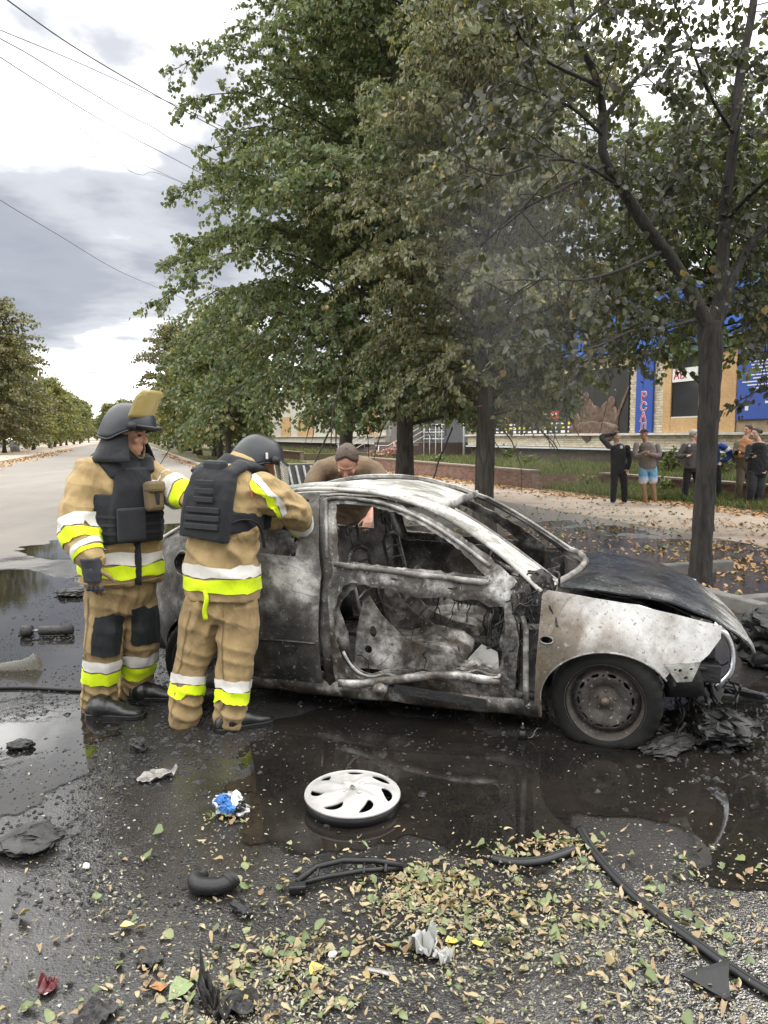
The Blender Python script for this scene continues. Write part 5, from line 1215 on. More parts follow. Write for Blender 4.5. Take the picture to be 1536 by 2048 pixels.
def head(mb, c, f, up, k=1.0, jaw=1.0, neck=None, ears=True):
    """c: middle of the skull; f: where the face looks"""
    up = V3(up).normalized(); f = V3(f); f = (f - up * f.dot(up)).normalized(); r = f.cross(up); c = V3(c)
    Mx = Matrix((r, f, up)).transposed(); P = lambda x, y, z: c + (r * x + f * y + up * z) * k
    mb.ball(P(0, -.008, .028), (.074 * k, .094 * k, .092 * k), 20, 14, Mx); mb.ball(P(0, .012, -.035), (.066 * k, .078 * k, .075 * k), 18, 12, Mx)
    mb.ball(P(0, .034, -.072), (.050 * k * jaw, .052 * k, .046 * k), 16, 10, Mx); mb.ball(P(0, .070, -.102), (.022 * k, .017 * k, .016 * k), 12, 8, Mx)
    mb.tube([P(0, .086, .012), P(0, .102, -.014), P(0, .110, -.034)], [.0085 * k, .011 * k, .0145 * k], 8); mb.ball(P(0, .103, -.036), (.017 * k, .014 * k, .011 * k), 10, 7, Mx)
    mb.tube([P(-.05, .068, .018), P(-.02, .085, .024), P(.02, .085, .024), P(.05, .068, .018)], .0095 * k, 8)
    for s in (-1, 1):
        mb.ball(P(s * .040, .066, -.030), (.022 * k, .018 * k, .022 * k), 10, 7, Mx)
        if ears: mb.ball(P(s * .076, -.004, -.008), (.007 * k, .018 * k, .031 * k), 10, 8, Mx)
    mb.tube([P(-.024, .080, -.070), P(0, .090, -.066), P(.024, .080, -.070)], .0075 * k, 8); mb.tube([P(-.020, .080, -.082), P(0, .088, -.081), P(.020, .080, -.082)], .0075 * k, 8)
    if neck is not None: limb(mb, [P(0, -.022, -.05), V3(neck)], [.058 * k, .066 * k], 14, 6)
    return P, Mx
def eyes(fig, P, k=1.0, closed=False):
    for s in (-1, 1):
        if closed: b = MB(); b.tube([fig.L(P(s * .018, .083, -.008)), fig.L(P(s * .032, .085, -.012)), fig.L(P(s * .046, .076, -.008))], .0022, 5)
        else: b = MB(); b.ball(fig.L(P(s * .031, .0795, -.002)), (.0135 * k, .0085 * k, .0065 * k), 10, 7); b.build('eye', M['eye'], fig.root)
        b = MB(); b.tube([fig.L(P(s * .014, .092, .020)), fig.L(P(s * .033, .088, .026)), fig.L(P(s * .050, .074, .020))], [.003, .0045, .003], 6); b.build('eyebrow', M['hair_dark'], fig.root)
def hand(mb, w, d, pn, k=1.0, curl=.35, side=1, spread=.1, fist=False):
    """palm and five bent fingers: w wrist, d towards the fingertips, pn out of the palm, side the thumb's side"""
    w, d, pn = V3(w), V3(d).normalized(), V3(pn); pn = (pn - d * pn.dot(d)).normalized(); s = d.cross(pn) * side
    RS = []
    for t, a, b in ((-.02, .028, .022), (.01, .032, .020), (.05, .041, .016), (.085, .042, .013), (.098, .038, .010)):
        RS.append(oval(w + d * t * k, a * k, b * k, pn, d, 16, 2.6))
    mb.rings(RS)
    for i, (o, L_) in enumerate(((.032, .070), (.011, .080), (-.011, .075), (-.031, .060))):
        p = w + (d * .088 + s * o) * k; di = (d + s * o * spread * 20 / 3).normalized(); P = [w + (d * .06 + s * o) * k, p]; c = curl * (1 + .12 * i)
        for j, q in enumerate((.45, .32, .23)):
            di = (di * math.cos(c) + pn * math.sin(c)).normalized(); p = p + di * L_ * q * k; P.append(p)
            c *= 1.15
        mb.tube(P, [.0095 * k, .0098 * k, .009 * k, .008 * k, .006 * k], 8); mb.ball(P[-1], .0062 * k, 8, 6)
    p = w + (d * .025 + s * .028) * k; di = (d * .6 + s * .8 + pn * .25).normalized(); P = [w + d * .01 * k, p]
    for q, c in ((.038, 0), (.032, .25), (.026, .3)):
        di = (di * math.cos(c) + (d * .8 + pn * .5) * math.sin(c)).normalized(); p = p + di * q * k; P.append(p)
    mb.tube(P, [.015 * k, .014 * k, .0115 * k, .010 * k, .0075 * k], 8); mb.ball(P[-1], .0078 * k, 8, 6)
def shoe(mb, heel, d, L=.29, w=.05, h=.085, shaft=None, sr=.06):
    """heel: ground point under the heel, d: direction of the toe"""
    d = V3((d[0], d[1], 0)).normalized(); s = Vector((0, 0, 1)).cross(d); heel = V3(heel); RS = []
    for t, a, hh in ((-.02, .55, .62), (.02, .80, .90), (.10, .86, 1.0), (.17, .86, .92), (.24, 1.0, .70), (.29, 1.02, .58), (.335, .86, .50), (.365, .45, .34)):
        c = heel + d * (t / .35 * L - L * .06); RS.append([c + s * (w * a * math.cos(q)) + Vector((0, 0, max(0.002, h * hh * (.5 + .5 * math.sin(q))))) for q in np.linspace(0, 2 * math.pi, 17)[:-1]])
    mb.rings(RS)
    if shaft is not None: limb(mb, [heel + d * .05 + Vector((0, 0, h * .5)), V3(shaft)], [sr * .95, sr], 12, 5)
def sole(fig, name, heel, d, L, w, mat, parent):
    d = V3((d[0], d[1], 0)).normalized(); s = Vector((0, 0, 1)).cross(d); P = []
    for t, a in ((-.02, .5), (.0, .85), (.10, .90), (.17, .86), (.24, 1.02), (.29, 1.04), (.34, .85), (.372, .42)): P.append((t / .35 * L - L * .06, a * w))
    pl = [(x, y) for x, y in P] + [(x, -y) for x, y in P[::-1]]; b = MB()
    b.prism(pl, lambda x, y, z: fig.L(V3(heel) + d * x + s * y * 1.06 + Vector((0, 0, z))), .026); o = b.build(name, mat, parent); fix_normals(o.data); return bevel(o, .004)
def box_on(fig, name, c, f, up, d, mat, parent, bev=.008):
    """a small box whose front looks along f"""
    up = V3(up).normalized(); f = V3(f); f = (f - up * f.dot(up)).normalized(); Mx = Matrix((f.cross(up), f, up)).transposed()
    b = MB(); b.box(fig.L(c), d, Mx); o = b.build(name, mat, parent)
    return bevel(o, bev) if bev else o
def dirv(yaw, pitch=0.0): return Vector((math.cos(R(yaw)) * math.cos(R(pitch)), math.sin(R(yaw)) * math.cos(R(pitch)), math.sin(R(pitch))))
UP = Vector((0, 0, 1))
def helmet(fig, c, f, up, k=1.0, rim=True):
    """combat helmet: dome with a brow edge and covered ears"""
    up = V3(up).normalized(); f = V3(f); f = (f - up * f.dot(up)).normalized(); r = f.cross(up); c = V3(c)
    P = lambda x, y, z: fig.L(c + (r * x + f * y + up * z) * k)
    RS = []; n = 40
    def edge(a):                                   # lower edge height round the head, a = 0 at the brow
        ca = math.cos(a); return .012 + .030 * ca if ca > 0 else .012 - .055 * (1 - abs(math.sin(a)) ** 2 * .25) * min(1, -ca * 1.6)
    def eg(a): return edge(a) - .038 * math.exp(-((abs(a) - 1.75) / .42) ** 2)
    for i in range(13):
        t = i / 12; row = []
        for j in range(n):
            a = -math.pi + 2 * math.pi * j / n; ph = t * math.pi / 2
            z0 = eg(a); rz = .158 - z0; h = z0 + rz * math.sin(ph); rr = math.cos(ph) ** .75 if i < 12 else .02
            fl = 1 + .045 * math.exp(-t * 9)
            row.append(P(.122 * rr * fl * math.sin(a), (.146 * math.cos(a) - .008) * rr * fl, h))
        RS.append(row)
    b = MB(); b.rings(RS, False); V = b.v
    o = b.build('helmet', M['helmet'], fig.root); fix_normals(o.data); m = o.modifiers.new('s', 'SOLIDIFY'); m.thickness = .008; m.offset = -1; bake(o); o.data.polygons.foreach_set('use_smooth', [True] * len(o.data.polygons))
    b = MB(); b.tube([p for p in RS[0]], .006, 6, closed=True); b.build('helmet_rim', M['helmet_rim'], o)
    return o, P
def tri_hair(fig, name, c, f, up, mat, k=1.0, front=.35, low=-.03, thick=.012, seed=0, bald=0.0):
    """hair: a cap over the skull with an uneven edge"""
    up = V3(up).normalized(); f = V3(f); f = (f - up * f.dot(up)).normalized(); r = f.cross(up); c = V3(c); n = 40; RS = []
    for i in range(12):
        row = []
        for j in range(n):
            a = 2 * math.pi * j / n; ca = math.cos(a)
            z0 = low + (front * .16 - low) * max(0, ca) ** .6 if ca > 0 else low - .03 * (-ca)
            th0 = math.asin(max(-.9, min(.95, (z0 - .028) / .095))); th = th0 + (math.pi / 2 - th0) * (i / 11)
            g = 1 + thick / .085 * (.8 + .35 * noise.noise(Vector((a * 3, i * .9, seed)))) * (.15 + .85 * min(1, i / 2))
            p = Vector((.075 * math.cos(th) * math.sin(a), .095 * math.cos(th) * ca - .008, .028 + .093 * math.sin(th))) * g
            row.append(fig.L(c + (r * p.x + f * p.y + up * p.z) * k))
        RS.append(row)
    b = MB(); b.rings(RS, True); return b.build(name, mat, fig.root)
M['seam'] = fabric('seam_thread', (.17, .118, .055), .1, .2)
def bands_on_limb(fig, target, a, b, r, f, parent=None, frac=.42, off=.006, a0=0, a1=360, first='silver'):
    """the pair of bands: silver above, lime below, between a and b"""
    a, b = V3(a), V3(b); m1 = a.lerp(b, frac); m2 = a.lerp(b, frac + .06)
    band('silver_band' if first == 'silver' else 'lime_band', a, m1, r, M[first], parent or target, target, f, a0, a1, off)
    band('lime_band' if first == 'silver' else 'silver_band', m2, b, r, M['lime' if first == 'silver' else 'silver'], parent or target, target, f, a0, a1, off)

# ================================================================ firefighter in profile, one arm stretched out
def firefighter_profile():
    F = Fig(G(240, 1418), 'firefighter in tan turnout gear and dark helmet with raised amber visor, pouch on black vest', group=None)
    a = lambda x, y, Y: F.L(at(x, y, Y))
    f = dirv(-45); hf = dirv(-7, -9); hu = Vector((.17, .0, .98))
    hc = at(257, 866, 4.45)
    # the body itself
    torso(F.body, [a(243, 1200, 4.45), a(243, 1120, 4.45), a(242, 1030, 4.45), a(238, 950, 4.46)], [.14, .15, .165, .15], [.10, .10, .115, .10], f)
    limb(F.body, [a(178, 955, 4.33), a(155, 1060, 4.22), a(184, 1126, 4.07)], [.055, .045, .032])
    limb(F.body, [a(300, 955, 4.58), a(348, 985, 4.50), a(392, 1003, 4.30)], [.055, .045, .032])
    for P in ([(215, 1190, 4.40), (207, 1290, 4.36), (198, 1400, 4.38)], [(275, 1185, 4.52), (278, 1280, 4.5), (271, 1380, 4.62)]): limb(F.body, [a(*p) for p in P], [.085, .06, .05])
    PH, _ = head(F.body, F.L(hc), hf, hu, 1.04, 1.05, a(240, 925, 4.46))
    hand(F.body, a(393, 1003, 4.30), Vector((.9, -.25, -.1)), Vector((.2, -.6, -.6)), 1.0, .25, 1)
    hand(F.body, a(185, 1128, 4.06), Vector((.05, -.02, -1)), Vector((.3, .95, 0)), .85, .22, 1)
    o = F.finish_body(M['skin_tan'], .0065)
    eyes(F, lambda x, y, z: F.base + PH(x, y, z))
    # trousers
    mb = MB(); torso(mb, [a(243, 1222, 4.45), a(243, 1185, 4.45), a(243, 1110, 4.45)], [.15, .195, .20], [.12, .15, .15], f)
    RL = [(212, 1195, 4.40), (208, 1250, 4.37), (205, 1300, 4.35), (199, 1370, 4.36), (196, 1412, 4.37)]; LL = [(276, 1190, 4.52), (281, 1250, 4.50), (279, 1290, 4.51), (273, 1345, 4.58), (271, 1384, 4.62)]
    limb(mb, [a(*p) for p in RL], [.118, .108, .100, .092, .098]); limb(mb, [a(*p) for p in LL], [.114, .108, .100, .096, .102])
    BUNCH[:] = [(a(198, 1398, 4.34), .11, .012, 48), (a(272, 1372, 4.58), .11, .012, 48), (a(205, 1300, 4.32), .11, .006, 40), (a(279, 1290, 4.48), .11, .006, 40), (a(240, 1215, 4.36), .17, .012, 26)]
    tr = F.garment('trousers', mb, M['turnout_t'], .008, .022, 7, 3, 2, stretch=(1.7, 1.7, 2.4)); BUNCH[:] = [(a(165, 1058, 4.16), .11, .014, 38), (a(172, 1010, 4.24), .13, .010, 30), (a(250, 1092, 4.3), .20, .008, 30), (a(345, 985, 4.45), .12, .010, 34)]
    bands_on_limb(F, tr, a(202, 1313, 4.35), a(198, 1360, 4.36), .105, f); bands_on_limb(F, tr, a(277, 1293, 4.51), a(274, 1338, 4.57), .105, f)
    band('knee_patch', a(205, 1228, 4.36), a(200, 1308, 4.34), (.115, .115), M['knee'], tr, tr, f, -38, 52, .007, 18, 10)
    band('knee_patch', a(281, 1205, 4.49), a(279, 1280, 4.50), (.115, .115), M['knee'], tr, tr, f, -52, 50, .007, 18, 10)
    for L_ in (RL, LL):
        for i_ in range(4): band('seam', a(*L_[i_]), a(*L_[i_ + 1]), .10, M['seam'], tr, tr, f, 78, 82, .003, 3, 8)
    # jacket
    mb = MB()
    torso(mb, [a(243, 1160, 4.45), a(243, 1125, 4.45), a(243, 1060, 4.45), a(242, 1000, 4.45), a(239, 950, 4.46), a(238, 922, 4.46)], [.232, .230, .216, .214, .198, .10], [.185, .182, .165, .165, .15, .10], f)
    RA = [(184, 950, 4.35), (163, 1000, 4.28), (157, 1062, 4.20), (171, 1095, 4.13), (183, 1116, 4.08)]; LA = [(298, 955, 4.57), (335, 975, 4.52), (372, 993, 4.39), (398, 1004, 4.29)]
    limb(mb, [a(*p) for p in RA], [.105, .100, .098, .082, .072]); limb(mb, [a(*p) for p in LA], [.100, .092, .080, .072])
    jk = F.garment('jacket', mb, M['turnout'], .008, .022, 8, 11, 2); BUNCH[:] = []
    bands_on_limb(F, jk, a(243, 1099, 4.45), a(243, 1146, 4.45), (.19, .24), f, off=.007)
    bands_on_limb(F, jk, a(159, 1040, 4.225), a(167, 1088, 4.155), .10, f)
    band('silver_band', a(173, 1098, 4.135), a(178, 1107, 4.12), .085, M['silver'], jk, jk, f); band('lime_band', a(178, 1107, 4.12), a(181, 1114, 4.11), .082, M['lime'], jk, jk, f)
    bands_on_limb(F, jk, a(346, 981, 4.49), a(386, 1000, 4.335), .085, f, frac=.46)
    bands_on_limb(F, jk, a(243, 950, 4.45), a(243, 1003, 4.45), (.17, .22), f, a0=-74, a1=-22, frac=.40)
    b = MB(); c0 = [a(243, y, 4.45) + f * (.207 if y > 1100 else .19) + Vector((0, 0, 0)) for y in (1080, 1110, 1145, 1160)]; b.tube(c0, [(.020, .006)] * 4, 8); b.build('storm_flap', M['vest'], jk)
    b = MB(); b.tube([a(243, 1160, 4.45) + (V3(p_) - a(243, 1160, 4.45)) for p_ in oval(a(243, 1156, 4.45), .236, .190, f, UP, 40)], .006, 5, closed=True); hm = b.build('hem_seam', M['turnout_t'], jk)
    # armour vest
    mb = MB()
    torso(mb, [a(243, 1078, 4.45), a(243, 1050, 4.45), a(243, 1010, 4.45), a(242, 985, 4.45)], [.226, .228, .222, .205], [.19, .195, .192, .178], f, 3.0)
    r = f.cross(UP)
    fr = lambda y, d, w=0: a(241, y, 4.45) + f * d + r * w
    mb.rings([oval(fr(y, d), A_, .032, f, UP, 16, 4) for y, d, A_ in ((1075, .178, .165), (1010, .182, .150), (965, .160, .112), (935, .132, .105))])
    mb.rings([oval(fr(y, d), A_, .032, f, UP, 16, 4) for y, d, A_ in ((1075, -.185, .175), (1010, -.19, .175), (950, -.165, .165), (925, -.12, .14))])
    for s in (-1, 1): mb.tube([fr(945, .15, s * .085), fr(922, .085, s * .11), fr(915, .0, s * .13), fr(918, -.09, s * .125), fr(940, -.15, s * .12)], [(.052, .022)] * 5, 10)
    mb.rings([oval(a(241, y, 4.455), A_, B_, f, UP, 20) for y, A_, B_ in ((932, .135, .125), (918, .115, .105), (905, .10, .095))], True)
    vs_ = F.garment('armour_vest', mb, M['vest'], .008, .006, 8, 5, 3)
    for y in (1022, 1038, 1054): band('webbing', a(243, y, 4.45), a(243, y + 6, 4.45), (.21, .24), M['vest2'], vs_, vs_, f, -75, 70, .004, 30, 2)
    box_on(F, 'front_flap', at(243, 1042, 4.45) + f * .225 - r * -.05, f, UP, (.17, .03, .19), M['vest2'], vs_, .012)
    pc = at(241, 990, 4.45) + f * .235 - r * .085
    pp = dirv(-38); po_ = box_on(F, 'pouch', pc, pp, Vector((-.1, .1, 1)), (.105, .07, .17), M['pouch'], vs_, .02)
    box_on(F, 'pouch_flap', pc + pp * .012 + UP * .055, pp, Vector((-.1, .1, 1)), (.112, .075, .065), M['pouch'], vs_, .018); box_on(F, 'pouch_strap', pc + pp * .036 + UP * .01, pp, UP, (.026, .012, .12), M['vest2'], vs_, .003)
    # neck curtain of the helmet
    b = MB(); RS = []
    for i in range(7):
        t = i / 6; row = []
        for j in range(22):
            an = R(62 + 236 * j / 21); d_ = V3((hf.x, hf.y, 0)).normalized(); q = Matrix.Rotation(an, 3, 'Z') @ d_
            rad = .125 + .085 * t ** 1.3 + .012 * math.sin(j * 1.1 + t * 4) * t; row.append(F.L(hc) + Vector((-.012, .0, -.01 - .155 * t)) + Vector((q.x * rad, q.y * rad * .92, 0)))
        RS.append(row)
    n = 22; b.add([p for r_ in RS for p in r_], [(i * n + j, i * n + j + 1, (i + 1) * n + j + 1, (i + 1) * n + j) for i in range(6) for j in range(n - 1)], 0, True)
    nc = b.build('neck_curtain', M['vest'], o); m = nc.modifiers.new('s', 'SOLIDIFY'); m.thickness = .008; bake(nc)
    hl, HP = helmet(F, hc, hf, hu, 1.10)
    # hinge, brow peak and raised amber visor
    for s in (-1, 1):
        b = MB(); b.cyl(HP(s * .122, .072, .045), HP(s * .146, .075, .045), .026, 14); b.build('visor_hinge', M['helmet_rim'], hl)
        b = MB(); b.tube([HP(s * .105, .035, -.02), HP(s * .085, .06, -.08), HP(s * .03, .085, -.118), HP(0, .09, -.122)], [(.009, .004)] * 4, 6); b.build('chin_strap', M['pouch'], hl)
    b = MB(); b.tube([HP(.13 * math.sin(t), .146 * math.cos(t) + .012, .048) for t in np.linspace(-1.1, 1.1, 12)], [(.018, .012)] * 12, 8); b.build('brow_band', M['helmet_rim'], hl)
    Vv = []; nu, nv = 16, 9; c_ = math.cos
    for i in range(nv):
        for j in range(nu):
            u = -1 + 2 * j / (nu - 1); v = i / (nv - 1); w_ = 1 - .16 * max(0, v - .75) / .25 * abs(u) ** 3
            t = u * .98 * w_; Vv.append(HP(.150 * math.sin(t), .150 * math.cos(t) - .042 + v * .034, .075 + v * .150 + .02 * math.cos(t)))
    b = MB(); b.add(Vv, [(i * nu + j, i * nu + j + 1, (i + 1) * nu + j + 1, (i + 1) * nu + j) for i in range(nv - 1) for j in range(nu - 1)], 0, True)
    vo = b.build('visor', M['visor_amber'], hl); m = vo.modifiers.new('s', 'SOLIDIFY'); m.thickness = .004; bake(vo)
    # gloves
    gk, gp = Vector((.05, -.02, -1)), Vector((.30, .95, 0)); gw = a(185, 1128, 4.06)
    mb = MB(); hand(mb, gw, gk, gp, 1.12, .22, 1, .16); mb.rings([oval(gw + UP * t, .052, .046, gp, UP, 16) for t in (.045, .01, -.03)])
    gl = F.garment('glove', mb, M['glove_tan'], .005, .003, 20, 2, 2)
    k_ = gk.normalized(); mb = MB(); mb.rings([oval(gw + k_ * t - gp * .008, w_, d_, gp, k_, 18, 3) for t, w_, d_ in ((-.035, .055, .050), (.02, .053, .036), (.07, .052, .028), (.098, .050, .022))]); g2 = F.garment('glove_back', mb, M['glove'], .006, .004, 18, 4, 2, gl)
    for i, oo in enumerate((.035, .012, -.012, -.034)):
        s_ = k_.cross(gp).normalized(); p = gw + k_ * .135 + s_ * oo * 1.15 + gp * .004
        b = MB(); b.tube([p - k_ * .013, p + k_ * .013], .0145, 8); b.build('finger_pad', M['glove'], gl)
    mb = MB(); hand(mb, a(396, 1003, 4.295), Vector((.9, -.25, -.1)), Vector((.2, .6, -.6)), 1.1, .25, 1); F.garment('glove', mb, M['glove'], .006, .003, 20, 2, 2)
    # boots
    for hx, hy, tx, ty, sh in ((178, 1432, 262, 1434, (197, 1400, 4.37)), (258, 1399, 335, 1398, (271, 1372, 4.62))):
        h_ = G(hx, hy); d = G(tx, ty) - h_; mb = MB(); shoe(mb, F.L(h_ + d * .1), d, .30, .056, .105, a(*sh), .075); bo = F.garment('boot', mb, M['boot'], .008, .004, 14, 3, 3); sole(F, 'boot_sole', h_ + d * .1, d, .31, .058, M['boot'], bo)
firefighter_profile()

# ================================================================ firefighter seen from behind, reaching into the car
def firefighter_back():
    F = Fig(G(430, 1450), 'firefighter seen from behind in tan turnout gear and black vest, reaching into the car', group=None)
    a = lambda x, y, Y: F.L(at(x, y, Y))
    f = dirv(58); hf = dirv(12, -22); hu = Vector((.36, .12, .93)); hc = at(514, 925, 4.34); r = f.cross(UP)
    torso(F.body, [a(443, 1220, 4.2), a(445, 1140, 4.2), a(450, 1040, 4.2), a(470, 960, 4.25)], [.14, .15, .165, .15], [.10, .10, .115, .10], f)
    limb(F.body, [a(530, 985, 4.2), a(588, 1022, 4.34), a(606, 1060, 4.56)], [.055, .045, .032]); limb(F.body, [a(440, 965, 4.42), a(500, 1010, 4.62), a(560, 1050, 4.78)], [.055, .045, .032])
    for P in ([(410, 1215, 4.18), (396, 1310, 4.2), (374, 1425, 4.14)], [(473, 1210, 4.16), (470, 1310, 4.15), (458, 1430, 4.09)]): limb(F.body, [a(*p) for p in P], [.085, .06, .05])
    PH, _ = head(F.body, F.L(hc), hf, hu, 1.02, 1.0, a(478, 945, 4.27))
    hand(F.body, a(607, 1062, 4.58), Vector((.3, .6, -.5)), Vector((-.2, -.2, -1)), 1.0, .4, 1); hand(F.body, a(562, 1051, 4.79), Vector((.6, .6, -.3)), Vector((0, 0, -1)), 1.0, .4, -1)
    o = F.finish_body(M['skin_tan'], .0075)
    mb = MB(); torso(mb, [a(443, 1240, 4.2), a(443, 1200, 4.2), a(444, 1130, 4.2)], [.15, .185, .19], [.12, .145, .15], f)
    LL = [(408, 1215, 4.17), (400, 1270, 4.18), (388, 1320, 4.18), (375, 1375, 4.15), (368, 1432, 4.13)]; RL = [(474, 1210, 4.16), (474, 1270, 4.15), (470, 1325, 4.13), (466, 1370, 4.11), (460, 1436, 4.08)]
    limb(mb, [a(*p) for p in LL], [.112, .103, .093, .085, .086]); limb(mb, [a(*p) for p in RL], [.116, .108, .100, .093, .088])
    BUNCH[:] = [(a(370, 1415, 4.05), .11, .013, 48), (a(462, 1420, 4.0), .11, .012, 48), (a(392, 1325, 4.1), .10, .005, 38), (a(472, 1325, 4.05), .10, .005, 38), (a(440, 1225, 4.1), .18, .012, 24)]
    tr = F.garment('trousers', mb, M['turnout_t'], .008, .022, 7, 21, 2, stretch=(1.7, 1.7, 2.4)); BUNCH[:] = [(a(575, 1012, 4.2), .12, .013, 36), (a(450, 1095, 4.05), .22, .009, 26), (a(530, 985, 4.1), .11, .010, 34)]
    bands_on_limb(F, tr, a(379, 1346, 4.16), a(374, 1388, 4.145), .095, f); bands_on_limb(F, tr, a(468, 1357, 4.115), a(463, 1402, 4.095), .10, f)
    for L_ in (RL, LL):
        for i_ in range(4): band('seam', a(*L_[i_]), a(*L_[i_ + 1]), .10, M['seam'], tr, tr, f, 176, 180, .003, 3, 8)
    mb = MB()
    torso(mb, [a(445, 1193, 4.2), a(445, 1150, 4.2), a(446, 1090, 4.2), a(452, 1030, 4.2), a(464, 975, 4.23), a(478, 944, 4.27)], [.205, .205, .198, .198, .192, .10], [.170, .165, .155, .155, .15, .10], f)
    RA = [(523, 985, 4.18), (560, 1003, 4.22), (590, 1026, 4.34), (606, 1054, 4.52)]; LA = [(435, 965, 4.40), (490, 1008, 4.60), (545, 1042, 4.74)]
    limb(mb, [a(*p) for p in RA], [.105, .094, .085, .068]); limb(mb, [a(*p) for p in LA], [.10, .09, .068])
    jk = F.garment('jacket', mb, M['turnout'], .008, .022, 8, 31, 2); BUNCH[:] = []
    bands_on_limb(F, jk, a(445, 1122, 4.2), a(445, 1174, 4.2), (.175, .222), f, off=.007, frac=.44)
    bands_on_limb(F, jk, a(541, 992, 4.19), a(520, 1010, 4.16), .11, f, frac=.44); bands_on_limb(F, jk, a(597, 1036, 4.40), a(607, 1057, 4.54), .08, f, frac=.5)
    b = MB(); b.tube(smooth_path([a(410, 1180, 4.02), a(413, 1200, 4.015), a(409, 1222, 4.03), a(412, 1240, 4.04)], 10), [(.013, .004)] * 11, 6); b.build('lime_strap', M['lime'], jk)
    # vest: tall back plate, collar, side straps
    mb = MB(); bk = lambda x, y, Y, d, w=0: a(x, y, Y) - f * d + r * w
    mb.rings([oval(bk(x, y, Y, d), A_, .040, f, V3((.12, .05, 1)).normalized(), 20, 5) for x, y, Y, d, A_ in ((450, 1072, 4.2, .158, .164), (453, 1040, 4.2, .163, .167), (459, 990, 4.21, .160, .164), (465, 955, 4.23, .145, .152), (469, 935, 4.25, .12, .130))])
    mb.rings([oval(bk(x, y, Y, -d), A_, .035, f, UP, 16, 4) for x, y, Y, d, A_ in ((452, 1060, 4.2, .17, .17), (462, 990, 4.22, .17, .165), (470, 955, 4.24, .14, .14))])
    torso(mb, [a(449, 1055, 4.2), a(453, 1015, 4.2)], [.205, .203], [.168, .166], f, 3, 3)
    for s in (-1, 1): mb.tube([bk(458, 945, 4.23, .13, s * .115), bk(466, 928, 4.25, .05, s * .12), bk(474, 935, 4.27, -.06, s * .12), bk(474, 960, 4.27, -.13, s * .12)], [(.05, .022)] * 4, 10)
    mb.rings([oval(a(x, y, Y), A_, B_, f, V3((.3, .1, 1)).normalized(), 20) for x, y, Y, A_, B_ in ((470, 950, 4.26, .14, .135), (480, 932, 4.27, .118, .115), (488, 918, 4.28, .10, .10))])
    vs_ = F.garment('armour_vest', mb, M['vest'], .008, .005, 8, 15, 3)
    for y, w in ((962, .07), (978, .07), (994, .07), (1014, .12), (1030, .125), (1046, .125)): b = MB(); c = at(452 + (1070 - y) * .10, y, 4.19) - f * .203; b.box(F.L(c), (.03, .012, w * 2), Matrix((UP, -f, r)).transposed()); bevel(b.build('webbing', M['vest2'], vs_), .004)
    b = MB(); b.tube(smooth_path([a(415, 1058, 4.0), a(450, 1052, 4.0), a(480, 1040, 4.02), a(505, 1042, 4.05), a(522, 1060, 4.10), a(528, 1095, 4.13)], 18), [(.016, .004)] * 19, 6); b.build('side_strap', M['vest2'], vs_)
    box_on(F, 'red_tag', at(503, 987, 4.05), Vector((.3, -1, 0)), UP, (.008, .004, .035), plain('red_tag', (.5, .05, .04)), vs_, 0)
    box_on(F, 'grab_handle', at(462, 932, 4.23) - f * .12, f, UP, (.16, .05, .07), M['vest2'], vs_, .02)
    mb = MB(); mb.rings([oval(a(x, y, Y), A_, B_, f, V3((.45, .15, 1)).normalized(), 20) for x, y, Y, A_, B_ in ((486, 935, 4.27, .112, .11), (497, 915, 4.30, .092, .09))]); F.garment('collar', mb, M['turnout'], .008, .006, 9, 3, 3)
    hl, HP = helmet(F, hc, hf, hu, 1.0)
    for s in (-1, 1): b = MB(); b.cyl(HP(s * .122, .080, .045), HP(s * .150, .085, .045), .022, 14); b.build('visor_hinge', M['helmet_rim'], hl)
    b = MB(); b.tube([HP(.13 * math.sin(t), .146 * math.cos(t) + .012, .045) for t in np.linspace(-1.2, 1.2, 12)], [(.020, .012)] * 12, 8); b.build('brow_band', M['helmet_rim'], hl)
    b = MB(); b.box(HP(.126, .03, .05), (.012, .055, .035), Matrix.Rotation(R(12), 3, 'Z')); bevel(b.build('silver_badge', M['silver'], hl), .003)
    Vv = []; nu, nv = 16, 10
    for i in range(nv):
        for j in range(nu):
            u = -1 + 2 * j / (nu - 1); v = i / (nv - 1); t = u * .95; Vv.append(HP(.150 * math.sin(t), .150 * math.cos(t) + .02 + v * .075, .05 - v * .17 + .03 * abs(u) * v))
    b = MB(); b.add(Vv, [(i * nu + j, i * nu + j + 1, (i + 1) * nu + j + 1, (i + 1) * nu + j) for i in range(nv - 1) for j in range(nu - 1)], 0, True); vo = b.build('visor', M['visor_clear'], hl); m = vo.modifiers.new('s', 'SOLIDIFY'); m.thickness = .004; bake(vo)
    b = MB(); b.tube([Vv[(nv - 1) * nu + j] for j in range(nu)], .005, 6); b.build('visor_edge', M['silver'], hl)
    mb = MB(); hand(mb, a(607, 1062, 4.58), Vector((.3, .6, -.5)), Vector((-.2, -.2, -1)), 1.1, .4, 1); F.garment('glove', mb, M['glove'], .006, .003, 20, 2, 2)
    mb = MB(); hand(mb, a(562, 1051, 4.79), Vector((.6, .6, -.3)), Vector((0, 0, -1)), 1.1, .4, -1); F.garment('glove', mb, M['glove'], .006, .003, 20, 2, 2)
    for hx, hy, tx, ty, sh in ((436, 1463, 528, 1445, (460, 1420, 4.09)), (362, 1440, 412, 1402, (369, 1420, 4.13))):
        h_ = G(hx, hy); d = G(tx, ty) - h_; mb = MB(); shoe(mb, F.L(h_ + d.normalized() * .02), d, .30, .056, .105, a(*sh), .072); bo = F.garment('boot', mb, M['boot'], .008, .004, 14, 3, 3); sole(F, 'boot_sole', h_ + d.normalized() * .02, d, .31, .058, M['boot'], bo)
firefighter_back()

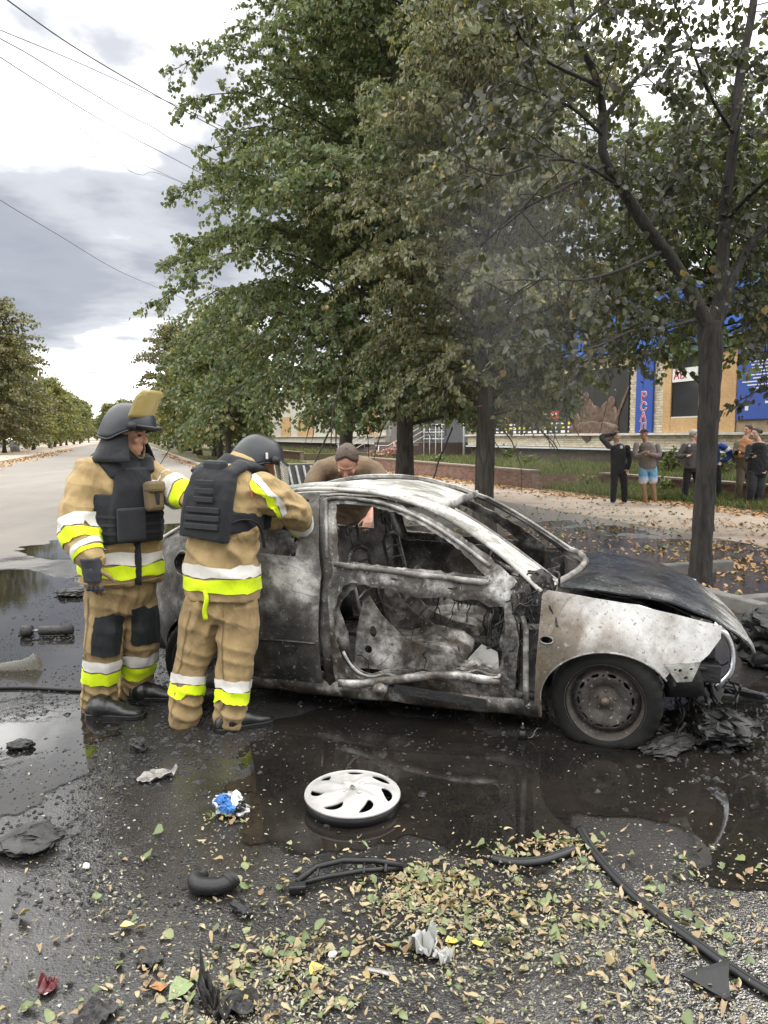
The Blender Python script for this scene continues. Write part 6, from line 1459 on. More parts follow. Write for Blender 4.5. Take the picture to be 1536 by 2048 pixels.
# ================================================================ man in a brown T-shirt stooping over the roof
def stooping_man():
    F = Fig(Vector((-.27, 6.72, 0)), 'stooping man in brown T-shirt with receding dark hair, leaning over behind the car roof')
    a = lambda x, y, Y: F.L(at(x, y, Y)); f = dirv(-92); hf = dirv(-97, -54); hu = Vector((0, -.78, .62)); hc = at(694, 923, 5.98)
    torso(F.body, [a(700, 1120, 6.72), a(700, 1060, 6.68), a(697, 990, 6.5), a(695, 950, 6.33)], [.145, .145, .15, .12], [.10, .10, .10, .06], f)
    limb(F.body, [a(655, 948, 6.30), a(632, 962, 6.24), a(622, 990, 6.15), a(650, 1035, 5.95)], [.04, .046, .045, .033]); limb(F.body, [a(737, 948, 6.30), a(757, 964, 6.24), a(768, 992, 6.18), a(742, 1030, 5.98)], [.04, .046, .045, .033])
    for s in (-1, 1): limb(F.body, [a(700 + s * 22, 1120, 6.72), a(700 + s * 30, 1215, 6.66), F.L((-.27 + s * .13, 6.72, .08))], [.09, .062, .048])
    PH, Mx = head(F.body, F.L(hc), hf, hu, 1.10, 1.0, a(694, 935, 6.25))
    hand(F.body, a(652, 1037, 5.93), Vector((.2, -.7, -.5)), Vector((0, -.3, -1)), 1, .3, 1); hand(F.body, a(740, 1032, 5.96), Vector((-.2, -.7, -.5)), Vector((0, -.3, -1)), 1, .3, -1)
    o = F.finish_body(M['skin_tan'], .0065); eyes(F, lambda x, y, z: F.base + PH(x, y, z), closed=True)
    mb = MB(); torso(mb, [a(700, 1075, 6.70), a(699, 1020, 6.6), a(697, 975, 6.45), a(696, 940, 6.32), a(695, 925, 6.25)], [.19, .19, .215, .225, .15], [.14, .15, .15, .13, .09], f)
    limb(mb, [a(662, 938, 6.30), a(641, 943, 6.29), a(627, 968, 6.22)], [.10, .085, .078]); limb(mb, [a(730, 938, 6.30), a(749, 945, 6.29), a(762, 970, 6.22)], [.10, .085, .078])
    F.garment('t_shirt', mb, M['tshirt_olive'], .009, .010, 9, 8, 4)
    mb = MB(); torso(mb, [a(700, 1140, 6.72), a(700, 1100, 6.72), a(700, 1065, 6.70)], [.16, .185, .18], [.12, .14, .13], f)
    for s in (-1, 1): limb(mb, [a(700 + s * 22, 1125, 6.72), a(700 + s * 30, 1215, 6.66), F.L((-.27 + s * .13, 6.72, .05))], [.105, .085, .075])
    F.garment('trousers', mb, M['cloth_black'], .012, .008, 9, 8, 4)
    for s in (-1, 1): mb = MB(); shoe(mb, F.L((-.27 + s * .13, 6.78, 0)), (0, -1), .29, .05, .09); F.garment('shoe', mb, M['boot'], .01, 0, it=2)
    tri_hair(F, 'hair', hc, hf, hu, M['hair_brown'], 1.125, .66, -.055, .011, 3)
    b = MB()
    for j in range(9): t = -1.2 + 2.4 * j / 8; b.ball(F.L(F.base + PH(.055 * math.sin(t), .052 + .022 * math.cos(t), -.080 - .012 * math.cos(t))), (.013, .010, .014), 8, 6, Mx)
    bd = b.build('beard', M['hair_brown'], o); blobify(bd, .006, 3)
stooping_man()
# ================================================================ bystanders on the path
def bystander(label, Y, H, base, hip, chest, neck, hd, hyaw, arms, legs, feet, fyaw, top, bot, shoes, skin='skin', hair='hair_dark', hpitch=0, wide=1.0, sleeve=True, shorts=False, group='bystanders watching from the path', extra=None, hand_k=1.0, top_low=None):
    F = Fig(G(*base), label, group=group); a = lambda x, y, d=0.0: F.L(at(x, y, Y + d)); f = dirv(fyaw); hf = dirv(hyaw, hpitch); hc = at(*hd[:2], Y + (hd[2] if len(hd) > 2 else 0))
    torso(F.body, [a(*hip), a(*chest), a(*neck)], [.14, .15, .12], [.10, .11, .08], f)
    for P in arms: limb(F.body, [a(*p) for p in P], [.052, .043, .034])
    for P in legs: limb(F.body, [a(*p) for p in P], [.085, .062 if not shorts else .064, .045])
    head(F.body, F.L(hc), hf, UP, 1.05, 1.0, a(neck[0], neck[1] - 1, *(neck[2:] or (0,))))
    for P in arms:
        w = a(*P[2]); e = a(*P[1]); hand(F.body, w, (w - e).normalized() + Vector((0, 0, -.15)), Vector((0, -.4, .3)), hand_k, .45, 1)
    o = F.finish_body(M[skin], .009)
    mb = MB(); bt = top_low or hip
    torso(mb, [a(bt[0], bt[1] + 3), a((hip[0] + chest[0]) / 2, (hip[1] + chest[1]) / 2), a(*chest), a(chest[0] * .35 + neck[0] * .65, chest[1] * .25 + neck[1] * .75), a(*neck)], [.185 * wide, .18 * wide, .185 * wide, .16, .07], [.14 * wide, .14 * wide, .14, .125, .075], f)
    for P in arms: limb(mb, [a(*P[0]), a(*P[1]), a(*P[2])] if sleeve else [a(*P[0]), a(*P[1])], [.070, .058, .046][:3 if sleeve else 2])
    F.garment('jacket' if sleeve else 't_shirt', mb, M[top], .012, .010, 9, hash_of(label), 4)
    mb = MB(); torso(mb, [a(hip[0], hip[1] + 10), a(hip[0], hip[1] + 2), a(hip[0], hip[1] - 6)], [.15, .175 * wide, .175 * wide], [.11, .135, .135], f)
    for P in legs:
        if shorts: limb(mb, [a(*P[0]), tuple(np.array(a(*P[0])) * .25 + np.array(a(*P[1])) * .75)], [.108, .112])
        else: limb(mb, [a(*p) for p in P], [.105 * wide, .085 * wide, .072])
    F.garment('shorts' if shorts else 'trousers', mb, M[bot], .012, .008, 9, 4, 4)
    for (hx, hy, tx, ty) in feet:
        h_ = G(hx, hy); d = G(tx, ty) - h_; d = V3((d.x, d.y, 0)); d = d.normalized() if d.length > .01 else f; mb = MB(); shoe(mb, F.L(h_), d, .29, .05, .095); sh = F.garment('shoe', mb, M[shoes], .010, 0, it=2)
    if hair: tri_hair(F, 'hair', hc, hf, UP, M[hair], 1.06, .55, -.04, .012, 2)
    if extra: extra(F, a, hc, hf, f)
    return F
def hash_of(s): return sum(ord(c) * (i + 1) for i, c in enumerate(s)) % 37
def badge(n, x, y, w, h):
    def fn(F, a, hc, hf, f):
        c = at(x, y, 18.62); b = MB(); b.box(F.L(c), (w, .012, h)); b.build(n, M['white_cloth'], F.root)
    return fn
def cap_on(F, a, hc, hf, f):
    up = UP; r = hf.cross(up).normalized(); P = lambda x, y, z: F.L(hc + r * x + V3((hf.x, hf.y, 0)).normalized() * y + up * z)
    b = MB(); RS = []
    for i in range(9):
        ph = i / 8 * 1.5; RS.append([P(.088 * math.cos(ph) * math.sin(t), .110 * math.cos(ph) * math.cos(t) - .008, .045 + .085 * math.sin(ph)) for t in np.linspace(0, 6.283, 25)[:-1]])
    b.rings(RS); b.rings([[P(.078 * math.cos(t), .085 + .10 * (.5 + .5 * math.sin(t)) * (1 if math.sin(t) > -.5 else .6), .050 - .02 * (.5 + .5 * math.sin(t)) + dz) for t in np.linspace(0, 6.283, 21)[:-1]] for dz in (0, .010)]); b.build('cap', M['cap_dark'], F.root)
def belt_cord(F, a, hc, hf, f): pass
bystander('man in black tracksuit with one hand behind his head', 18.85, 0, (1238, 1005), (1237, 938), (1236, 908), (1234, 888), (1233, 873), -60,
          [[(1218, 893), (1203, 874, .05), (1224, 869, .12)], [(1254, 895), (1259, 918, -.05), (1256, 937, -.1)]], [[(1229, 942), (1228, 970, -.05), (1226, 1000)], [(1245, 942), (1248, 970, -.05), (1249, 1000)]], [(1226, 1003, 1224, 1011), (1249, 1003, 1251, 1011)], -85, 'cloth_black', 'cloth_black', 'cap_dark', extra=badge('chest_patch', 1243, 894, .06, .07))
bystander('man in grey hoodie, dark cap and fading blue shorts with folded arms', 18.5, 0, (1297, 1007), (1295, 934), (1295, 905), (1291, 884), (1288, 868), -150,
          [[(1273, 890), (1271, 912, -.14), (1293, 905, -.26)], [(1315, 892), (1318, 911, -.12), (1296, 908, -.24)]], [[(1286, 936), (1287, 968, -.03), (1291, 1001)], [(1305, 936), (1306, 968, -.03), (1310, 1001)]], [(1290, 1004, 1286, 1010), (1309, 1003, 1318, 1008)], -100, 'hoodie_grey', 'shorts', 'cap_dark', 'skin_dark', None, shorts=True, wide=1.08, extra=cap_on)
bystander('grey haired man in dark grey jacket and black trousers, half behind the scorched trunk', 18.9, 0, (1374, 1005), (1383, 934), (1384, 905), (1386, 886), (1388, 870), -30,
          [[(1368, 892), (1358, 913, -.05), (1374, 911, -.25)], [(1402, 892), (1405, 914), (1400, 930, -.1)]], [[(1376, 938), (1372, 970), (1368, 1000)], [(1391, 938), (1396, 970), (1400, 1000)]], [(1366, 1003, 1374, 1009), (1400, 1003, 1408, 1009)], -60, 'jacket_grey', 'cloth_black', 'boot', 'skin', 'hair_grey', extra=badge('chest_logo', 1379, 891, .05, .05))
def blue_arm(F, a, hc, hf, f):
    b = MB(); b.tube([a(1438, 890, -.05), a(1449, 895, -.06), a(1459, 903, -.06), a(1462, 910, -.05), a(1450, 922, -.1)], [.075, .078, .074, .070, .055], 12); s = b.build('sleeve', M['blue_sleeve'], F.root); blobify(s, .012, 4)
    band('sleeve_band', a(1452, 896, -.06), a(1456, 900.5, -.06), .08, M['white_cloth'], s, s, Vector((0, -1, 0)), off=.01)
bystander('man in navy and blue sports jacket standing mostly behind the scorched trunk, hand on hip', 18.9, 0, (1430, 1005), (1424, 934), (1424, 905), (1421, 886), (1418, 869), -120,
          [[(1406, 892), (1403, 914), (1408, 930)], [(1440, 892), (1462, 908, -.05), (1444, 923, -.1)]], [[(1418, 938), (1414, 970), (1412, 1000)], [(1433, 938), (1436, 970), (1437, 1000)]], [(1412, 1003, 1408, 1010), (1437, 1003, 1438, 1011)], -85, 'navy', 'cloth_black', 'cap_dark', extra=blue_arm)
def vest_bits(F, a, hc, hf, f):
    mb = MB(); torso(mb, [a(1489, 915), a(1489, 898), a(1490, 880)], [.21, .21, .16], [.16, .16, .13], f); F.garment('body_warmer', mb, M['rust'], .012, .008, 8, 3, 4)
    b = MB(); b.box(a(1473, 905, -.35), (.075, .012, .14), Matrix.Rotation(R(25), 3, 'X')); b.build('phone', M['boot'], F.root)
bystander('man in rust coloured body warmer and camouflage trousers looking down at his hands', 18.7, 0, (1482, 1003), (1487, 932), (1488, 903), (1491, 878), (1496, 860), -160,
          [[(1474, 888), (1470, 906, -.1), (1474, 902, -.3)], [(1506, 888), (1508, 908, -.15), (1482, 904, -.3)]], [[(1482, 936), (1479, 968, -.05), (1475, 998)], [(1496, 936), (1500, 968), (1500, 998)]], [(1477, 1001, 1468, 1006), (1500, 999, 1494, 1005)], -120, 'camo', 'camo', 'shoe_brown', 'skin_tan', 'hair_dark', -25, extra=vest_bits)
def bun(F, a, hc, hf, f):
    b = MB(); b.ball(a(1521, 863, .12), (.055, .055, .055), 12, 9); b.build('hair_bun', M['hair_dark'], F.root); lumpy = None
    b = MB(); b.box(a(1502, 912, -.4), (.07, .012, .13), Matrix.Rotation(R(30), 3, 'X')); b.build('phone', M['boot'], F.root)
bystander('dark haired woman with a bun in a loose black jacket, looking down', 17.7, 0, (1504, 1011), (1513, 940), (1517, 908), (1517, 884), (1511, 867), -150,
          [[(1498, 894), (1494, 918, -.12), (1504, 915, -.32)], [(1538, 894), (1545, 920, -.1), (1532, 938, -.15)]], [[(1506, 944), (1503, 975, -.05), (1499, 1005)], [(1522, 944), (1520, 975, -.05), (1514, 1007)]], [(1497, 1009, 1486, 1013), (1514, 1010, 1503, 1017)], -115, 'cloth_black', 'cloth_charcoal', 'shoe_grey', 'skin', 'hair_dark', -25, wide=1.18, extra=bun, top_low=(1513, 948))
bystander('distant person in pale clothes beside a trunk of the right-hand row', 52, 0, (456, 919), (456, 898), (456, 888), (456, 881), (456, 876), -60,
          [[(452, 884), (451, 890), (451, 896)], [(460, 884), (461, 890), (461, 896)]], [[(454, 899), (453, 908), (453, 918)], [(458, 899), (459, 908), (459, 918)]], [(453, 919, 453, 920), (459, 919, 459, 920)], -85, 'hoodie_grey', 'navy', 'boot', group=None)
# ---------------------------------------------------------------- things on the ground
M['silver_plastic'] = plain('silver_plastic', (.31, .305, .295), .45, .15, var=.3, scale=7, bump=.05)
M['black_plastic'] = plain('black_plastic', (.007, .007, .008), .4, var=.4, scale=25, bump=.2, bscale=60, spec=.35)
M['grey_plastic'] = plain('grey_plastic', (.30, .30, .29), .5, var=.2, scale=15)
M['rubber'] = plain('black_rubber', (.009, .0095, .011), .5, var=.3, scale=20, spec=.35)
M['burnt_scrap'] = plain('burnt_scrap', (.03, .029, .028), .6, .2, var=.6, scale=18, bump=.8, bscale=40)
M['bare_scrap'] = plain('bare_scrap', (.22, .21, .195), .45, .5, var=.5, scale=14, bump=.5, bscale=30)
M['clear_plastic'] = visormat('cloudy_plastic', (.16, .16, .16), .35)
M['blue_cloth'] = fabric('blue_cloth', (.05, .16, .42), .3, .5); M['white_rag'] = fabric('white_rag', (.5, .5, .5), .3, .5)
M['red_plastic'] = plain('red_plastic', (.085, .012, .016), .35, var=.3)

def hubcap():
    p = G(705, 1612); root = empty('hubcap', (p.x, p.y, .0), R(10), 'silver seven-spoke plastic hubcap lying in the dark puddle', 'hubcap')
    Rr = .208; holes = []; n = 7; T = Matrix.Translation((0, 0, .030)) @ Matrix.Rotation(R(2.0), 4, 'X')
    for k in range(n):
        a0 = 2 * math.pi * k / n + .2; P = []
        for t, rr in ((.00, .95), (.14, .99), (.30, .95), (.36, .80), (.28, .62), (.16, .52), (.07, .62), (.0, .78)):
            a = a0 + t * 1.05 + (1 - rr) * .55; r_ = Rr * (.30 + .58 * rr) ; P.append((r_ * math.cos(a), r_ * math.sin(a)))
        holes.append([tuple(q) for q in smooth_path(P + P[:1], 20)[:-1]])
    def fn(u, v):
        r_ = math.hypot(u, v); a = math.atan2(v, u); q = r_ / Rr
        z = .030 + .030 * (1 - q ** 2.2) - .014 * max(0, 1 - (q / .16) ** 2)
        sp = math.cos(n * (a - .2 - (1 - q) * .55) - 2.4); z += .008 * sp * math.sin(math.pi * min(1, max(0, (q - .15) / .8)))
        return tuple(T @ Vector((u, v, z)))
    d = sheet('disc', [(Rr * math.cos(t), Rr * math.sin(t)) for t in np.linspace(0, 2 * math.pi, 73)[:-1]], holes, fn, M['silver_plastic'], root, .011, .005)
    b = MB(); b.lathe([(.196, .030), (.204, .036), (.209, .032), (.210, .026), (.204, .024)], T, 64, closed=True); b.build('rim', M['silver_plastic'], root)
    b = MB(); b.lathe([(.205, .024), (.202, -.026), (.196, -.026), (.198, .024)], T, 64, closed=True); b.build('skirt', M['black_plastic'], root)
    b = MB(); b.lathe([(.0, -.018), (.195, -.02), (.195, -.026), (0, -.026)], T, 40); b.build('back', M['black_plastic'], root)
    for k in range(4):
        a = 2 * math.pi * k / 4 + .5; b = MB(); b.lathe([(0, .063), (.010, .063), (.014, .058), (.014, .045)], T @ Matrix.Translation((.052 * math.cos(a), .052 * math.sin(a), 0)), 14); b.build('bolt_cover', M['silver_plastic'], root)
    dm = [(0, .022), (.012, 0), (0, -.022), (-.012, 0)]; di = [(0, .012), (.006, 0), (0, -.012), (-.006, 0)]
    b = MB(); V = [T @ Vector((x, y, .056)) for x, y in dm] + [T @ Vector((x, y, .060)) for x, y in dm] + [T @ Vector((x, y, .060)) for x, y in di] + [T @ Vector((x, y, .054)) for x, y in di]
    b.add(V, [(i, (i + 1) % 4, 4 + (i + 1) % 4, 4 + i) for i in range(4)] + [(4 + i, 4 + (i + 1) % 4, 8 + (i + 1) % 4, 8 + i) for i in range(4)] + [(8 + i, 8 + (i + 1) % 4, 12 + (i + 1) % 4, 12 + i) for i in range(4)]); e = b.build('diamond_emblem', M['bare_scrap'], root)
hubcap()
def strip(name, label, pts, w, h, mat, cat='trim strip', z=.012, n=40, lines=True):
    """a flat profiled strip along points on the ground"""
    P = [G(x, y) for x, y in pts]; o = P[0]; Q = smooth_path([(p.x - o.x, p.y - o.y, z + (dz if (dz := 0) else 0)) for p in P], n)
    root = empty(name, o, label=label, cat=cat); b = MB(); b.tube(Q, [(w, h)] * (n + 1), 8); b.build('profile', mat, root)
    if lines:
        b = MB(); fr = frames(Q); b.tube([Vector(q) + Vector((0, 0, h * .9)) for q in Q], [(.004, .004)] * (n + 1), 5); b.build('ridge', M['rubber'], root)
    return root
strip('door_trim', 'long black rubber trim strip running across the leaves out of the puddle', [(1160, 1662), (1175, 1690), (1200, 1725), (1255, 1785), (1310, 1832), (1400, 1898), (1480, 1955), (1560, 2005)], .020, .012, M['rubber'])
strip('arch_trim', 'short curved black trim strip lying in the puddle under wet leaves', [(985, 1722), (1030, 1730), (1080, 1727), (1120, 1715), (1148, 1704)], .022, .014, M['rubber'])
strip('fire_hose', 'thin black hose lying across the wet road behind the boots', [(-120, 1384), (-20, 1380), (60, 1379), (150, 1384), (240, 1386), (330, 1380)], .016, .014, M['rubber'], 'hose', lines=False)
strip('metal_strip', 'thin pale metal strip half buried in wet leaves', [(735, 1945), (760, 1950), (785, 1957)], .010, .004, M['bare_scrap'], lines=False)
def scrap(name, label, px, size, mat, seed, cat='debris', flat=.35, amp=.55, kind='plate', rz=None, group=None, z0=None):
    """a torn, crumpled piece"""
    p = G(*px); rnd_ = random.Random(seed); root_z = 0
    if kind == 'plate':
        n = 12; out = [((.75 + .35 * rnd_.random()) * math.cos(2 * math.pi * i / n), (.75 + .35 * rnd_.random()) * math.sin(2 * math.pi * i / n)) for i in range(n)]
        fn = lambda u, v: (u * size[0] / 2, v * size[1] / 2, abs(noise.noise(Vector((u * 1.6, v * 1.6, seed))) * size[2] * 1.6) + abs(noise.noise(Vector((u * 4, v * 4, seed)))) * size[2] * .5 + .006)
        o = sheet(name, out, [], fn, mat, None, .16, .004)
    else:
        o = lump(name, (0, 0, size[2] * .42), [s / 2 for s in size], mat, seed, None, 4 if max(size) > .3 else 3, amp, 2.6)
    o.location = (p.x, p.y, 0); o.rotation_euler.z = rnd_.uniform(0, 6) if rz is None else rz
    return tag(o, label, cat, group)
scrap('plastic_fragment', 'torn pale grey plastic fragment with a hole, standing up among wet leaves', (845, 1900), (.11, .09, .06), M['grey_plastic'], 3)
scrap('plastic_fragment', 'small rounded pale grey plastic fragment beside a larger torn one', (885, 1922), (.08, .06, .03), M['grey_plastic'], 4)
scrap('crumpled_plate', 'bent bare metal sheet in the wet road above the blue rag', (315, 1556), (.20, .10, .04), M['bare_scrap'], 5)
scrap('crumpled_plate', 'black crumpled plastic plate at the near edge among leaves', (470, 2022), (.13, .10, .04), M['burnt_scrap'], 6)
scrap('crumpled_plate', 'flat dark plate lying in leaves at the bottom of the view', (190, 2040), (.14, .09, .03), M['burnt_scrap'], 7)
scrap('crumpled_plate', 'thin dark plate on the wet gravel above the red fragment', (300, 1922), (.10, .09, .02), M['burnt_scrap'], 8)
scrap('burnt_clump', 'charred clump of melted parts on the wet road at the far left', (65, 1690), (.20, .22, .06), M['burnt_scrap'], 9, kind='lump', amp=1.0)
scrap('burnt_clump', 'small black burnt chunk on the wet road left of the boots', (42, 1497), (.13, .09, .05), M['black_plastic'], 10, kind='lump')
scrap('burnt_clump', 'rolled black charred piece in front of the boots', (276, 1500), (.10, .08, .07), M['burnt_scrap'], 11, kind='lump', amp=.8)
scrap('burnt_clump', 'dark burnt heap in the soot beyond the hanging glove', (150, 1190), (.35, .30, .07), M['burnt_scrap'], 12, kind='lump', amp=.9)
scrap('melted_heap', 'black melted heap of bumper and lamp parts under the front of the wreck', (1445, 1485), (.36, .28, .17), M['char'], 13, kind='lump', amp=1.1)
scrap('melted_heap', 'low crust of melted black plastic beside the front tyre', (1340, 1496), (.36, .14, .05), M['burnt_scrap'], 14, kind='lump', amp=1.0)
scrap('melted_heap', 'tall black charred remains lying beyond the front bumper', (1560, 1335), (.50, .40, .40), M['char'], 15, kind='lump', amp=.9)
scrap('red_fragment', 'dark red lamp fragment in soot at the lower left', (96, 1978), (.07, .06, .03), M['red_plastic'], 16)
scrap('white_fragment', 'white plastic fragment on the ground behind the rear wheel', (318, 1285), (.18, .14, .10), M['white_metal'], 17)
scrap('black_clip', 'small black clip in the puddle beside the hubcap', (845, 1592), (.05, .035, .02), M['black_plastic'], 18, kind='lump')
scrap('twisted_strip', 'twisted black strip standing in the leaves near the bottom edge', (415, 2006), (.05, .14, .09), M['burnt_scrap'], 19)
scrap('white_crumb', 'small white crumb of foam on the wet road left of the black elbow', (172, 1737), (.03, .025, .02), M['white_metal'], 20, kind='lump')
scrap('white_crumb', 'small white crumb of foam among leaves left of the torn grey fragment', (665, 1912), (.03, .025, .02), M['white_metal'], 21, kind='lump')
# blue and white rag
rag = scrap('rag', 'crumpled blue and white rag on the wet road', (458, 1625), (.13, .10, .09), M['white_rag'], 22, kind='lump', amp=1.2, cat='rag')
for i, (dx, dy, m_) in enumerate(((-.015, -.02, 'blue_cloth'), (.02, -.03, 'blue_cloth'), (.05, .0, 'black_plastic'))): lump('rag_fold', (dx, dy, .055 - .01 * i), (.035, .03, .025), M[m_], 30 + i, rag, 3, 1.0, 2.6)
# black elbow of an air duct
p = G(425, 1782); el = empty('air_duct', (p.x, p.y, 0), 0, 'black curved elbow of a plastic duct with an open end', 'duct'); el.scale = (.72, .72, .72)
b = MB(); Q = [(-.075, .075, .045), (-.085, .03, .045), (-.068, -.015, .045), (-.02, -.035, .045), (.04, -.030, .045), (.085, .0, .05), (.10, .02, .055)]
b.tube(smooth_path(Q, 22), [(.045, .040)] * 23, 14, False); b.build('elbow', M['black_plastic'], el)
b = MB(); b.tube([(.083, -.002, .05), (.097, .012, .062)], .047, 16, False); b.build('collar', M['rubber'], el)
scrap('burnt_clump', 'small black bracket lying just below the plastic elbow', (482, 1822), (.10, .05, .035), M['black_plastic'], 23, kind='lump')
# smashed lamp carcass in the leaves
p = G(700, 1765); lc = empty('lamp_carcass', (p.x, p.y, 0), R(8), 'smashed black lamp carcass half covered by wet leaves', 'debris')
b = MB(); b.tube([(-.19, -.02, .03), (-.12, .05, .04), (-.02, .07, .045), (.10, .06, .04), (.20, .03, .03)], .012, 6); b.tube([(-.19, -.02, .02), (-.08, .0, .03), (.06, .02, .03), (.20, .03, .02)], .010, 6)
for x in (-.12, -.04, .05, .13): b.tube([(x, -.0, .03), (x + .01, .055, .04)], .007, 5)
b.build('lamp_rim', M['black_plastic'], lc); b = MB(); b.box((-.19, -.04, .02), (.06, .04, .03)); bevel(b.build('lamp_lug', M['black_plastic'], lc), .006)
# burnt damper on the road at the left
p = G(105, 1272); dm = empty('damper', (p.x, p.y, 0), R(4), 'burnt shock absorber lying on the wet road left of the boots', 'car part')
b = MB(); b.cyl((-.10, 0, .045), (.16, .01, .045), .038, 14); b.build('tube', M['burnt_scrap'], dm); b = MB(); b.cyl((-.16, 0, .045), (-.10, 0, .045), .012, 8); b.build('rod', M['bare_scrap'], dm); b = MB(); b.cyl((-.24, 0, .045), (-.16, 0, .045), .045, 14); b.build('mount', M['burnt_scrap'], dm)
# crushed clear bottle
p = G(45, 1342); bt = empty('plastic_bottle', (p.x, p.y, 0), R(6), 'crushed cloudy plastic bottle on the wet road at the left edge', 'bottle')
b = MB(); b.tube([(-.24, 0, .03), (-.16, .0, .034), (-.08, 0, .040), (.0, 0, .045), (.06, .01, .05), (.10, .01, .07)], [(.03, .02), (.05, .025), (.045, .03), (.05, .036), (.055, .05), (.05, .06)], 14); b.build('bottle', M['clear_plastic'], bt)
b = MB(); b.cyl((-.30, -.01, .02), (-.24, 0, .025), .016, 10); b.build('neck', M['clear_plastic'], bt)
# little black canister with a wire
p = G(1045, 1480); cn = empty('bulb_socket', (p.x, p.y, 0), 0, 'small black bulb socket with a wire standing in the pool before the sill', 'car part')
b = MB(); b.cyl((0, 0, 0), (0, 0, .055), .022, 12); b.cyl((0, 0, .055), (0, 0, .075), .013, 10); b.build('socket', M['black_plastic'], cn); b = MB(); b.cyl((0, 0, .075), (0, 0, .095), .004, 6); b.tube([(.02, 0, .01), (.05, -.01, .02), (.07, .01, .05), (.08, .0, .065)], .002, 5); b.build('wire', M['bare_scrap'], cn)
# black corner trim bottom right
p = G(1425, 1978); ct = empty('corner_trim', (p.x, p.y, 0), 0, 'black triangular plastic corner trim among leaves at the lower right', 'trim piece')
def ctf(u, v): return (u, v, .022 + .018 * u / .07 + .01 * math.sin(v * 30))
sheet('panel', [(-.075, .045), (.075, .060), (.045, .0), (.02, -.075), (-.005, -.035)], [], ctf, M['black_plastic'], ct, .018, .006)
for i, (q, L_, an) in enumerate((((1495, 1400), .42, -.5), ((1510, 1425), .5, -.2), ((1470, 1420), .35, -.9))):
    p = G(*q); r_ = empty('grille_bar', (p.x, p.y, 0), an, ('upper', 'long lower', 'short inner')[i] + ' charred grille bar in the scorched rubble beyond the front wheel', 'car part', 'charred grille bars'); b = MB(); b.box((0, 0, .05 + .03 * i), (L_, .03, .035), Matrix.Rotation(.12 - .1 * i, 3, 'Y')); bevel(b.build('bar', M['char'], r_), .008)

# ---------------------------------------------------------------- loose stuff: grit, ash, leaves
def chips(name, P, size, mat, seed, flat=.5):
    rs = np.random.RandomState(seed); n = len(P); s = size * rs.uniform(.4, 1.5, n)[:, None]
    T = np.array([[1, 0, -.3], [-.5, .87, -.3], [-.5, -.87, -.3], [.1, 0, .8], [-.2, .3, .6]]); a = rs.uniform(0, 6.28, n); ca, sa = np.cos(a), np.sin(a)
    V = np.zeros((n, 5, 3))
    for k in range(5):
        q = T[k][None] * rs.uniform(.5, 1.4, (n, 3)); V[:, k, 0] = (q[:, 0] * ca - q[:, 1] * sa) * s[:, 0]; V[:, k, 1] = (q[:, 0] * sa + q[:, 1] * ca) * s[:, 0]; V[:, k, 2] = np.maximum(q[:, 2], -.3) * s[:, 0] * flat
    V += P[:, None, :]; b = (np.arange(n) * 5)[:, None]
    F3 = np.concatenate([b + np.array([[0, 1, 4]]), b + np.array([[1, 2, 4]]), b + np.array([[2, 0, 3]]), b + np.array([[0, 4, 3]]), b + np.array([[2, 3, 4]])], 1).reshape(-1, 3)
    return tag(link(name, np_mesh(name, V.reshape(-1, 3), F3), mat), kind='stuff')
def scatter(n, x0, x1, y0, y1, dens, seed, z=.003):
    rs = np.random.RandomState(seed); out = []
    while len(out) < n:
        x = rs.uniform(x0, x1); y = rs.uniform(y0, y1)
        if rs.uniform() < dens(x, y): out.append((x, y, z))
    return np.array(out)
nz = lambda x, y, k, s: .5 + .5 * noise.noise(Vector((x * k, y * k, s)))
chips('ash_grit', scatter(13000, -3.6, 1.0, 2.4, 9.0, lambda x, y: (nz(x, y, 1.1, 3) > .46) * nz(x, y, 4, 1) ** 1.5 * (1 if x < -.6 else .35), 1), .011, M['char'], 1)
chips('ash_lumps', scatter(700, -3.6, 1.4, 3.0, 8.0, lambda x, y: (nz(x, y, .9, 5) > .48) * nz(x, y, 3, 6) ** 2 * (1 if x < -.6 else .25), 2), .024, M['char'], 2, .45)
chips('ash_lumps', scatter(900, 1.2, 3.2, 3.0, 6.0, lambda x, y: math.exp(-((x - 2.1) / .55) ** 2 - ((y - 3.9) / .6) ** 2), 7), .022, M['char'], 3, .6)
chips('pale_crumbs', scatter(350, -2.5, 2.6, 2.0, 4.6, lambda x, y: nz(x, y, 1.6, 8) ** 2, 3), .006, M['grey_plastic'], 4)
chips('wreck_ash', np.array([(CAR_P.x + x * math.cos(CAR_YAW) - y * math.sin(CAR_YAW), CAR_P.y + x * math.sin(CAR_YAW) + y * math.cos(CAR_YAW), .155) for x, y, _ in scatter(1600, -.7, .85, -.68, .68, lambda x, y: nz(x, y, 4, 2), 9)]), .022, M['burnt_scrap'], 5, .8)
M['fallen_leaf'] = leafmat('fallen_leaf', [(0, (.05, .085, .028)), (.25, (.10, .145, .05)), (.45, (.17, .21, .085)), (.6, (.24, .23, .12)), (.75, (.26, .19, .10)), (.86, (.20, .11, .055)), (.92, (.36, .28, .06)), (.95, (.10, .07, .04)), (1, (.06, .05, .03))], .15, .4)
M['bract_litter'] = leafmat('fallen_bract', [(0, (.30, .22, .12)), (.5, (.38, .30, .18)), (.8, (.28, .19, .10)), (1, (.18, .13, .08))], .1, .5)
M['autumn_leaf'] = leafmat('dry_fallen_leaf', [(0, (.40, .24, .11)), (.5, (.46, .25, .11)), (.85, (.33, .17, .08)), (1, (.48, .36, .16))], .1, .7)
M['wet_bits'] = leafmat('shredded_leaf', [(0, (.07, .075, .045)), (.35, (.15, .15, .09)), (.6, (.22, .20, .14)), (.85, (.32, .29, .22)), (1, (.40, .38, .33))], .1, .35)
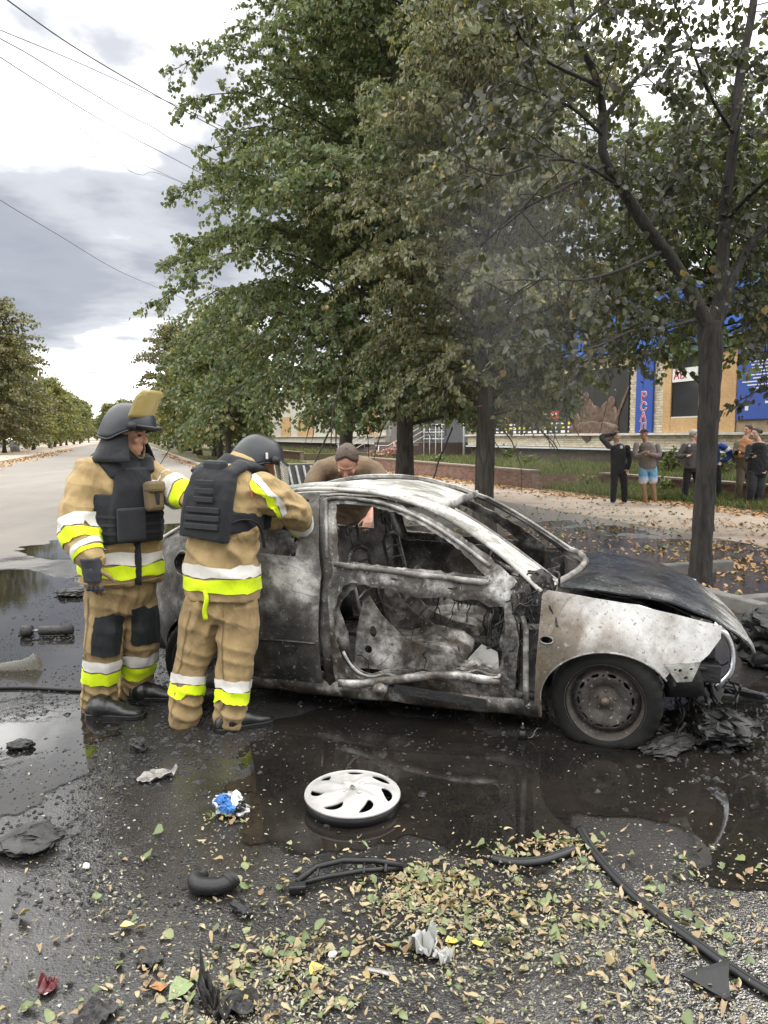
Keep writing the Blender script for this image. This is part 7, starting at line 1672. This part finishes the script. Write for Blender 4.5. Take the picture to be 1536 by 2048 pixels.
def curled(name, P, l0, l1, mat, seed, width, tilt):
    """fallen leaves with an outline, a rib and a curl of their own"""
    rs = np.random.RandomState(seed); n = len(P); L = l0 + (l1 - l0) * rs.uniform(0, 1, n) ** 1.9; a = rs.uniform(0, 6.28, n); o = np.ones(n)
    Dx = np.stack([np.cos(a), np.sin(a), 0 * a], 1); Wx = np.stack([-np.sin(a), np.cos(a), 0 * a], 1); rx = rs.normal(0, tilt, n); ry = rs.normal(0, tilt, n)
    curl = rs.normal(0, .55, n); cup = rs.normal(.12, .22, n); wv = rs.uniform(.75, 1.25, n) * width; rows = ((0, .05), (.12, .78), (.38, 1.0), (.68, .72), (.90, .30), (1.06, .02)); V = []
    for y, w in rows:
        for sx in (-1, 0, 1):
            x = sx * w * wv * (1 + rs.uniform(-.16, .16, n)); yy = (y + (abs(sx) * -.05)) * o + rs.uniform(-.03, .03, n); z = curl * (y - .5) ** 2 + cup * abs(sx) * w + rs.normal(0, .03, n)
            V.append(P + Dx * ((yy - .5) * L)[:, None] + Wx * (x * L)[:, None] + np.stack([0 * o, 0 * o, (z + rx * (y - .5) + ry * x) * L], 1))
    V = np.stack(V, 1); V[:, :, 2] -= V[:, :, 2].min(1, keepdims=True); V[:, :, 2] += P[:, 2:3] + .002; k = 3 * len(rows); b = (np.arange(n) * k)[:, None]; Fq = []
    for r_ in range(len(rows) - 1):
        for c_ in (0, 1): q = r_ * 3 + c_; Fq.append(b + np.array([[q, q + 1, q + 4, q + 3]]))
    return tag(link(name, np_mesh(name, V.reshape(-1, 3), np.concatenate(Fq, 1).reshape(-1, 4), True), M[mat]), kind='stuff')
def litter(name, P, l0, l1, mat, seed, tilt=.35, width=.46, lift=.004):
    if l0 > .006 and len(P) < 3000: return curled(name, P, l0, l1, mat, seed, width, tilt)
    rs = np.random.RandomState(seed); n = len(P); a = rs.uniform(0, 6.28, n); D = np.stack([np.cos(a), np.sin(a), rs.normal(0, tilt * .4, n)], 1); N = rs.normal(0, tilt, (n, 3)) + np.array([0, 0, 1]); P = P.copy(); P[:, 2] += lift + np.abs(rs.normal(0, .006, n))
    return tag(link(name, leaves_mesh(name, P, D, N, rs.uniform(l0, l1, n) ** 1.0, rs, None, None, width), M[mat]), kind='stuff')
def near_dens(x, y):
    v = max(0, min(1, (3.02 - y + .25 * (nz(x, y, 1.4, 4) - .5)) / .55)); r_ = 1 / (1 + math.exp(-(x + .75) * 3.2))
    d = v * (.12 + .88 * r_) * (.25 + nz(x, y, 3.2, 2) ** 1.4)
    for (px, py, rr, k) in ((840, 1790, .20, 1.6), (920, 1800, .16, 1.2), (1130, 1700, .13, 1.3), (1150, 1850, .25, .9), (560, 1940, .18, 1.3), (500, 1985, .25, .8), (1000, 1715, .10, .7), (450, 1640, .10, .5)):
        q = G(px, py); d += k * math.exp(-((x - q.x) ** 2 + (y - q.y) ** 2) / rr ** 2)
    return min(1, d * .6 * (.15 + 1.5 * nz(x, y, 6, 12) ** 2))
litter('fallen_leaves', scatter(800, -1.7, 2.2, 1.85, 3.3, near_dens, 11), .008, .042, 'fallen_leaf', 12)
litter('lime_bracts', scatter(900, -1.7, 2.2, 1.85, 3.2, near_dens, 21), .014, .040, 'bract_litter', 13, .3, .20)
def pile(n, spots, seed):
    rs = np.random.RandomState(seed); out = []
    for (px, py, rx, k) in spots:
        q = G(px, py)
        for i in range(int(n * k)): dx, dy = rs.normal(0, rx, 2); out.append((q.x + dx * 1.5, q.y + dy * .8, .003 + .018 * rs.uniform() * math.exp(-(dx * dx + dy * dy) / rx ** 2)))
    return np.array(out)
PILES = ((840, 1785, .09, 1.3), (790, 1800, .07, .7), (920, 1805, .08, 1.0), (855, 1760, .04, .5), (1130, 1700, .07, 1.0), (1150, 1690, .04, .5), (560, 1940, .10, 1.0), (600, 1915, .06, .5), (1000, 1716, .05, .5), (1160, 1850, .14, .9), (1310, 1810, .08, .6), (450, 1640, .04, .3), (380, 1990, .10, .6), (1000, 1880, .16, .9), (1440, 1870, .12, .7), (800, 1990, .18, .9))
litter('leaf_piles', pile(52, PILES, 5), .009, .032, 'fallen_leaf', 51, .3); litter('leaf_piles', pile(40, PILES, 6), .016, .038, 'bract_litter', 52, .3, .20)
litter('leaf_shreds', scatter(9000, -1.9, 2.6, 1.85, 3.6, lambda x, y: min(1, near_dens(x, y + .12) * .8 + .02 * nz(x, y, 2, 9)), 31), .004, .017, 'wet_bits', 14, .3, .24)
def sscatter(n, o0, o1, t0, t1, dens, seed, z=.006):
    return np.array([tuple(S(o, t, z)) for o, t, _ in scatter(n, o0, o1, t0, t1, dens, seed)])
litter('dry_leaves', sscatter(5200, 9.8, 14.0, 9, 42, lambda o, t: max(0, math.exp(-((o - (11.75 if t > 17 else 12.6 + .0 * t)) / .55) ** 2) * nz(o, t, 1.1, 2) * 1.4 + .02), 41), .05, .12, 'autumn_leaf', 15)
litter('dry_leaves', sscatter(2300, 4.2, 11.5, 3.0, 12, lambda o, t: nz(o, t, .9, 5) ** 2 * (1 if o > 5.2 else .4) * (1.2 if t < 9 else .5), 42), .035, .08, 'autumn_leaf', 16)
litter('fallen_leaves', sscatter(1400, 4.5, 11, 3.5, 16, lambda o, t: nz(o, t, 1.2, 7) ** 2, 43), .03, .08, 'fallen_leaf', 17)
litter('dry_leaves', sscatter(1500, 2.0, 4.1, 24, 80, lambda o, t: math.exp(-((o - 3.9) / .5) ** 2), 44), .06, .14, 'autumn_leaf', 18)
litter('dry_leaves', sscatter(1800, -11, -5.5, 38, 110, lambda o, t: math.exp(-((o + 7.6) / 1.0) ** 2), 45), .08, .2, 'autumn_leaf', 19)
# a few single leaves that lie apart
for i, (px, py, L_, c, lb) in enumerate(((240, 1858, .045, (.44, .38, .14), 'single yellow leaf lying alone on the wet gravel'), (322, 1990, .05, (.34, .15, .06), 'single curled orange leaf at the lower left'), (378, 1968, .075, (.16, .21, .09), 'large pale green leaf lying flat in the litter'), (890, 1890, .045, (.42, .32, .06), 'bright yellow leaf behind the torn grey fragment'), (962, 1900, .04, (.42, .33, .07), 'small yellow rosette leaf right of the grey fragments'), (640, 1935, .05, (.40, .31, .06), 'yellow leaf between the metal strip and the elbow'))):
    rs_ = np.random.RandomState(70 + i); me = leaves_mesh('fallen_leaf', np.array([[0, 0, .012]]), np.array([[math.cos(i * 2.1), math.sin(i * 2.1), .1]]), np.array([[.1, .15, 1.0]]), np.array([L_]), rs_); o = link('fallen_leaf', me, plain('leaf_tint', c, .5, var=.2, scale=40)); o.location = G(px, py); tag(o, lb, 'leaf', 'single leaves on the ground')

# ---------------------------------------------------------------- street furniture, wires
def wire(label, pts, r=.012, mat='wire'):
    P = [at(x, y, Y) for x, y, Y in pts]; b = MB(); b.tube(smooth_path([tuple(p) for p in P], 40), r, 5); return tag(b.build('overhead_wire', M[mat], None), label, 'wire', 'overhead wires')
M['wire'] = plain('cable_black', (.02, .02, .022), .6)
wire('thickest overhead cable, crossing the top left of the sky', [(-120, -105, 9), (15, 0, 12), (150, 95, 15), (300, 184, 18.5), (410, 244, 21), (560, 320, 25)], .012)
wire('slack thin wire curving under the thickest cable', [(-100, 20, 12), (0, 60, 14), (140, 118, 17), (250, 167, 20), (385, 225, 23), (540, 300, 27)], .009)
wire('double kinked wire below the slack one', [(-90, 25, 12), (0, 77, 14), (60, 110, 16), (140, 160, 18), (190, 190, 20), (260, 232, 22), (305, 254, 24), (350, 282, 25), (440, 325, 28), (560, 390, 32)], .010)
wire('straight wire above the pale cloud bank', [(-110, 40, 12), (0, 114, 15), (100, 178, 18), (230, 256, 22), (360, 324, 26), (520, 410, 32)], .010)
wire('faint short wire low beside the lime tree boughs', [(140, 240, 22), (225, 305, 26), (315, 342, 30), (440, 400, 36)], .008)
wire('looped wire end hanging near the lime tree boughs', [(180, 312, 24), (235, 320, 26), (260, 342, 27), (285, 350, 28), (310, 345, 29), (380, 372, 32)], .008)
wire('lowest long wire reaching down to the far trees', [(-150, 300, 20), (0, 400, 26), (120, 472, 33), (240, 543, 42), (350, 590, 55), (460, 640, 75)], .013)
b = MB(); P = [at(x, y, Y) for x, y, Y in ((905, 855, 12.6), (893, 885, 12.6), (878, 920, 12.6), (868, 955, 12.6), (860, 970, 12.6), (868, 976, 12.6), (873, 962, 12.6))]; b.tube(smooth_path([tuple(p) for p in P], 30), .013, 6); tag(b.build('hanging_cable', M['wire'], None), 'torn black cable hanging down beside a trunk behind the roof', 'cable')
lp = empty('street_lamp', G(103, 899), 0, 'slim grey lamp post at the edge of the left pavement', 'lamp post'); hpx = (899 - 760) / 1520 * lp.location.y
b = MB(); b.cyl((0, 0, 0), (0, 0, 4.4), .16, 10, r2=.11); b.build('post', M['flashing'], lp); b = MB(); b.box((0, -.17, 2.1), (.3, .06, .5)); b.build('small_notice', M['white_print'], lp)
bn = empty('litter_bin', G(30, 906), 0, 'grey litter bin under the trees of the left pavement', 'bin'); b = MB(); b.cyl((0, 0, 0), (0, 0, 1.15), .42, 14, r2=.5); b.build('drum', M['grey_panel'], bn); b = MB(); b.lathe([(.5, 1.12), (.53, 1.15), (.5, 1.2)], Matrix.Identity(4), 14); b.build('rim', M['flashing'], bn)
gb = street_root('garage_row', 'long pale low building behind the left-hand trees', 'building')
for i in range(8): sbox('wall', -24, -21, 60 + i * 12, 72 + i * 12 - .05, 0, 3.0 + (i % 3) * .6, M['pale_plaster'], gb)
for i in range(8): sbox('door', -21.0, -20.9, 63 + i * 12, 66 + i * 12, .0, 2.2, M['grey_panel'], gb)
# leaning slatted panel by the pavement behind the car
pn = empty('slatted_panel', at(618, 960, 9.2), R(30), 'dark slatted metal panel with pale bars leaning behind the stooping man', 'panel')
pn.location.z = 0
Mx = Matrix.Rotation(R(-28), 3, 'X'); b = MB(); b.box((0, .02, .72), (.62, .02, 1.25), Mx); b.build('backing', M['char'], pn)
for i in range(6): b = MB(); b.box((-.25 + i * .10, -.01, .72), (.025, .02, 1.22), Mx); b.build('slat', M['grey_plastic'], pn)
for s_ in (-1, 1): b = MB(); b.cyl((s_ * .30, .25, 0), (s_ * .30, .10, 1.15), .02, 8); b.build('leg', M['char'], pn)
# the pink mark and scratches on the trunk behind the windscreen
b = MB(); b.tube([(0.14 * math.cos(t), .14 * math.sin(t), .01 * math.sin(t * 3)) for t in np.linspace(-2.6, -.5, 10)], [(.004, .012)] * 10, 6); o = b.build('paint_mark', plain('pink_paint', (.5, .16, .17), .7), None); o.location = S(5.57, 11.35, 2.12) ; tag(o, 'pink paint ring on the trunk behind the windscreen', 'paint mark')
# ---------------------------------------------------------------- smoke still rising from the wreck
def smoke():
    q = NT('smoke'); P = q.world()
    n1 = q.noise(q.map(P, sc=(.8, .8, .45)), 1.0, 3, .55, .6)
    # column that leans and widens as it rises
    x, y, z = q.sep(P)
    cx_ = q.math('ADD', q.math('MULTIPLY', z, -.02), 1.35); w = q.math('ADD', q.math('MULTIPLY', z, .30), .14)
    dx = q.math('DIVIDE', q.math('SUBTRACT', x, cx_), w); dy = q.math('DIVIDE', q.math('SUBTRACT', y, q.math('ADD', q.math('MULTIPLY', z, 1.0), 4.35)), q.math('MULTIPLY', w, 1.2))
    r2 = q.math('ADD', q.math('MULTIPLY', dx, dx), q.math('MULTIPLY', dy, dy))
    fall = q.ramp(r2, [(.0, 1), (1.0, 0)], True)
    top = q.ramp(q.math('DIVIDE', z, 8.0), [(.09, 0), (.13, 1), (.4, .8), (.8, 0)], True)
    d = q.math('MULTIPLY', q.math('MULTIPLY', fall, top), q.ramp(n1, [(.38, .12), (.66, 1)]))
    v = q.n('VolumePrincipled', None, Color=(.95, .955, .96), Density=q.math('MULTIPLY', d, SMOKE_D), Anisotropy=.35)
    q.t.links.new(v.outputs[0], q.out.inputs['Volume']); return q.m
SMOKE_D = .055
b = MB(); b.rings([[(1.33 + (.5 + z * .40) * math.cos(t), 4.35 + z + (.5 + z * .40) * math.sin(t), z) for t in np.linspace(0, 6.283, 21)[:-1]] for z in (.75, 2, 4, 6, 8)])
sm = b.build('smoke', smoke()); tag(sm, kind='stuff'); fix_normals(sm.data)
scene.cycles.volume_step_rate = 2.5; scene.cycles.volume_max_steps = 64
